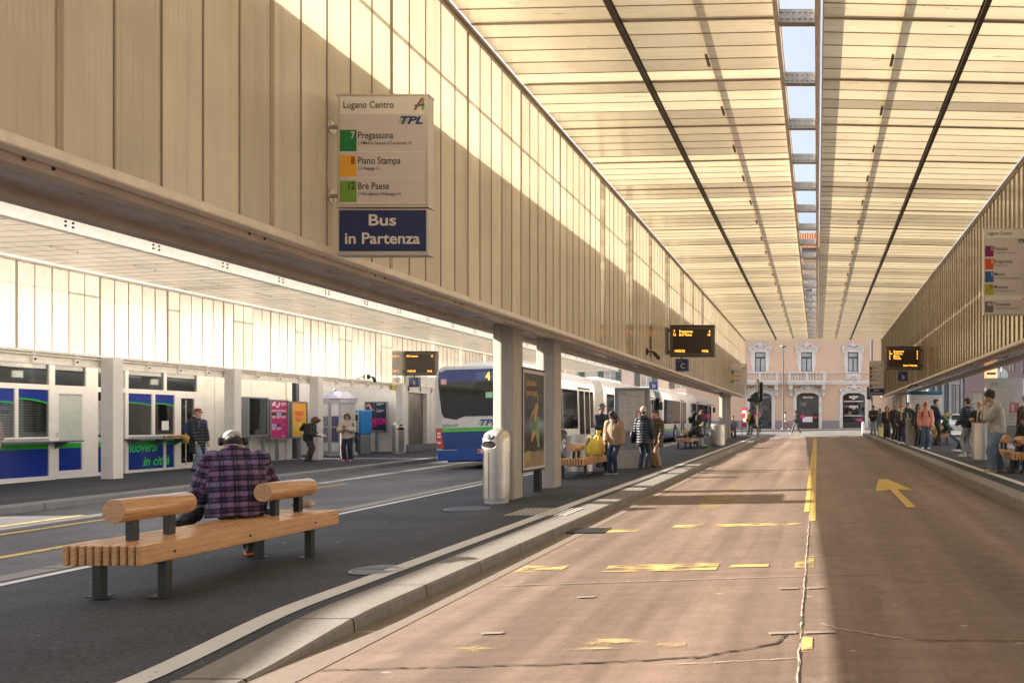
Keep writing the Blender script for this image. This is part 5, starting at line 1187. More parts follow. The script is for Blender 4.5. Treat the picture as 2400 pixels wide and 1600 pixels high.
for a, b in zip(xs, xs[1:]):
    for c, d in zip(zs, zs[1:]):
        cx, cz = (a + b) / 2, (c + d) / 2
        if not any(h[0] < cx < h[1] and h[2] < cz < h[3] for h in holes): mb.quad((a, 0, c), (b, 0, c), (b, 0, d), (a, 0, d))
for h in holes:
    for P in (((h[0], 0, h[2]), (h[0], 0, h[3]), (h[0], .3, h[3]), (h[0], .3, h[2])), ((h[1], 0, h[2]), (h[1], 0, h[3]), (h[1], .3, h[3]), (h[1], .3, h[2])), ((h[0], 0, h[3]), (h[1], 0, h[3]), (h[1], .3, h[3]), (h[0], .3, h[3]))): mb.quad(*P)
mb.box(XA, XE, 9, 9.1, 0, ZC); mb.quad((XA, 0, 0), (XA, 9, 0), (XA, 9, ZC), (XA, 0, ZC)); mb.quad((XE, 0, 0), (XE, 9, 0), (XE, 9, ZC), (XE, 0, ZC))
zrow = vz(905); k = 0      # rustication: shallow proud courses between the arches
while .9 + k * .40 < zrow:
    z0 = .9 + k * .40; z1 = min(z0 + .37, zrow); k += 1
    segs = [XA] + [q for x, hw in arches for q in (x - 1.30, x + 1.30)] + [XE]
    for a, b in zip(segs[::2], segs[1::2]): mb.box(a, b, -.035, .0, z0, z1)
mb.build('wall', M_pink, pal)
mb = MB(); segs = [XA] + [q for x, hw in arches for q in (x - 1.32, x + 1.32)] + [XE]
for a, b in zip(segs[::2], segs[1::2]): mb.box(a, b, -.07, 0, -.2, .86)
mb.build('plinth', M_base, pal)
mb = MB(); mb.box(XA, XE, -.16, 0, vz(897), vz(891)); mb.box(XA, XE, -.10, 0, vz(901), vz(897)); mb.box(XA, XE, -.12, 0, vz(874.5), vz(872)); mb.build('string_course', M_stone, pal)
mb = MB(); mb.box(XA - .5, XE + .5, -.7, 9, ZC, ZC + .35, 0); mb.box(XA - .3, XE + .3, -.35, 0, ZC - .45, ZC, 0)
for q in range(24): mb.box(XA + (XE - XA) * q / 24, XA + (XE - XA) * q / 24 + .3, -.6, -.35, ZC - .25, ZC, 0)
mb.build('cornice', pm('dark_grey_cornice', (.20, .19, .23), .7), pal)  # the whole cornice in a dark violet grey
mb = MB(); mb.quad((XA - .6, -.9, ZC + .36), (XE + .6, -.9, ZC + .36), (XE + .6, 5.5, ZC + 3.4), (XA - .6, 5.5, ZC + 3.4)); mb.quad((XA - .6, 12, ZC + .36), (XE + .6, 12, ZC + .36), (XE + .6, 5.5, ZC + 3.4), (XA - .6, 5.5, ZC + 3.4))
for q in range(90):
    x = XA - .5 + q * (XE - XA + 1) / 90; mb.tube([(x, -.9, ZC + .38), (x, 5.5, ZC + 3.42)], .085, 6)
mb.build('roof', M_tile, pal)
def scroll(mb, x, z, w_, h, s=1):    # a carved scrolling crest of swags and volutes
    n = 14
    for sd in (-1, 1):
        P = [(x + sd * w_ * (1 - q / n), -.16, z + h * (.28 + .55 * (q / n) ** .8 + .10 * math.sin(q * .9))) for q in range(n + 1)]
        mb.tube(P, [.05 + .05 * (q / n) for q in range(n + 1)], 8)
        P = [(x + sd * (w_ * .95 - .22 * q / n * math.cos(q * .6)), -.16, z + h * .22 + .2 * q / n * math.sin(q * .6)) for q in range(n + 1)]
        mb.tube(P, .055, 8); mb.ball((x + sd * w_, -.12, z + h * .22), (.13, .12, .16)); mb.ball((x + sd * w_ * .93, -.12, z - .12), (.10, .1, .22))
        P = [(x + sd * w_ * (.2 + .6 * q / n), -.15, z + h * (.46 - .34 * math.sin(math.pi * q / n))) for q in range(n + 1)]
        mb.tube(P, .06, 8); mb.ball((x + sd * w_ * .5, -.15, z + h * .2), (.14, .1, .12))
    mb.ball((x, -.17, z + h * .62), (.26 * s, .16, .20 * s)); mb.ball((x, -.15, z + h * .95), (.13, .1, .14))
for c in wc:
    x = ux(c)
    for z0, z1, bal in ((vz(871), vz(825), 1), (vz(735), vz(668), 0)):
        mb = MB()
        for sd in (-1, 1): mb.box(x + sd * .5, x + sd * .80, -.10, .02, z0 - .0, z1 + .10); mb.box(x + sd * .80, x + sd * .92, -.06, .02, z0 + .6, z1 - .1)
        mb.box(x - .82, x + .82, -.14, .02, z1 + .0, z1 + .22); mb.box(x - .62, x + .62, -.07, 0, z1 + .22, z1 + .55); scroll(mb, x, z1 + .15, .98, .78)
        mb.box(x - .9, x + .9, -.2, .02, z0 - .12, z0 - .0)
        sur = mb.build('window_surround', M_stone, pal, True, 35)
        win = MB(); win.box(x - .5, x + .5, .10, .16, z0, z0 + .07); win.box(x - .5, x - .43, .10, .16, z0 + .07, z1); win.box(x + .43, x + .5, .10, .16, z0 + .07, z1); win.box(x - .43, x + .43, .10, .16, z1 - .07, z1); win.box(x - .43, x + .43, .095, .16, z1 - .58, z1 - .44); win.box(x - .05, x + .05, .097, .16, z0 + .07, z1 - .58)
        wo = win.build('window', M_wframe, pal); mb = MB(); mb.box(x - .43, x + .43, .13, .14, z0 + .07, z1 - .07); mb.build('pane', M_wglass, wo)
bal = lambda: [(.045, 0), (.07, .03), (.045, .06), (.085, .22), (.05, .40), (.04, .52), (.07, .56), (.05, .6)]
def balustrade(x0, x1, label=None):
    zb, zt = vz(892), vz(873.5)
    mb = MB(); mb.box(x0, x1, -1.05, 0, zb - .42, zb - .25); mb.box(x0 - .08, x1 + .08, -1.12, 0, zb - .25, zb - .15); mb.box(x0, x1, -1.05, -.75, zb - .15, zb + .02); mb.box(x0 - .05, x1 + .05, -1.1, -.72, zt - .10, zt + .06)
    for x in (x0 + .14, (x0 + x1) / 2, x1 - .14): mb.box(x - .13, x + .13, -1.06, -.74, zb + .02, zt - .1)
    b = mb.build('balcony', M_stone, pal)
    n = int((x1 - x0 - .5) / .27)
    for k in range(n):
        x = x0 + .38 + k * (x1 - x0 - .76) / (n - 1)
        if abs(x - (x0 + x1) / 2) < .16: continue
        mb = MB(); H = zt - .1 - (zb + .02); mb.tube([(x, -.9, zb + .02 + z / .6 * H) for r, z in bal()], [r * 1.15 for r, z in bal()], 10); mb.build('baluster', M_stone, b, True)
    for x in (x0 + .25, x1 - .25):
        mb = MB(); mb.prism([(-.95, zb - .42), (-.0, zb - .42), (-.0, zb - 1.5), (-.18, zb - 1.45), (-.30, zb - 1.1), (-.8, zb - .75)], 'x', x - .17, x + .17); mb.ball((x, -.75, zb - .75), (.19, .2, .22)); mb.ball((x, -.2, zb - 1.35), (.19, .18, .2)); mb.build('bracket', M_stone, b, True, 40)
balustrade(ux(1739), ux(1826)); balustrade(ux(1848), ux(1936))
mb = MB(); x = ux(1999.5); mb.box(x - .75, x + .75, -.16, 0, vz(889), vz(876)); scroll(mb, x, vz(886), .55, .3, .7); mb.build('apron', M_stone, pal, True, 35)
shops = []
for i, (x, hw) in enumerate(arches):
    R_, zs_ = 1.05, vz(930); n = 16; rise = .42
    arc = lambda r, rs, z: [(x + r * math.cos(math.pi - math.pi * k / n), z + rs * math.sin(math.pi * k / n)) for k in range(n + 1)]
    mb = MB(); outer = [(x - 1.36, .0)] + arc(1.36, rise + .34, zs_ + .1) + [(x + 1.36, .0)]; inner = [(x - 1.05, .0)] + arc(1.05, rise, zs_) + [(x + 1.05, .0)]
    m = len(outer)
    vs = [(p, -.12, z) for p, z in outer] + [(p, -.12, z) for p, z in inner] + [(p, .05, z) for p, z in outer] + [(p, .3, z) for p, z in inner]
    fs = [(k, k + 1, m + k + 1, m + k) for k in range(m - 1)] + [(k, k + 1, 2 * m + k + 1, 2 * m + k) for k in range(m - 1)] + [(m + k, m + k + 1, 3 * m + k + 1, 3 * m + k) for k in range(m - 1)]
    mb.add(vs, fs); scroll(mb, x, zs_ + .42, 1.25, .75, 1.2)
    mb.add([(x - 1.06, .02, vz(921) + .02), (x + 1.06, .02, vz(921) + .02)] + [(p, .02, z) for p, z in arc(1.05, rise, zs_)][::-1], [tuple(range(n + 3))])
    mb.build('shop_surround', M_stone, pal, True, 35)
    mb = MB(); mb.box(x - 1.05, x + 1.05, .2, .3, .0, .12 + (.62 if i else .0)); mb.box(x - 1.05, x - .99, .18, .24, .1, vz(922)); mb.box(x + .99, x + 1.05, .18, .24, .1, vz(922))
    if i == 0: mb.box(x - .03, x + .03, .19, .24, .1, zs_); mb.box(x - 1, x + 1, .185, .235, zs_ - .05, zs_ + .05)
    sf = mb.build('shop_front', M_wframe if i else M_base, pal)
    mb = MB(); mb.box(x - 1.0, x + 1.0, .215, .22, .12, vz(921)); mb.build('glass', M_shop, sf)
    mb = MB(); mb.box(x - 1.05, x + 1.05, 2.2, 2.3, 0, 3.9, 0); mb.box(x - 1.05, x + 1.05, .3, 2.3, 0, .05, 1); mb.box(x - 1.05, x + 1.05, .3, 2.3, 3.6, 3.7, 0); mb.box(x - 1.06, x - 1.05, .3, 2.3, 0, 3.7, 0); mb.box(x + 1.05, x + 1.06, .3, 2.3, 0, 3.7, 0)
    for k in range(14):
        rr = random.Random(i * 50 + k); a = x - .95 + rr.random() * 1.7; z0 = .5 + rr.random() * 1.9; mb.box(a, a + .15 + .3 * rr.random(), .7 + rr.random(), 1.75 + rr.random() * .2, z0, z0 + .15 + .3 * rr.random(), 2 + k % 4)
    mb.box(x - 1.0, x + 1.0, .8, 1.2, .3, .9, 4); mb.build('interior', [pm('shop_dark', (.34, .27, .22), .8), pm('shop_floor', (.2, .15, .11), .6), pm('goods_gold', (.55, .30, .10), .6), pm('goods_white', (.6, .58, .55), .6), pm('goods_blue', (.07, .09, .18), .6), pm('goods_red', (.4, .06, .05), .6)], sf)
    mb = MB()
    if i == 1:
        text_mb(mb, 'VENTURI', (x, .212, zs_ - .12), (1, 0, 0), (0, 0, 1), .26, 0, 1, 'C', 0, bold=.03, width=1.0)
        mb.box(x - .5, x + .45, .206, .212, .75, 1.25, 1); mb.box(x - .7, x - .3, .205, .212, 1.1, 1.4, 2); mb.box(x + .5, x + .98, .205, .212, .8, 1.5, 4)
        mb.prism([(x + .74 + .19 * 1.05 * (16 * math.sin(t) ** 3) / 16, 1.2 + .2 * (13 * math.cos(t) - 5 * math.cos(2 * t) - 2 * math.cos(3 * t) - math.cos(4 * t)) / 16) for t in [2 * math.pi * k / 28 for k in range(28)]], 'y', .198, .204, 3)
    elif i == 2:
        for z, h in ((zs_ - .1, .30), (vz(955), .30)): text_mb(mb, "BRERI'S", (x, .212, z), (1, 0, 0), (0, 0, 1), h, 0, 1, 'C', 0, bold=.04, width=.85); mb.box(x - .15, x + .15, .208, .212, z - .12, z - .05, 0)
        mb.box(x - .95, x + .95, .21, .214, vz(941), vz(939), 0); mb.box(x - .9, x + .9, .21, .214, vz(974.5), vz(973), 0); mb.box(x + .3, x + .9, .208, .212, .85, 1.05, 2)
    else: text_mb(mb, 'NOI', (x + .3, .212, zs_ - .1), (1, 0, 0), (0, 0, 1), .24, 0, 1, 'C', 0, bold=.03); mb.box(x - .6, x - .05, .206, .212, 1.1, 1.5, 2)
    mb.build('shop_lettering', [M_txtw, M_wht, colr('shop_pink', (225, 50, 130)), colr('heart_red', (215, 60, 55)), M_txt], sf)

# ================================================================== OTHER BUILDINGS
def block(name, label, x0, x1, y, zt, m, wins, frame, glass, depth=10, shutters=None, band=None, base=None):
    t = thing(name, label, 'building', (x0, y, gz(1.5, min(y, 76)))); W_ = x1 - x0
    mb = MB(); xs = sorted(set([0, W_] + [q for h in wins for q in h[:2]])); zs = sorted(set([-.4, zt] + [q for h in wins for q in h[2:4]]))
    for a, b in zip(xs, xs[1:]):
        for c, d in zip(zs, zs[1:]):
            if not any(h[0] < (a + b) / 2 < h[1] and h[2] < (c + d) / 2 < h[3] for h in wins): mb.quad((a, 0, c), (b, 0, c), (b, 0, d), (a, 0, d))
    for h in wins:
        for P in (((h[0], 0, h[2]), (h[0], 0, h[3]), (h[0], .25, h[3]), (h[0], .25, h[2])), ((h[1], 0, h[2]), (h[1], 0, h[3]), (h[1], .25, h[3]), (h[1], .25, h[2])), ((h[0], 0, h[3]), (h[1], 0, h[3]), (h[1], .25, h[3]), (h[0], .25, h[3])), ((h[0], 0, h[2]), (h[1], 0, h[2]), (h[1], .25, h[2]), (h[0], .25, h[2]))): mb.quad(*P)
    mb.quad((0, 0, -.4), (0, depth, -.4), (0, depth, zt), (0, 0, zt)); mb.quad((W_, 0, -.4), (W_, depth, -.4), (W_, depth, zt), (W_, 0, zt)); mb.quad((0, depth, -.4), (W_, depth, -.4), (W_, depth, zt), (0, depth, zt)); mb.quad((0, 0, zt), (W_, 0, zt), (W_, depth, zt), (0, depth, zt))
    for z, hh, dd in (band or []): mb.box(0, W_, -dd, 0, z, z + hh)
    mb.build('wall', m, t)
    for h in wins:
        mb = MB(); a, b, c, d = h[:4]; e = .05
        mb.box(a, a + e, .12, .2, c, d); mb.box(b - e, b, .12, .2, c, d); mb.box(a + e, b - e, .12, .2, c, c + e); mb.box(a + e, b - e, .12, .2, d - e, d)
        if b - a < 2.2: mb.box((a + b) / 2 - .03, (a + b) / 2 + .03, .122, .2, c + e, d - e); mb.box(a + e, b - e, .124, .2, c + (d - c) * .68, c + (d - c) * .68 + .05)
        wo = mb.build('window', frame, t); mb = MB(); mb.box(a + e, b - e, .15, .16, c + e, d - e); mb.build('pane', glass, wo)
        if shutters and h[2] > 3:
            for s0, s1 in ((a - .02 - (b - a) * .5, a - .02), (b + .02, b + .02 + (b - a) * .5)):
                mb = MB(); mb.box(s0, s1, -.06, -.01, c, d)
                for k in range(int((d - c) / .12)): mb.box(s0 + .05, s1 - .05, -.075, -.06, c + .06 + k * .12, c + .12 + k * .12)
                mb.build('shutter', shutters, t)
    return t
M_crm = pm('cream_plaster', (.62, .57, .52), .85, var=.08, vs=1)
u2 = lambda u, Y: (u - PX) * Y / F
wins = [(a, a + 1.25, z, z + 2.1) for a in (1.6, 5.6, 9.6, 13.6, 17.4) for z in (4.35, 8.1, 11.6)]
bld = block('cream_house', 'cream rendered house with grey green shutters beyond the buses', -33, -11.8, 82, 15, M_crm, wins, M_wht, M_wglass, 10, pm('grey_green_shutter', (.12, .155, .145), .6), [(3.5, .15, .06), (14.6, .4, .35)] + [(3.9 + .42 * k, .03, .012) for k in range(24)])
mb = MB()
for k in range(6): mb.box(3.0 + k * 2.6, 5.2 + k * 2.6, -.02, -.005, .3, 2.7)
mb.build('shop_windows', M_bglassd, bld)
mb = MB(); mb.box(10.2, 20.6, -1.3, 0, 2.95, 3.4); mb.build('awning', pm('awning_white', (.62, .60, .60), .6), bld)
mb = MB(); text_mb(mb, 'NEGROS', (15.6, -1.32, 3.02), (1, 0, 0), (0, 0, 1), .52, 0, 1, 'C', 0, bold=.04, width=2.6); mb.build('shop_lettering', colr('purple_lettering', (110, 30, 100)), bld)
M_viol = pm('violet_brick', (.20, .15, .165), .85, var=.12, vs=14); 
wins = [(1.2 + k * 1.4, 1.85 + k * 1.4, 5.4, 7.6) for k in range(4)] + [(8.0, 9.6, 3.9, 10.4)] + [(1.2 + k * 1.4, 1.85 + k * 1.4, 10, 12.1) for k in range(4)] + [(.7, 2.8, .1, 3.5), (3.7, 5.6, .1, 3.5), (12.4, 18.5, .1, 3.7)] + [(11.6 + k * 1.7, 12.3 + k * 1.7, 6.5, 8.8) for k in range(5)]
vb = block('violet_building', 'dusky violet brick building with narrow window slots beyond the right platform', 13.5, 34, 68.4, 17, M_viol, wins, M_wframe, pm('dark_slot_glass', (.03, .03, .04), .1, coat=.6, var=0), 14)
M_gst = pm('blue_grey_stone', (.27, .275, .30), .8, var=.18, vs=2, bump=.1, bs=10)
wins = [(.25 + k * .62, .67 + k * .62, .3, 4.6) for k in range(3)] + [(2.25, 3.0, .1, 4.2)] + [(.3 + k * .9, .85 + k * .9, 6.4, 8.8) for k in range(3)]
gb = block('stone_palazzo', 'blue grey stone building with pilasters and dark arched windows on the right', 10.15, 13.48, 68.7, 15, M_gst, wins, M_wframe, pm('deep_blue_glass', (.03, .045, .085), .06, coat=1, var=.2), 12, None, [(5.3, .5, .5), (5.1, .2, .25), (14.5, .5, .4)])
mb = MB()
for x in (.13, .77, 1.39, 2.05, 3.15): mb.box(x - .09, x + .09, -.22, -.002, 0, 5.1); mb.box(x - .13, x + .13, -.28, -.0, 4.75, 5.08); mb.box(x - .13, x + .13, -.28, 0, 0, .5)
for k in range(3):
    P = [(.46 + .62 * k + .21 * math.cos(math.pi * q / 8), 4.25 + .35 * math.sin(math.pi * q / 8)) for q in range(9)]
    for a, b in zip(P, P[1:]): mb.tube([(a[0], -.06, a[1]), (b[0], -.06, b[1])], .06, 6)
mb.build('pilasters', M_gst, gb)
block('pale_stone_house', 'pale stone house between the palazzo and the stone building', 8.45, 10.12, 69.5, 14, pm('pale_stone', (.46, .45, .44), .85, var=.1), [(.45, 1.2, 5.9, 8.0)], M_wframe, M_wglass, 10, None, [(.5 + .4 * k, .03, .02) for k in range(26)])
block('dark_arcade', 'low dark shop front with bluish window behind the far right crowd', 7.2, 8.4, 69.9, 4.3, pm('dark_green_front', (.035, .05, .045), .5), [(.15, 1.0, .4, 3.2)], M_greyl, pm('teal_shop_glass', (.03, .06, .07), .08, coat=1, var=.2), .9)

wins = [(1.5 + k * 3.0, 2.9 + k * 3.0, z, z + 2.0) for k in range(16) for z in (1.0, 5.0, 8.8)]
sf_ = block('street_facade', 'sunlit pale facade along the right street beyond the picture edge', 0, 50, 0, 12.5, pm('pale_render', (.76, .72, .66), .85), wins, M_wht, M_wglass, 10)
sf_.location = (24, 58, gz(1.42, 30)); sf_.rotation_euler.z = R(-90)

# ================================================================== STREET FURNITURE at the far end
def lamp(X, Y, h, label):
    t = thing('street_lamp', label, 'street lamp', (X, Y, gz(1.38, Y))); mb = MB(); mb.tube([(0, 0, 0), (0, 0, 1), (0, 0, h)], [.10, .075, .05], 14); mb.build('pole', pm('lamp_grey', (.12, .12, .14), .45, .4), t, True)
    mb = MB(); mb.tube([(0, 0, h - .02), (0, 0, h + .04), (0, 0, h + .14)], [.10, .30, .27], 20); mb.build('lamp_head', M_grey, t, True, 30); return t
P = at(1836, 1009, 67.6); lamp(P.x, 67.6, vz(822) + GB - gz(1.38, 67.6), 'slim grey street lamp with a flat head before the pink palazzo')
P = at(2043, 900, 60); t = thing('signal_mast', 'tall dark traffic signal mast beside the far right stop sign', 'traffic signal', (P.x, 60, gz(1.43, 60)))
mb = MB(); mb.tube([(0, 0, 0), (0, 0, 8.6)], [.11, .09], 14); mb.build('mast', pm('mast_grey', (.11, .11, .14), .45, .3), t, True)
mb = MB(); mb.box(-.42, -.12, -.16, .1, 2.6, 3.6, bev=.04); hd = mb.build('signal_head', M_black, t)
for k in range(3): mb = MB(); mb.tube([(-.27, -.16, 3.42 - k * .31), (-.27, -.30, 3.40 - k * .31)], [.115, .125], 16, caps=False); mb.tube([(-.27, -.161, 3.42 - k * .31), (-.27, -.165, 3.42 - k * .31)], [.10, .10], 16); mb.build('lens_hood', M_black, hd)
P = at(1776, 1018, 52.5); t = thing('traffic_signal', 'black traffic signal on a brown post at the end of the left island', 'traffic signal', (P.x, 52.5, gz(1.5, 52.5)))
mb = MB(); mb.tube([(0, 0, 0), (0, 0, 3.9)], .06, 12); mb.box(-.09, .09, -.03, .03, 2.3, 3.95); mb.build('post', pm('brown_post', (.20, .165, .10), .5, .3), t)
mb = MB(); mb.tube([(-.02, -.12, 2.65), (-.02, .05, 2.65)], .40, 26); mb.build('backing_disc', pm('green_black_disc', (.02, .03, .025), .5), t)
mb = MB(); mb.box(.08, .38, -.2, .1, 2.45, 3.75, bev=.05); mb.box(-.75, -.35, -.08, .06, 2.38, 2.62, bev=.04); hd = mb.build('signal_head', M_black, t)
for k in range(3): mb = MB(); mb.tube([(.23, -.2, 3.45 - k * .4), (.23, -.36, 3.43 - k * .4)], [.12, .13], 16, caps=False); mb.build('lens_hood', M_black, hd)
P = at(1745, 1015, 51.5); t = thing('info_pylon', 'narrow pink and magenta information pylon at the island end', 'sign', (P.x, 51.5, gz(1.5, 51.5)), R(-25))
for x in (-.2, .2): mb = MB(); mb.tube([(x, 0, 0), (x, 0, 2.0)], .03, 8); mb.build('post', M_grey, t)
mb = MB(); mb.box(-.22, .22, -.03, .03, .62, 1.95, bev=.01); mb.build('panel', M_black, t); mb = MB(); mb.box(-.2, .2, -.034, -.03, .64, 1.93, 0); mb.box(-.12, .12, -.036, -.034, .9, 1.2, 1); mb.box(-.16, .16, -.036, -.034, 1.55, 1.75, 1); mb.build('print', [colr('pylon_pink', (214, 40, 96)), M_wht], t)
P = at(2013, 1018, 50.2)
for k, (u, lb) in enumerate(((2023, 'short white bollard at the right platform corner'), (2030, 'grey guard rail at the right platform corner'))):
    P = at(u, 1012, 50.4)
    if k == 0: t = thing('bollard', lb, 'bollard', (P.x, 50.4, gz(1.43, 50.4))); mb = MB(); mb.tube([(0, 0, 0), (0, 0, .85), (0, 0, .92)], [.09, .09, .05], 14); mb.build('post', M_wht, t, True)
    else:
        t = thing('guard_rail', lb, 'railing', (P.x + .35, 50.6, gz(1.43, 50.6))); mb = MB()
        for z in (.3, .6, .95): mb.tube([(0, 0, z), (1.1, 0, z)], .03, 8)
        for x in (0, .55, 1.1): mb.tube([(x, 0, 0), (x, 0, .95)], .03, 8)
        mb.build('rail', M_grey, t)
P = at(2332, 905, 24); t = thing('lit_totem', 'small orange lit totem above the head of the headphones wearer', 'sign', (5.7, 24.5, gz(1.262, 24.5)))
mb = MB(); mb.tube([(0, 0, 0), (0, 0, 2.2)], .04, 10); mb.build('post', M_grey, t); mb = MB(); mb.box(-.2, .2, -.08, .08, 2.2, 2.85, bev=.04); mb.build('head', pm('orange_totem', (.75, .35, .18), .35, emit=(1, .45, .2), es=.5), t); mb = MB(); mb.box(-.15, .15, -.085, -.08, 2.55, 2.62); mb.build('stripe', M_black, t)
P = at(2347, 940, 40); t = thing('round_sign', 'backs of a round and square traffic sign on a post before the violet building', 'traffic sign', (P.x, 40, gz(1.42, 40)))
mb = MB(); mb.tube([(0, 0, 0), (0, 0, 4.2)], .035, 10); mb.build('post', M_greyl, t); mb = MB(); mb.tube([(0, .02, 3.5), (0, .05, 3.5)], .36, 28); mb.build('disc', pm('sign_back_grey', (.36, .42, .46), .4, .3), t); mb = MB(); mb.box(-.3, .3, .02, .05, 2.4, 3.0, bev=.01); mb.build('plate', pm('sign_back_grey', (.36, .42, .46), .4, .3), t)
def car(loc, rz, label, paint):
    t = thing('parked_car', label, 'car', loc, rz, 'cars in the right street')
    mb = MB(); prof_ = [(-2.1, .35), (-2.15, .75), (-1.9, .92), (-1.3, 1.0), (-.7, 1.42), (.9, 1.45), (1.6, 1.02), (2.05, .85), (2.1, .35)]
    mb.loft([[(x, y * k, z) for y, z in prof_] for x, k in ((-.85, .97), (-.8, 1), (.8, 1), (.85, .97))]); mb.build('body', paint, t, True, 30)
    mb = MB(); mb.prism([(-1.22, 1.03), (-.68, 1.38), (.85, 1.40), (1.45, 1.04)], 'x', -.858, .858); mb.prism([(-.6, 1.0), (.6, 1.0), (.55, 1.36), (-.55, 1.36)], 'y', -1.24, -.9) ; mb.build('windows', M_bglassd, t)
    for x in (-.8, .8):
        for y in (-1.3, 1.3): mb = MB(); mb.tube([(x - .1, y, .32), (x + .1, y, .32)], .32, 22); wh = mb.build('wheel', M_rub, t, True, 40); mb = MB(); mb.tube([(x + math.copysign(.1, x), y, .32), (x + math.copysign(.115, x), y, .32)], .2, 16); mb.build('rim', M_rim, wh)
        mb = MB(); mb.box(x * .95 - .14, x * .95 + .14, -2.16, -2.05, .68, .82, bev=.02); mb.build('headlight', M_wht, t)
    return t
P = at(2250, 990, 48); car((P.x, 49, gz(1.42, 49)), 0, 'white car with blue windscreen approaching in the right street', pm('white_car_paint', (.62, .63, .66), .25, coat=.8))
P = at(2312, 990, 46); car((P.x + .6, 46.5, gz(1.42, 46.5)), R(12), 'dark blue car parked behind the steel bin on the right', pm('blue_car_paint', (.04, .06, .15), .25, coat=.8))
# ================================================================== PEOPLE
from mathutils import noise as mnoise
PEND = []
def pend(name, mb, mat, parent, vox, it=5, amp=0.0, nf=9.0, extra=None, emats=None, post=None):
    o = mb.build(name, mat, parent); PEND.append((o, vox, it, amp, nf, extra, emats, post)); return o
def finish_people():
    for o, vox, it, *_ in PEND:
        r = o.modifiers.new('r', 'REMESH'); r.mode = 'VOXEL'; r.voxel_size = vox
        s = o.modifiers.new('s', 'SMOOTH'); s.iterations = it; s.factor = .5
    bpy.context.view_layer.update(); dg = bpy.context.evaluated_depsgraph_get()
    for o, vox, it, amp, nf, extra, emats, post in PEND:
        me = bpy.data.meshes.new_from_object(o.evaluated_get(dg)); mats = list(o.data.materials); o.modifiers.clear(); old = o.data; me.name = old.name
        if amp:
            seed = Vector((hash(o.parent['label']) % 97, hash(o.name) % 89, 3)) if False else Vector((len(me.vertices) % 97, 1.7, 3))
            ns = [v.normal.copy() for v in me.vertices]
            for v, n in zip(me.vertices, ns):
                q = v.co * nf + seed; q.z *= .7
                v.co += n * amp * (mnoise.noise(q) + .5 * mnoise.noise(q * 2.3))
        if extra:
            base = len(me.vertices); nm = MB(); nm.v = [tuple(v.co) for v in me.vertices]; nm.f = [tuple(p.vertices) for p in me.polygons]; nm.m = [0] * len(nm.f); nm.ext(extra)
            m2 = bpy.data.meshes.new(me.name); m2.from_pydata(nm.v, [], nm.f); m2.polygons.foreach_set('material_index', nm.m); m2.update(); bpy.data.meshes.remove(me); me = m2
            mats = mats + emats
        if not me.materials:
            for m in mats: me.materials.append(m)
        me.polygons.foreach_set('use_smooth', [True] * len(me.polygons))
        if post: post(me)
        o.data = me; bpy.data.meshes.remove(old)
def ik(a, t, l1, l2, pole):
    a, t, pole = Vector(a), Vector(t), Vector(pole); d = t - a; L = min(d.length, (l1 + l2) * .998); d.normalize(); t = a + d * L
    x = (l1 * l1 - l2 * l2 + L * L) / (2 * L); h = math.sqrt(max(l1 * l1 - x * x, 0)); p = pole - d * pole.dot(d); p = p.normalized() if p.length > 1e-6 else Vector((0, 0, 1)).cross(d)
    return a + d * x + p * h, t
def skin_mat(n, c):
    if n in _mats: return _mats[n]
    k = NT(n); nn = k.noise(k.obj(), 18, 3); k.base(k.mix(nn, tuple(x * .85 for x in c), c)); k.b.inputs['Roughness'].default_value = .5; k.b.inputs['Subsurface Weight'].default_value = .08; k.b.inputs['Subsurface Radius'].default_value = (.02, .01, .005); _mats[n] = k.m; return k.m
SK = {'light': skin_mat('skin_light', (.58, .36, .26)), 'tan': skin_mat('skin_tan', (.44, .26, .17)), 'dark': skin_mat('skin_dark', (.22, .12, .08))}
M_eye = pm('eye_dark', (.02, .014, .012), .25, var=0); M_lip = pm('lip', (.36, .13, .11), .5, var=0); M_lens = pm('sunglass_lens', (.01, .01, .012), .08, coat=1, var=0)
M_hd = {n: cloth_mat('hair_' + n, c, .55, .8, 26, .45) for n, c in (('dark', (.022, .015, .012)), ('brown', (.075, .036, .020)), ('red', (.20, .020, .016)), ('blond', (.42, .26, .11)), ('grey', (.34, .33, .32)), ('orange', (.42, .17, .05)), ('auburn', (.13, .05, .028)))}
def hand(body, extra, wrist, d, nrm, s, curl, side):
    """palm goes in the body, five separate tapering fingers in extra"""
    d = Vector(d).normalized(); nrm = Vector(nrm); nrm = (nrm - d * nrm.dot(d)).normalized(); sd = d.cross(nrm) * side
    c = Vector(wrist) + d * .045 * s
    M = Matrix((sd, d, nrm)).transposed(); body.ball(c, (.040 * s, .052 * s, .019 * s), 10, 7, 0, M); body.tube([Vector(wrist) - d * .03 * s, c], [.026 * s, .03 * s], 8)
    for k, (off, ln) in enumerate(((-.028, .062), (-.009, .074), (.010, .070), (.028, .056))):
        p = c + d * .042 * s + sd * (-off) * s; q = d; P = [p]; 
        for j in range(3):
            q = (q + nrm * curl * (.55 + .12 * k)).normalized(); p = p + q * ln * s * (.45, .32, .26)[j]; P.append(p)
        extra.tube([P[0] - d * .012 * s] + P, [.0095 * s, .0095 * s, .0088 * s, .0078 * s, .006 * s], 7)
    p = c - d * .012 * s + sd * .034 * s; P = [p - sd * .012 * s, p + (sd * .6 + d * .6) * .026 * s, p + (sd * .55 + d * 1.25 + nrm * curl * .8) * .036 * s, p + (sd * .45 + d * 1.7 + nrm * curl * 1.3) * .042 * s]
    extra.tube(P, [.012 * s, .0115 * s, .010 * s, .0075 * s], 7)
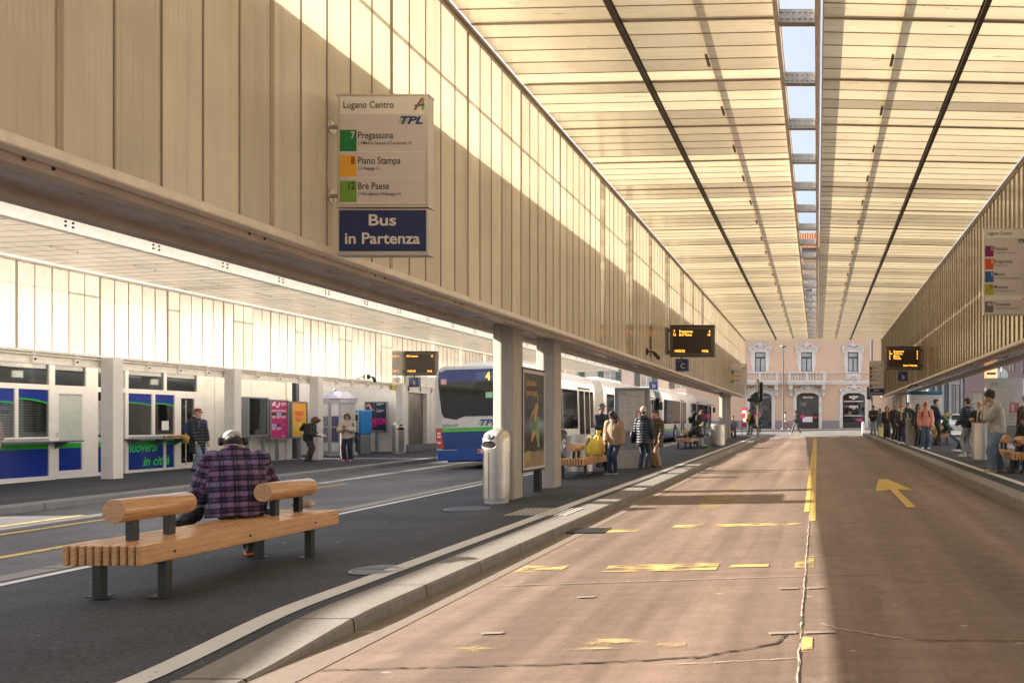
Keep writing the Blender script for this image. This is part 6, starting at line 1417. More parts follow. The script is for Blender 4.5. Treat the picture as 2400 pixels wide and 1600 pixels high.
def person(label, u, v, h, H, face, top, legs, shoes, hair=('short', 'dark'), skin='tan', vox=.018, lean=0, hunch=0, headp=0, heady=0, tilt=0, lh=None, rh=None, lf=(-.10, .0), rf=(.10, .0), sit=None, tlen=-.12, puff=.03, tw=1.0, leg_r=(.092, .073, .066), hood=False, curl=(.35, .35), glasses=False, scarf=None, pos=None, group=None, kneeout=.0, lfz=0.0, rfz=0.0, sole=None, collar=.0, elbow=(.5, -.5, -.8), skirt=None, headphones=False, amp=.010, sleeve=1.0):
    s = H / 1.75; P0 = Vector(pos) if pos is not None else gp(u, v, h)
    t = thing('person', label, 'person', P0, -R(face), group)
    pz = (.925 * s if sit is None else sit + .09 * s)
    pel = Vector((0, 0, pz)) if sit is None else Vector((0, -.02, pz))
    A = R(lean); B = R(lean + hunch); sd = R(tilt)
    up = Vector((math.sin(sd), math.sin(A), math.cos(A))); up2 = Vector((math.sin(sd) * 1.2, math.sin(B), math.cos(B)))
    fw = Vector((0, math.cos(A), -math.sin(A))); fw2 = Vector((0, math.cos(B), -math.sin(B))); rt = Vector((1, 0, 0))
    wst = pel + up * .14 * s; ch = wst + (up + up2) * .085 * s; sh = ch + up2 * .17 * s; nk = sh + up2 * .075 * s - fw2 * .005
    C = R(lean + hunch + headp); upH = Vector((math.sin(sd), math.sin(C), math.cos(C))); hc = nk + (up2 * .5 + upH * .5).normalized() * .06 * s + upH * .095 * s + Vector((0, math.cos(C), -math.sin(C))) * .018 * s
    MH = Matrix.Rotation(-C, 3, 'X'); MH = MH @ Matrix.Rotation(-R(heady), 3, 'Z')
    hp = lambda x, y, z: hc + MH @ (Vector((x, y, z)) * s)
    shl, shr = sh - rt * .178 * s * tw ** .3 - up2 * .035 * s, sh + rt * .178 * s * tw ** .3 - up2 * .035 * s
    if lh is None: lh = (-.27, .03, .80)
    if rh is None: rh = (.27, .03, .80)
    LH, RHd = Vector(lh) * s, Vector(rh) * s
    ex, ey, ez = elbow
    le, lw = ik(shl, LH, .30 * s, .26 * s, (-ex, ey, ez)); re, rw = ik(shr, RHd, .30 * s, .26 * s, (ex, ey, ez))
    hl, hr = pel - rt * .092 * s - up * .03 * s, pel + rt * .092 * s - up * .03 * s
    def foot(f, fz): return Vector((f[0] * s, f[1] * s, .085 * s + fz))
    lk, la = ik(hl, foot(lf, lfz), .43 * s, .425 * s, (-kneeout, 1, .15)); rk, ra = ik(hr, foot(rf, rfz), .43 * s, .425 * s, (kneeout, 1, .15))
    ring = lambda c, a, b, ax=fw: [c + rt * a * math.cos(q) + ax * b * math.sin(q) for q in [2 * math.pi * k / 14 for k in range(14)]]
    # ---- body: one continuous surface
    b = MB(); e = MB()
    b.loft([ring(pel - up * .09 * s, .10 * s, .08 * s), ring(pel, .15 * s, .10 * s), ring(wst, .125 * s, .09 * s), ring(ch, .15 * s, .105 * s, fw2), ring(sh - up2 * .03 * s, .16 * s, .085 * s, fw2), ring(sh + up2 * .03 * s, .07 * s, .06 * s, fw2)])
    b.tube([sh - up2 * .02 * s, nk, hc - MH @ Vector((0, .0, .05)) * s], [.062 * s, .054 * s, .052 * s], 10)
    for a0, a1, a2 in ((shl, le, lw), (shr, re, rw)): b.tube([a0, a1], [.044 * s, .034 * s], 10); b.ball(a0, .046 * s, 8, 6); b.ball(a1, .034 * s, 8, 6); b.tube([a1, a2], [.034 * s, .026 * s], 10)
    for a0, a1, a2 in ((hl, lk, la), (hr, rk, ra)): b.tube([a0, a1], [.066 * s, .040 * s], 10); b.ball(a1, .040 * s, 8, 6); b.tube([a1, a1 + (a2 - a1) * .35, a2], [.038 * s, .042 * s, .030 * s], 10)
    b.ball(hc + MH @ Vector((0, -.008, .018)) * s, (.074 * s, .094 * s, .098 * s), 16, 10, 0, MH); b.ball(hp(0, .032, -.055), (.050 * s, .055 * s, .060 * s), 12, 8, 0, MH); b.ball(hp(0, .055, -.098), (.028 * s, .026 * s, .022 * s), 8, 6, 0, MH)
    b.tube([hp(0, .086, .022), hp(0, .104, -.018), hp(0, .088, -.030)], [.010 * s, .016 * s, .012 * s], 8)
    for q in (-1, 1): b.ball(hp(q * .076, -.008, -.008), (.014 * s, .024 * s, .032 * s), 8, 6, 0, MH); e.ball(hp(q * .030, .083, .012), (.014 * s, .009 * s, .008 * s), 8, 6, 1, MH); e.tube([hp(q * .014, .089, .031), hp(q * .032, .090, .037), hp(q * .050, .078, .030)], .0045 * s, 6, 3)
    e.ball(hp(0, .087, -.056), (.024 * s, .009 * s, .008 * s), 10, 6, 2, MH)
    if glasses:
        for q in (-1, 1): e.ball(hp(q * .033, .094, .012), (.028 * s, .008 * s, .022 * s), 12, 6, 4, MH); e.tube([hp(q * .058, .09, .014), hp(q * .078, .0, .010)], .004 * s, 6, 4)
        e.tube([hp(-.01, .10, .016), hp(.01, .10, .016)], .004 * s, 6, 4)
    for w_, el, cu, sdn in ((lw, le, curl[0], 1), (rw, re, curl[1], -1)):
        d = (w_ - el).normalized(); n = Vector((-sdn * -1.0 * .6, .5, 0)) if abs(d.z) > .7 else Vector((sdn * .5, -.3, .8)) * 1
        hand(b, e, w_ + d * .01 * s, d, n, s, cu, sdn)
    pend('body', b, SK[skin], t, min(vox, .016), 3, 0, 9, e, [M_eye, M_lip, M_hd[hair[1]] if hair[1] in M_hd else M_eye, M_lens])
    # ---- upper garment
    g = MB(); pf = puff * s; low = pel + Vector((0, 0, 1)) * tlen * s if sit is None else pel + up * max(tlen, -.07) * s
    def trail(q): return (.165 * tw * s + pf, .120 * tw * s + pf)
    rings = []
    if tlen < -.2 and sit is None: rings += [ring(low, .185 * tw * s + pf, .155 * s + pf), ring(low * .5 + pel * .5, .18 * tw * s + pf, .145 * s + pf)]
    else: rings += [ring(low, .165 * tw * s + pf * .8, .12 * s + pf * .8)]
    rings += [ring(pel, .165 * tw * s + pf, .125 * s + pf), ring(wst, .15 * tw * s + pf, .115 * s + pf), ring(ch, .168 * tw * s + pf, .122 * s + pf, fw2), ring(sh - up2 * .04 * s, .172 * tw * s + pf * .7, .098 * s + pf * .7, fw2), ring(sh + up2 * .02 * s, .10 * s + pf * .5, .075 * s + pf * .5, fw2), ring(nk + up2 * (.0 + collar) * s, .066 * s + pf * .35, .066 * s + pf * .35, fw2)]
    g.loft(rings)
    for a0, a1, a2 in ((shl, le, lw), (shr, re, rw)):
        a2 = a1 + (a2 - a1) * sleeve
        g.ball(a0, .066 * s + pf * .8, 10, 8); g.tube([a0, a1], [.064 * s + pf * .8, .054 * s + pf * .8], 12); g.ball(a1, .055 * s + pf * .8, 10, 8); g.tube([a1, (a1 + a2) / 2, a2], [.054 * s + pf * .8, .050 * s + pf * .7, .038 * s + pf * .45], 12)
    if hood and hood != 'up': g.tube([nk + rt * -.11 * s - fw2 * .0 * s, nk - fw2 * .13 * s - up2 * .03 * s, nk + rt * .11 * s], [.045 * s + pf * .4, .065 * s + pf * .5, .045 * s + pf * .4], 10)
    if hood == 'up': g.ball(hp(0, -.035, .012), (.112 * s, .128 * s, .142 * s), 16, 10, 0, MH); g.tube([hp(0, -.05, -.09), nk - up2 * .03 * s], [.10 * s, .11 * s], 12)
    post = None
    if top is M_plaid: g.tube([nk + ring(Vector(), .098 * s, .098 * s, fw2)[k % 14] - up2 * .03 * s for k in range(15)], [(.030 * s, .055 * s)] * 15, 10, caps=False); g.tube([low + ring(Vector(), .205 * s * tw, .165 * s, fw)[k % 14] for k in range(15)], .022 * s, 8, caps=False)
    if top is M_plaid:
        def post(me, S=(shl, le, lw, shr, re, rw)):
            at_ = me.attributes.new('plaid', 'FLOAT_VECTOR', 'POINT')
            for i, vv in enumerate(me.vertices):
                p = vv.co; q = Vector((p.x, p.y, (p - pel).dot(up)))
                for a0, a1, a2, sg in ((S[0], S[1], S[2], -1), (S[3], S[4], S[5], 1)):
                    for p0, p1, off in ((a0, a1, 0), (a1, a2, .3)):
                        d = p1 - p0; L = d.length; d.normalize(); tt = (p - p0).dot(d)
                        rad = (p - p0 - d * tt).length
                        if 0.02 < tt < L + .05 and rad < .115 and p.x * sg > .20: 
                            n = d.cross(fw2).normalized(); q = Vector(((p - p0).dot(n) + .03, 0, .5 - off - tt))
                at_.data[i].vector = q
    pend('shirt' if top is M_plaid else 'jacket', g, top, t, vox, 4, amp * s, 9, None, None, post)
    # ---- trousers, skirt, shoes
    g = MB(); r0, r1, r2 = [q * s for q in leg_r]
    g.loft([ring(pel - up * .10 * s, .135 * s, .10 * s), ring(pel, .158 * s, .115 * s), ring(wst - up * .03 * s, .14 * s, .105 * s)])
    for a0, a1, a2 in ((hl, lk, la), (hr, rk, ra)): g.ball(a0, r0 * 1.05, 10, 8); g.tube([a0, a1], [r0 * 1.04, r1], 12); g.ball(a1, r1, 10, 8); g.tube([a1, (a1 + a2) / 2, a2 - Vector((0, 0, .03 * s))], [r1, (r1 + r2) / 2, r2], 12)
    pend('trousers', g, legs, t, vox, 4, amp * .7 * s, 11)
    if skirt:
        g = MB(); g.loft([ring(pel - Vector((0, 0, .58 * s)), .21 * s, .2 * s), ring(pel - Vector((0, 0, .2 * s)), .19 * s, .17 * s), ring(pel, .17 * s, .13 * s)]); pend('skirt', g, skirt, t, vox, 4, .008, 9)
    for f, kn, an, fz in ((lf, lk, la, lfz), (rf, rk, ra, rfz)):
        yw = f[2] if len(f) > 2 else (R(8) if f[0] < 0 else -R(8)); Mz = Matrix.Rotation(yw, 3, 'Z'); b0 = Vector((an.x, an.y, fz))
        ln = f[3] if len(f) > 3 else 0; Mx = Matrix.Rotation(R(ln), 3, 'X')
        F_ = lambda x, y, z: b0 + Mz @ (Mx @ Vector((x * s, y * s, z * s)))
        rg = lambda y, w_, z1: [F_(w_ * math.cos(q), y, max(.004, z1 * .5 + z1 * .5 * math.sin(q))) for q in [2 * math.pi * k / 12 for k in range(12)]]
        g = MB(); g.loft([rg(-.085, .026, .06), rg(-.065, .036, .085), rg(-.02, .040, .11), rg(.05, .044, .085), rg(.12, .047, .06), rg(.17, .038, .045), rg(.19, .020, .03)]); g.tube([F_(0, -.02, .06), F_(0, -.018, .135)], [.042 * s, .040 * s], 10)
        so = MB(); so.loft([[F_(x, y, z) for x, y in ((-.03, -.088), (.03, -.088), (.043, -.02), (.05, .10), (.04, .175), (.0, .198), (-.04, .175), (-.05, .10), (-.043, -.02))] for z in (0, .024)], 1)
        g2 = MB(); g2.ext(g, None, 0); g2.ext(so, None, 1); g2.build('shoe', [shoes, sole or shoes], t, True, 60)
    # ---- hair, hats
    g = MB(); st, hcol = hair; am = .006
    if st in ('short', 'curly', 'bob', 'long', 'pony'):
        g.ball(hp(0, -.020, .040), (.083 * s, .098 * s, .088 * s), 14, 10, 0, MH); g.ball(hp(0, -.045, -.005), (.078 * s, .07 * s, .085 * s), 12, 8, 0, MH); g.ball(hp(0, .045, .085), (.06 * s, .05 * s, .03 * s), 10, 6, 0, MH)
        if st == 'curly':
            rr = random.Random(3)
            for _ in range(46):
                a, z = rr.uniform(0, 6.28), rr.uniform(-.2, 1); q = math.sqrt(1 - z * z); p = (.088 * q * math.cos(a), -.02 + .1 * q * math.sin(a), .04 + .092 * z)
                if p[1] < .06 or p[2] > .06: g.ball(hp(*p), .026 * s, 7, 5)
        if st in ('bob', 'long'):
            for q in (-1, 1): g.tube([hp(q * .066, .03, .05), hp(q * .084, .012, -.02), hp(q * .080, .012, -.10), hp(q * .070, -.01, -.13)], [.03 * s, .034 * s, .032 * s, .018 * s], 9)
            g.tube([hp(0, -.07, .0), hp(0, -.085, -.10), hp(0, -.07, -.14)], [(.075 * s, .04 * s), (.075 * s, .035 * s), (.06 * s, .025 * s)], 10)
        if st == 'long':
            for q in (-1, 1): g.tube([hp(q * .075, .0, -.08), nk + rt * q * .09 * s + fw2 * .03 * s, sh + rt * q * .10 * s + fw2 * .085 * s - up2 * .06 * s, ch + rt * q * .09 * s + fw2 * .11 * s], [.034 * s, .038 * s, .034 * s, .014 * s], 9)
            g.tube([hp(0, -.085, -.10), nk - fw2 * .10 * s, sh - fw2 * .13 * s - up2 * .1 * s, ch - fw2 * .15 * s], [(.075 * s, .035 * s), (.10 * s, .035 * s), (.11 * s, .03 * s), (.06 * s, .012 * s)], 10)
        pend('hair', g, M_hd[hcol], t, .012, 2, am * s * (2 if st == 'curly' else 1), 40)
    elif st == 'beanie':
        g.ball(hp(0, -.018, .052), (.088 * s, .102 * s, .095 * s), 14, 10, 0, MH); g.tube([hp(0, -.016, .02), hp(0, -.016, .055)], [(.098 * s, .088 * s)] * 2, 16)
        pend('hat', g, hcol, t, .012, 3, .003, 30)
        g = MB(); g.ball(hp(0, -.05, -.02), (.07 * s, .06 * s, .07 * s), 10, 8, 0, MH); pend('hair', g, M_hd['brown'], t, .014, 2, .004, 30)
    elif st == 'cap':
        g.ball(hp(0, -.015, .045), (.084 * s, .100 * s, .085 * s), 14, 10, 0, MH); g.tube([hp(0, .07, .045), hp(0, .15, .030)], [(.075 * s, .012 * s), (.055 * s, .010 * s)], 12); pend('hat', g, hcol, t, .011, 3, 0)
        g = MB(); g.ball(hp(0, -.045, -.03), (.074 * s, .064 * s, .06 * s), 10, 8, 0, MH); pend('hair', g, M_hd['dark'], t, .014, 2, .004, 30)
    elif st == 'fur':
        for k in range(16): a = k / 16 * 6.283; g.ball(hp(.115 * math.cos(a), .055 + .02 * math.sin(a), .0 + .135 * math.sin(a)), .042 * s, 8, 6)
        g.ball(hp(0, -.03, .01), (.118 * s, .12 * s, .14 * s), 14, 10, 0, MH); pend('fur_hood', g, M_hd[hcol], t, .014, 2, .016, 45)
    elif st == 'hooded':
        g.ball(hp(0, .0, .055), (.078 * s, .09 * s, .07 * s), 12, 8, 0, MH); pend('hair', g, M_hd[hcol], t, .014, 2, .003, 30)
    if headphones:
        g = MB(); P = [hp(.095 * math.cos(a), -.01, .03 + .115 * math.sin(a)) for a in [math.pi * k / 10 for k in range(11)]]; g.tube(P, .010 * s, 8)
        for q in (-1, 1): g.tube([hp(q * .080, -.01, .0), hp(q * .112, -.01, .0)], [.040 * s, .036 * s], 14)
        o = g.build('headphones', M_black, t, True)
    if scarf:
        g = MB(); g.tube([nk + ring(Vector(), .085 * s, .085 * s, fw2)[k % 14] - up2 * .005 for k in range(15)], .036 * s, 9, caps=False); g.tube([nk + fw2 * .09 * s, ch + fw2 * .15 * s, wst + fw2 * .16 * s], [(.05 * s, .02 * s)] * 3, 8); pend('scarf', g, scarf, t, .014, 3, .006, 20)
    t_info[t.name] = dict(s=s, pel=pel, sh=sh, ch=ch, nk=nk, up=up, up2=up2, fw=fw, fw2=fw2, lw=lw, rw=rw, hc=hc, lk=lk, rk=rk)
    return t
t_info = {}
def held(name, label, cat, p, mb, mats, smooth=True, group=None):
    """something a person carries: a thing of its own, given in the person's own frame"""
    o = mb.build(name, mats, None, smooth, 45); o.location = p.location; o.rotation_euler = p.rotation_euler; return tag(o, label, cat, group)
def backpack(p, label, mat, sc=1.0, straps=True, mat2=None):
    I = t_info[p.name]; s = I['s']; c = I['ch'] - I['fw2'] * .20 * s + I['up2'] * .0; M = Matrix((Vector((1, 0, 0)), I['fw2'], I['up2'])).transposed()
    t = thing('backpack', label, 'backpack', p.location, p.rotation_euler.z)
    g = MB(); g.ball(c - I['fw2'] * .03, (.165 * s * sc, .115 * s * sc, .25 * s * sc), 14, 10, 0, M); g.ball(c - I['fw2'] * .07 * s - I['up2'] * .08 * s, (.13 * s * sc, .10 * s * sc, .13 * s * sc), 12, 8, 0, M); pend('bag', g, mat, t, .018, 3, .006, 12)
    if straps:
        for q in (-1, 1):
            x = Vector((q * .105 * s, 0, 0)); mb = MB(); mb.tube([c + x + I['up2'] * .2 * s, I['sh'] + x + I['up2'] * .04 * s - I['fw2'] * .02 * s, I['sh'] + x + I['fw2'] * .135 * s - I['up2'] * .03 * s, I['ch'] + x * 1.3 + I['fw2'] * .165 * s, I['ch'] + x * 1.75 + I['fw2'] * .06 * s - I['up2'] * .1 * s], [(.022 * s, .008 * s)] * 5, 8); mb.build('strap', mat2 or mat, t, True)
    return t
def phone(p, label, off=(0, 0, 0), ang=0):
    I = t_info[p.name]; c = (I['lw'] + I['rw']) / 2 + Vector(off); g = MB(); q = MB(); q.box(-.036, .036, -.006, .006, -.075, .075, bev=.004); g.ext(q, Matrix.Translation(c) @ Matrix.Rotation(R(-35), 4, 'X')); return held('phone', label, 'phone', p, g, M_black, False)
M_plaid = plaid_mat()
jean = lambda n, c: cloth_mat('denim_' + n, c, .8, .55, 7, .35)
C_blk = cloth_mat('black_cloth', (.016, .016, .018), .8, .5); C_nav = cloth_mat('navy_cloth', (.016, .022, .045), .8, .5); P_blk = puffer_mat('black_puffer', (.014, .015, .018), .085); P_nav = puffer_mat('navy_puffer', (.022, .030, .055), .07); P_brn = puffer_mat('olive_brown_puffer', (.085, .058, .036), .09, .55); P_pnk = cloth_mat('pink_jacket_cloth', (.60, .235, .19), .6, .5, 8, .1)
C_crm = cloth_mat('cream_fleece', (.62, .53, .43), .95, .9, 40, .12); C_tan = cloth_mat('tan_suede', (.36, .235, .145), .8, .6, 8, .2); C_gry = cloth_mat('grey_sweat', (.40, .385, .365), .9, .6, 7, .12); C_grd = cloth_mat('grey_denim', (.13, .14, .155), .8, .5)
J_blu = jean('mid_blue', (.055, .095, .16)); J_lt = jean('pale_blue', (.16, .22, .30)); J_dk = jean('dark_blue', (.022, .042, .085)); J_gr = jean('washed_grey', (.30, .32, .35)); C_trs = cloth_mat('tan_trousers', (.38, .25, .165), .85, .5); C_cam = cloth_mat('dark_camouflage', (.055, .045, .03), .85, .5, 14, .8)
S_blk = pm('black_leather', (.016, .015, .015), .45); S_wht = pm('white_sneaker', (.68, .66, .63), .5); S_pnk = pm('pink_sneaker', (.66, .22, .28), .5); S_bei = pm('beige_shoe', (.48, .37, .24), .6); S_org = pm('orange_sole', (.85, .20, .03), .5)

# the seated reader in plaid, back to the camera
zs = .45
PS = Vector((-5.76, 7.42, gz(1.46, 7.42)))
p = person('seated person in a purple plaid flannel shirt seen from behind on the front bench', 0, 0, 0, 1.80, 314, M_plaid, C_blk, S_blk, ('cap', pm('pale_cap', (.38, .37, .35), .5, var=.3, vs=14)), 'light', .013, lean=5, hunch=19, headp=34, sit=zs, lh=(-.12, .36, .70), rh=(.16, .36, .72), lf=(-.44, .16, 0, 0), rf=(.16, .40), lfz=.30, tlen=-.16, puff=.052, tw=1.13, pos=PS, collar=.03, sole=S_org, amp=.030, elbow=(.42, -.25, -.9), curl=(.5, .5))
I = t_info[p.name]
g = MB(); c = I['hc']; M = Matrix.Rotation(-R(60), 3, 'X'); P = [c + M @ Vector((.10 * math.cos(a), -.02, .03 + .11 * math.sin(a))) for a in [math.pi * k / 12 for k in range(13)]]; g.tube(P, .012, 8)
for q in (-1, 1): g.tube([c + M @ Vector((q * .085, -.02, .0)), c + M @ Vector((q * .118, -.02, 0))], [.045, .04], 16)
held('headphones', 'black headphones over the cap of the plaid shirted person', 'headphones', p, g, M_black)
g = MB(); g.ball((0, 0, .05), (.10, .05, .05), 12, 8); g.ball((.09, .01, .045), (.05, .04, .04), 10, 8); o = g.build('paper_bag', pm('crumpled_paper', (.55, .46, .36), .8, bump=.6, bs=30), None, True); o.location = (-5.50, 7.95, gz(1.455, 7.9) + .452); tag(o, 'small crumpled paper wrapper on the bench behind the second log', 'paper wrapper')

# left platform
p = person('person with short red hair in a long black padded coat and pale jeans', 463, 1103, 1.55, 1.70, 95, P_blk, J_lt, S_blk, ('short', 'red'), 'light', .016, tlen=-.44, puff=.03, lh=(-.2, .12, .78), rh=(.2, .16, .76), glasses=True, hood=True, amp=.006)
backpack(p, 'bright blue backpack worn over the long black coat', cloth_mat('blue_pack', (.018, .06, .24), .6), .85)
p = person('person bowed in a dark fur hood, black jacket and camouflage trousers', 722, 1081, 1.55, 1.50, 80, C_blk, C_cam, S_blk, ('fur', 'auburn'), 'tan', .016, lean=6, hunch=14, headp=30, tlen=-.16, puff=.045, lh=(-.12, .34, .98), rh=(.12, .36, 1.0), amp=.012)
backpack(p, 'dark small rucksack on the back of the fur hooded person', C_blk, .7, False)
g = MB(); q = MB(); q.box(-.16, .16, -.004, .004, -.11, .11); g.ext(q, Matrix.Translation((0, .40, .86)) @ Matrix.Rotation(R(70), 4, 'X')); held('booklet', 'open white booklet held by the fur hooded person', 'booklet', p, g, M_paper, False)
p = person('woman in a cream fleece jacket and navy trousers reading a phone, pink shoes', 815, 1080, 1.55, 1.60, 165, C_crm, C_nav, S_pnk, ('bob', 'auburn'), 'light', .016, headp=24, tlen=-.12, puff=.04, lh=(-.05, .27, 1.16), rh=(.07, .27, 1.14), leg_r=(.092, .08, .088), curl=(.8, .8), elbow=(.6, -.1, -.9), amp=.010)
phone(p, 'dark phone held by the woman in cream fleece', (0, .05, .05))
g = MB(); g.ball((-.26, .0, .72), (.07, .17, .15), 12, 9); g.tube([(-.26, .08, .84), (-.19, .13, 1.2), (-.15, .02, 1.36), (-.2, -.1, 1.15), (-.26, -.1, .84)], [(.018, .006)] * 5, 6); held('shoulder_bag', 'dark navy shoulder bag hanging from the cream jacket', 'bag', p, g, C_nav)
person('partly cropped person in a taupe jacket at the left picture edge', 0, 0, 0, 1.72, 250, cloth_mat('taupe_cloth', (.27, .225, .205), .85, .8), C_blk, S_blk, ('short', 'brown'), 'light', .016, tlen=-.1, puff=.05, pos=(-17.42, 15.72, gz(1.55, 15.7)), rh=(.16, .22, 1.0), lh=(-.16, .22, 1.0), sole=S_wht)

# left island
p = person('woman with long dark hair in a tan shearling jacket leaning on the bench', 1442, 1110, 1.47, 1.58, 195, C_tan, J_dk, S_blk, ('long', 'dark'), 'tan', .014, lean=3, hunch=8, headp=26, heady=18, tlen=-.13, puff=.05, lh=(-.24, .05, .80), rh=(.16, .24, .88), lf=(-.03, .02), rf=(.10, .10, -R(20)), leg_r=(.094, .068, .058), scarf=cloth_mat('check_scarf', (.36, .31, .27), .9), curl=(.4, .9), sole=S_wht, amp=.012)
P = gp(1409, 1062, 1.02); k = NT('yellow_carrier_bag'); n = k.noise(k.obj((4, 4, 1)), 3, 5, .7); k.base(k.mix(n, (.62, .40, .02), (.88, .70, .10))); k.b.inputs['Roughness'].default_value = .3; k.b.inputs['Transmission Weight'].default_value = 0; k.l(k.bump(n, .9, .05), k.b.inputs['Normal'])
g = MB(); prof_ = [(0, .15), (.03, .19), (.10, .215), (.20, .215), (.30, .19), (.38, .15), (.44, .10), (.49, .055), (.53, .035), (.57, .05), (.60, .06)]
g.loft([[(rr_ * math.cos(a) * (1 + (.05 + .5 * max(z - .25, 0)) * math.sin(9 * a + 6 * z) + .07 * math.sin(4 * a + z * 9)) + .42 * max(z - .2, 0) * .5, .68 * rr_ * math.sin(a) * (1 + (.05 + .5 * max(z - .25, 0)) * math.cos(7 * a + z * 5)), z + .02 * math.sin(5 * a) * (1 if z > .5 else 0)) for a in [2 * math.pi * j / 64 for j in range(64)]] for z, rr_ in prof_])
o = g.build('plastic_bag', k.m, None, True, 180); o.location = (-5.47, 18.42, gz(1.47, 18.4) + .455); o.rotation_euler = (0, 0, R(10)); tag(o, 'bulging yellow plastic carrier bag standing on the second bench', 'bag')
person('man in a dark navy jacket and cap half hidden by the timetable board', 0, 0, 0, 1.78, 120, C_nav, C_blk, S_blk, ('cap', C_nav), 'tan', .02, tlen=-.1, lh=(-.1, .3, 1.05), rh=(.1, .3, 1.05), pos=(-6.05, 20.95, gz(1.48, 21)))
p = person('woman in a cream knitted hat and navy quilted coat seen from behind', 1508, 1099, 1.46, 1.64, 12, P_nav, J_dk, S_blk, ('beanie', C_crm), 'light', .015, tlen=-.22, puff=.035, hood=True, lh=(-.26, .05, .8), rh=(.24, .14, .86), lf=(-.09, 0), rf=(.09, .03), leg_r=(.09, .072, .062), amp=.006)
g = MB(); g.ball((-.30, .02, .86), (.075, .15, .18), 12, 9); g.tube([(-.28, .06, 1.0), (-.2, .06, 1.36), (-.26, -.05, 1.0)], [(.014, .006)] * 3, 6); held('handbag', 'black handbag at the side of the woman in cream hat', 'bag', p, g, S_blk)
person('woman with short dark hair in a long olive brown padded coat facing the camera', 1538, 1095, 1.46, 1.56, 205, P_brn, C_trs, S_blk, ('short', 'dark'), 'light', .015, tlen=-.30, puff=.045, hood=True, lh=(-.22, .14, .84), rh=(.22, .14, .84), leg_r=(.10, .085, .075), scarf=cloth_mat('dark_check_scarf', (.10, .10, .11), .9), amp=.008, heady=12)
p = person('seated man in black jacket and grey jeans bent forward on the third bench', 0, 0, 0, 1.78, 92, C_blk, J_gr, S_blk, ('short', 'dark'), 'light', .018, lean=32, hunch=18, headp=12, sit=.45, lh=(-.08, .52, .50), rh=(.08, .52, .50), lf=(-.10, .46), rf=(.12, .50), pos=(-5.42, 32.3, gz(1.47, 32.3)), puff=.04, tlen=-.1, curl=(.8, .8))
p = person('man standing in black with a stretched leg and white shoe behind the seated man', 0, 0, 0, 1.74, 92, C_blk, C_blk, S_wht, ('short', 'brown'), 'light', .018, lean=14, hunch=10, headp=22, lh=(-.1, .34, .95), rh=(.1, .34, .95), lf=(-.1, -.08), rf=(.1, .42, -R(5), 0), pos=(-5.62, 34.4, gz(1.47, 34.4)), puff=.035)
backpack(p, 'large black backpack on the man standing behind the third bench', C_blk, 1.25)
p = person('man with a yellow and black patterned backpack seen from behind at the island end', 1757, 1024, 1.46, 1.78, 25, C_blk, C_grd, S_wht, ('short', 'dark'), 'tan', .02, lh=(-.25, .08, .82), rh=(.28, .10, .84), puff=.03)
k = NT('yellow_black_stripes'); wv = k.new('ShaderNodeTexWave'); wv.inputs['Scale'].default_value = 5; wv.inputs['Distortion'].default_value = 3; k.l(k.obj((1, 1, 1), rot=(0, .7, 0)), wv.inputs['Vector']); k.base(k.ramp(wv.outputs['Fac'], [(.45, (.62, .42, .10)), (.55, (.02, .02, .02))])); backpack(p, 'yellow and black striped backpack at the island end', k.m, 1.15, True, C_blk)
person('person with orange hair in black jacket and blue jeans near the traffic signal', 1778, 1017, 1.5, 1.62, 30, C_blk, J_blu, S_wht, ('bob', 'orange'), 'light', .022)
p = person('person seated on the farthest bench in a purple patterned jacket', 0, 0, 0, 1.75, 170, cloth_mat('purple_print_cloth', (.24, .19, .34), .8, .5, 30, .7), J_blu, S_blk, ('short', 'dark'), 'tan', .022, lean=-4, headp=10, sit=.45, pos=(-5.35, 47.6, gz(1.47, 47.6)), lf=(-.12, .42), rf=(.12, .42), lh=(-.2, .25, .62), rh=(.2, .25, .62))
g = MB(); g.ball((0, 0, .26), (.42, .24, .28), 14, 10); g.ball((-.3, .0, .16), (.2, .2, .18), 10, 8); o = g.build('luggage', C_blk, None, True, 180); o.location = (-5.75, 47.1, gz(1.47, 47) + .455); tag(o, 'heap of black bags on the farthest bench', 'bags')
# walkers in the far street
p = person('walker in a cream coat and red trousers striding past the palazzo', 1842, 1006, 1.40, 1.66, 275, C_crm, cloth_mat('red_trousers', (.34, .035, .045), .8), S_wht, ('bob', 'dark'), 'light', .022, lean=6, tlen=-.26, lf=(-.07, -.36, 0, -35), rf=(.07, .40, 0, 12), lfz=.06, lh=(-.2, .24, .88), rh=(.2, -.16, .86))
person('walker in a black jacket and dark trousers crossing at the road end', 1866, 1017, 1.48, 1.74, 255, C_blk, C_grd, S_wht, ('short', 'dark'), 'tan', .022, lean=4, lf=(-.07, -.34, 0, -35), rf=(.07, .34, 0, 10), lfz=.06, lh=(-.2, .22, .95), rh=(.2, .2, 1.0))

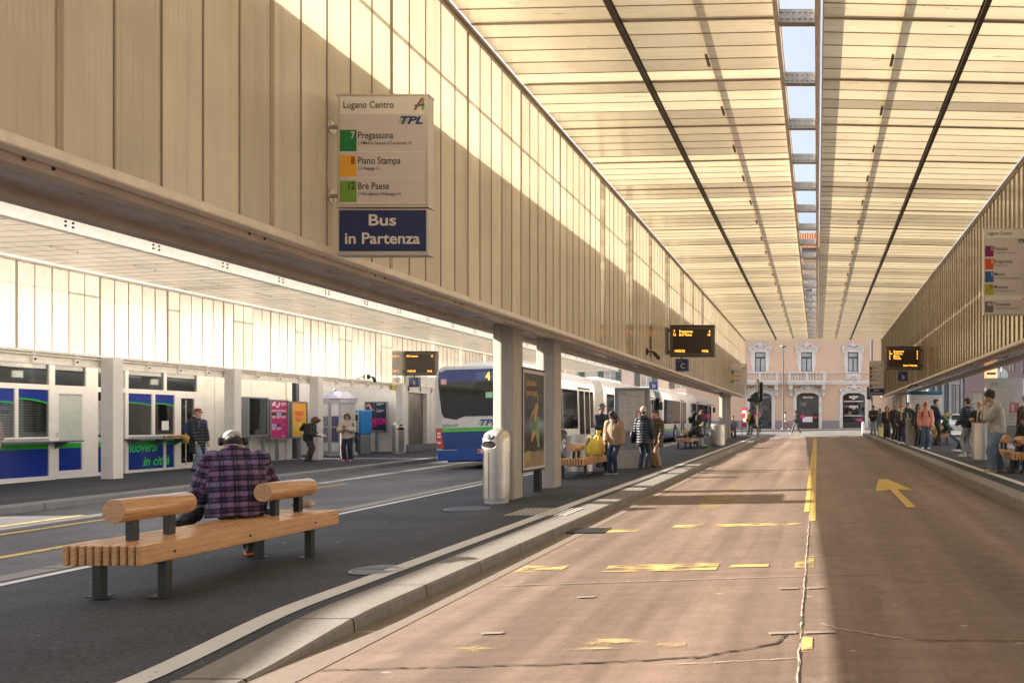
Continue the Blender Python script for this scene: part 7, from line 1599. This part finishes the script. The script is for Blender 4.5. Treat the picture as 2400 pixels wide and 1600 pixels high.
# right platform
h = 1.262; RW = 'people waiting on the right platform'
p = person('man in a black jacket reading his phone, leftmost on the right platform', 2047, 1020, h, 1.78, 190, C_blk, J_lt, S_blk, ('short', 'dark'), 'tan', .02, headp=22, lh=(-.06, .30, 1.12), rh=(.08, .30, 1.10), puff=.05, sole=S_wht, group=RW)
phone(p, 'phone of the leftmost man on the right platform', (0, .04, .04))
person('small figure in grey blue behind the leftmost man on the right platform', 2062, 1017, h, 1.62, 200, cloth_mat('grey_blue_cloth', (.10, .12, .16), .8), J_blu, S_wht, ('bob', 'dark'), 'tan', .022, group=RW)
g = MB(); g.loft([[(.17 * c_ * (1 - .25 * q), .09 * s_ * (1 - .3 * q), q * .50) for c_, s_ in [(math.cos(2 * math.pi * j / 16), math.sin(2 * math.pi * j / 16)) for j in range(16)]] for q in (0, .1, .5, .9, 1.0)]); g.tube([(-.09, 0, .48), (-.05, 0, .70), (.05, 0, .70), (.09, 0, .48)], .012, 8)
P = gp(2063, 1021, h); o = g.build('tote_bag', cloth_mat('pale_yellow_tote', (.62, .52, .24), .8, .6, 12, .45), None, True, 50); o.location = P; tag(o, 'pale yellow tote bag standing between the leftmost people on the right', 'bag')
person('woman in a black wide trouser outfit with an ochre scarf', 2079, 1026, h, 1.68, 185, C_blk, C_blk, S_blk, ('bob', 'brown'), 'light', .02, tlen=-.2, leg_r=(.10, .10, .115), scarf=cloth_mat('ochre_scarf', (.36, .18, .04), .9), group=RW)
person('man with receding grey hair behind the red beanie', 2096, 1030, h, 1.76, 150, C_blk, C_blk, S_blk, ('short', 'grey'), 'light', .02, headp=14, group=RW)
p = person('woman in a red beanie and shiny black jacket walking toward the camera', 2113, 1039, h, 1.64, 190, pm('black_leather_coat', (.016, .015, .016), .28, bump=.4, bs=18), J_dk, S_wht, ('beanie', cloth_mat('red_knit', (.62, .035, .025), .9)), 'light', .018, tlen=-.14, puff=.05, scarf=cloth_mat('cream_scarf', (.52, .43, .30), .9), lf=(-.09, .14, 0, 8), rf=(.10, -.18, 0, -25), rfz=.04, skirt=C_blk, lh=(-.24, .14, .84), rh=(.2, .18, .9), group=RW)
person('tall dark haired man in black directly behind the red beanie', 2128, 1033, h, 1.80, 185, C_blk, C_blk, S_blk, ('short', 'dark'), 'tan', .02, tlen=-.3, hood=True, group=RW)
person('person in black half hidden on the left of the pink jacket', 2151, 1044, h, 1.66, 150, C_blk, C_blk, S_blk, ('bob', 'dark'), 'tan', .018, group=RW)
p = person('woman in a pink hooded jacket and flared jeans with sunglasses', 2169, 1051, h, 1.70, 184, P_pnk, J_blu, S_wht, ('hooded', 'dark'), 'tan', .014, tlen=-.10, puff=.055, hood='up', lh=(-.22, .12, .84), rh=(.22, .12, .84), leg_r=(.098, .085, .100), glasses=True, amp=.008, group=RW)
backpack(p, 'dark backpack with black straps over the pink jacket', C_blk, .8)
p = person('young man in a dark jacket in profile carrying flowers', 2194, 1043, h, 1.86, 95, C_nav, C_blk, S_blk, ('short', 'dark'), 'light', .018, hood=True, lh=(-.14, .30, 1.05), rh=(.12, .34, 1.0), puff=.045, group=RW)
g = MB(); rr = random.Random(9)
for _ in range(26): c = Vector((rr.uniform(-.09, .09), .44 + rr.uniform(-.09, .1), 1.16 + rr.uniform(-.1, .14))); g.ball(c, .036, 7, 5, 0 if rr.random() < .6 else 1)
g.tube([(0, .44, 1.12), (0, .42, .80)], [.12, .05], 12, 2); held('bouquet', 'bouquet of yellow and green flowers in green paper', 'bouquet', p, g, [pm('yellow_petal', (.62, .48, .10), .6), pm('leaf_green_dark', (.10, .22, .06), .6), pm('green_wrap', (.02, .22, .06), .4)])
p = person('seated person in a black coat with a blond fur hood and outstretched legs', 0, 0, 0, 1.66, 90, C_blk, J_blu, S_wht, ('fur', 'blond'), 'light', .016, lean=10, hunch=10, headp=8, sit=.45, pos=gp(2218, 1040, h) + Vector((-.05, .3, 0)), lh=(-.1, .36, .66), rh=(.1, .36, .66), lf=(-.1, .78, 0, 12), rf=(.1, .70, 0, 12), puff=.055, tlen=-.1, amp=.012, group=RW)
g = MB(); g.ball((0, 0, .2), (.2, .15, .22), 12, 9); g.ball((.02, 0, .42), (.13, .11, .12), 10, 8); P = gp(2194, 1041, h); o = g.build('wrapped_bouquet', pm('cream_wrapping', (.55, .42, .22), .7, bump=.5, bs=14, var=.35, vs=9), None, True, 180); o.location = P + Vector((.0, .35, .455)); tag(o, 'cream and gold wrapped parcel on the right bench behind the pink jacket', 'parcel')
g = MB(); g.box(-.13, .13, -.08, .08, 0, .36, bev=.02); g.tube([(-.06, 0, .36), (-.04, 0, .46), (.04, 0, .46), (.06, 0, .36)], .008, 6); o = g.build('gift_bag', pm('bright_green_bag', (.02, .26, .06), .5)); o.location = gp(2205, 1039, h) + Vector((.03, .6, .455)); tag(o, 'green paper bag standing on the right bench', 'bag')
person('seated person in black trousers and white sneakers behind the navy puffer', 0, 0, 0, 1.72, 262, C_blk, C_blk, S_wht, ('short', 'dark'), 'light', .018, lean=8, sit=.45, pos=gp(2272, 1058, h) + Vector((.25, .25, 0)), lf=(-.1, .55, 0, 6), rf=(.1, .62, 0, 6), lh=(-.14, .3, .62), rh=(.14, .3, .62), group=RW)
p = person('young man in a short navy puffer and washed grey jeans turned away', 2269, 1069, h, 1.74, 318, P_nav, J_gr, S_wht, ('short', 'dark'), 'light', .014, headp=10, tlen=-.06, puff=.06, tw=1.06, lh=(-.14, .3, .98), rh=(.26, .12, .86), lf=(-.12, .06), rf=(.12, -.10), leg_r=(.092, .066, .056), collar=.03, group=RW)
p = person('laughing blond woman in a leopard beanie holding a sandwich by the bin', 2299, 1078, h, 1.64, 230, C_nav, C_blk, S_blk, ('beanie', cloth_mat('leopard_knit', (.48, .34, .20), .9, .6, 30, .8)), 'light', .014, headp=14, lh=(-.12, .34, 1.06), rh=(.06, .36, 1.10), puff=.05, pos=gp(2296, 1072, h) + Vector((.12, .45, 0)), scarf=cloth_mat('cream_grey_scarf', (.45, .42, .38), .9), curl=(.8, .8), group=RW)
g = MB(); g.ball((-.03, .46, 1.10), (.09, .05, .04), 12, 8); g.ball((-.03, .46, 1.135), (.085, .048, .02), 10, 6, 1); held('sandwich', 'sandwich in the hands of the leopard beanie woman', 'sandwich', p, g, [pm('bread_crust', (.45, .25, .09), .7), pm('bread_top', (.55, .36, .16), .7)])
person('young man with headphones in a grey sweatshirt and baggy jeans eating', 2339, 1105, h, 1.80, 262, C_gry, jean('baggy_blue', (.11, .165, .235)), S_bei, ('curly', 'dark'), 'light', .0125, lean=3, hunch=14, headp=8, tlen=-.10, puff=.045, tw=1.12, lh=(-.03, .25, 1.40), rh=(.06, .26, 1.39), lf=(-.10, .16, R(4)), rf=(.12, -.12, -R(10)), leg_r=(.108, .112, .105), curl=(1.0, 1.0), headphones=True, elbow=(.12, .25, -1.0), amp=.016, sole=S_bei, group=RW)
p = person('seated man with wavy dark hair in a black jacket on the cropped bench', 0, 0, 0, 1.78, 232, C_blk, J_blu, S_blk, ('curly', 'dark'), 'light', .014, lean=22, hunch=12, headp=2, sit=.45, pos=(4.78, 16.5, gz(h, 16.5)), lh=(-.10, .50, .60), rh=(.10, .50, .60), lf=(-.12, .44), rf=(.14, .40), puff=.045, tlen=-.1, group=RW)
person('grey haired person in a black and red jacket at the right picture edge', 0, 0, 0, 1.74, 235, cloth_mat('black_red_jacket', (.045, .016, .016), .7), C_blk, S_blk, ('short', 'grey'), 'light', .016, hunch=8, headp=8, pos=(5.28, 18.7, gz(h, 18.7)), puff=.05, scarf=cloth_mat('olive_scarf', (.20, .17, .09), .9), group=RW)
finish_people()
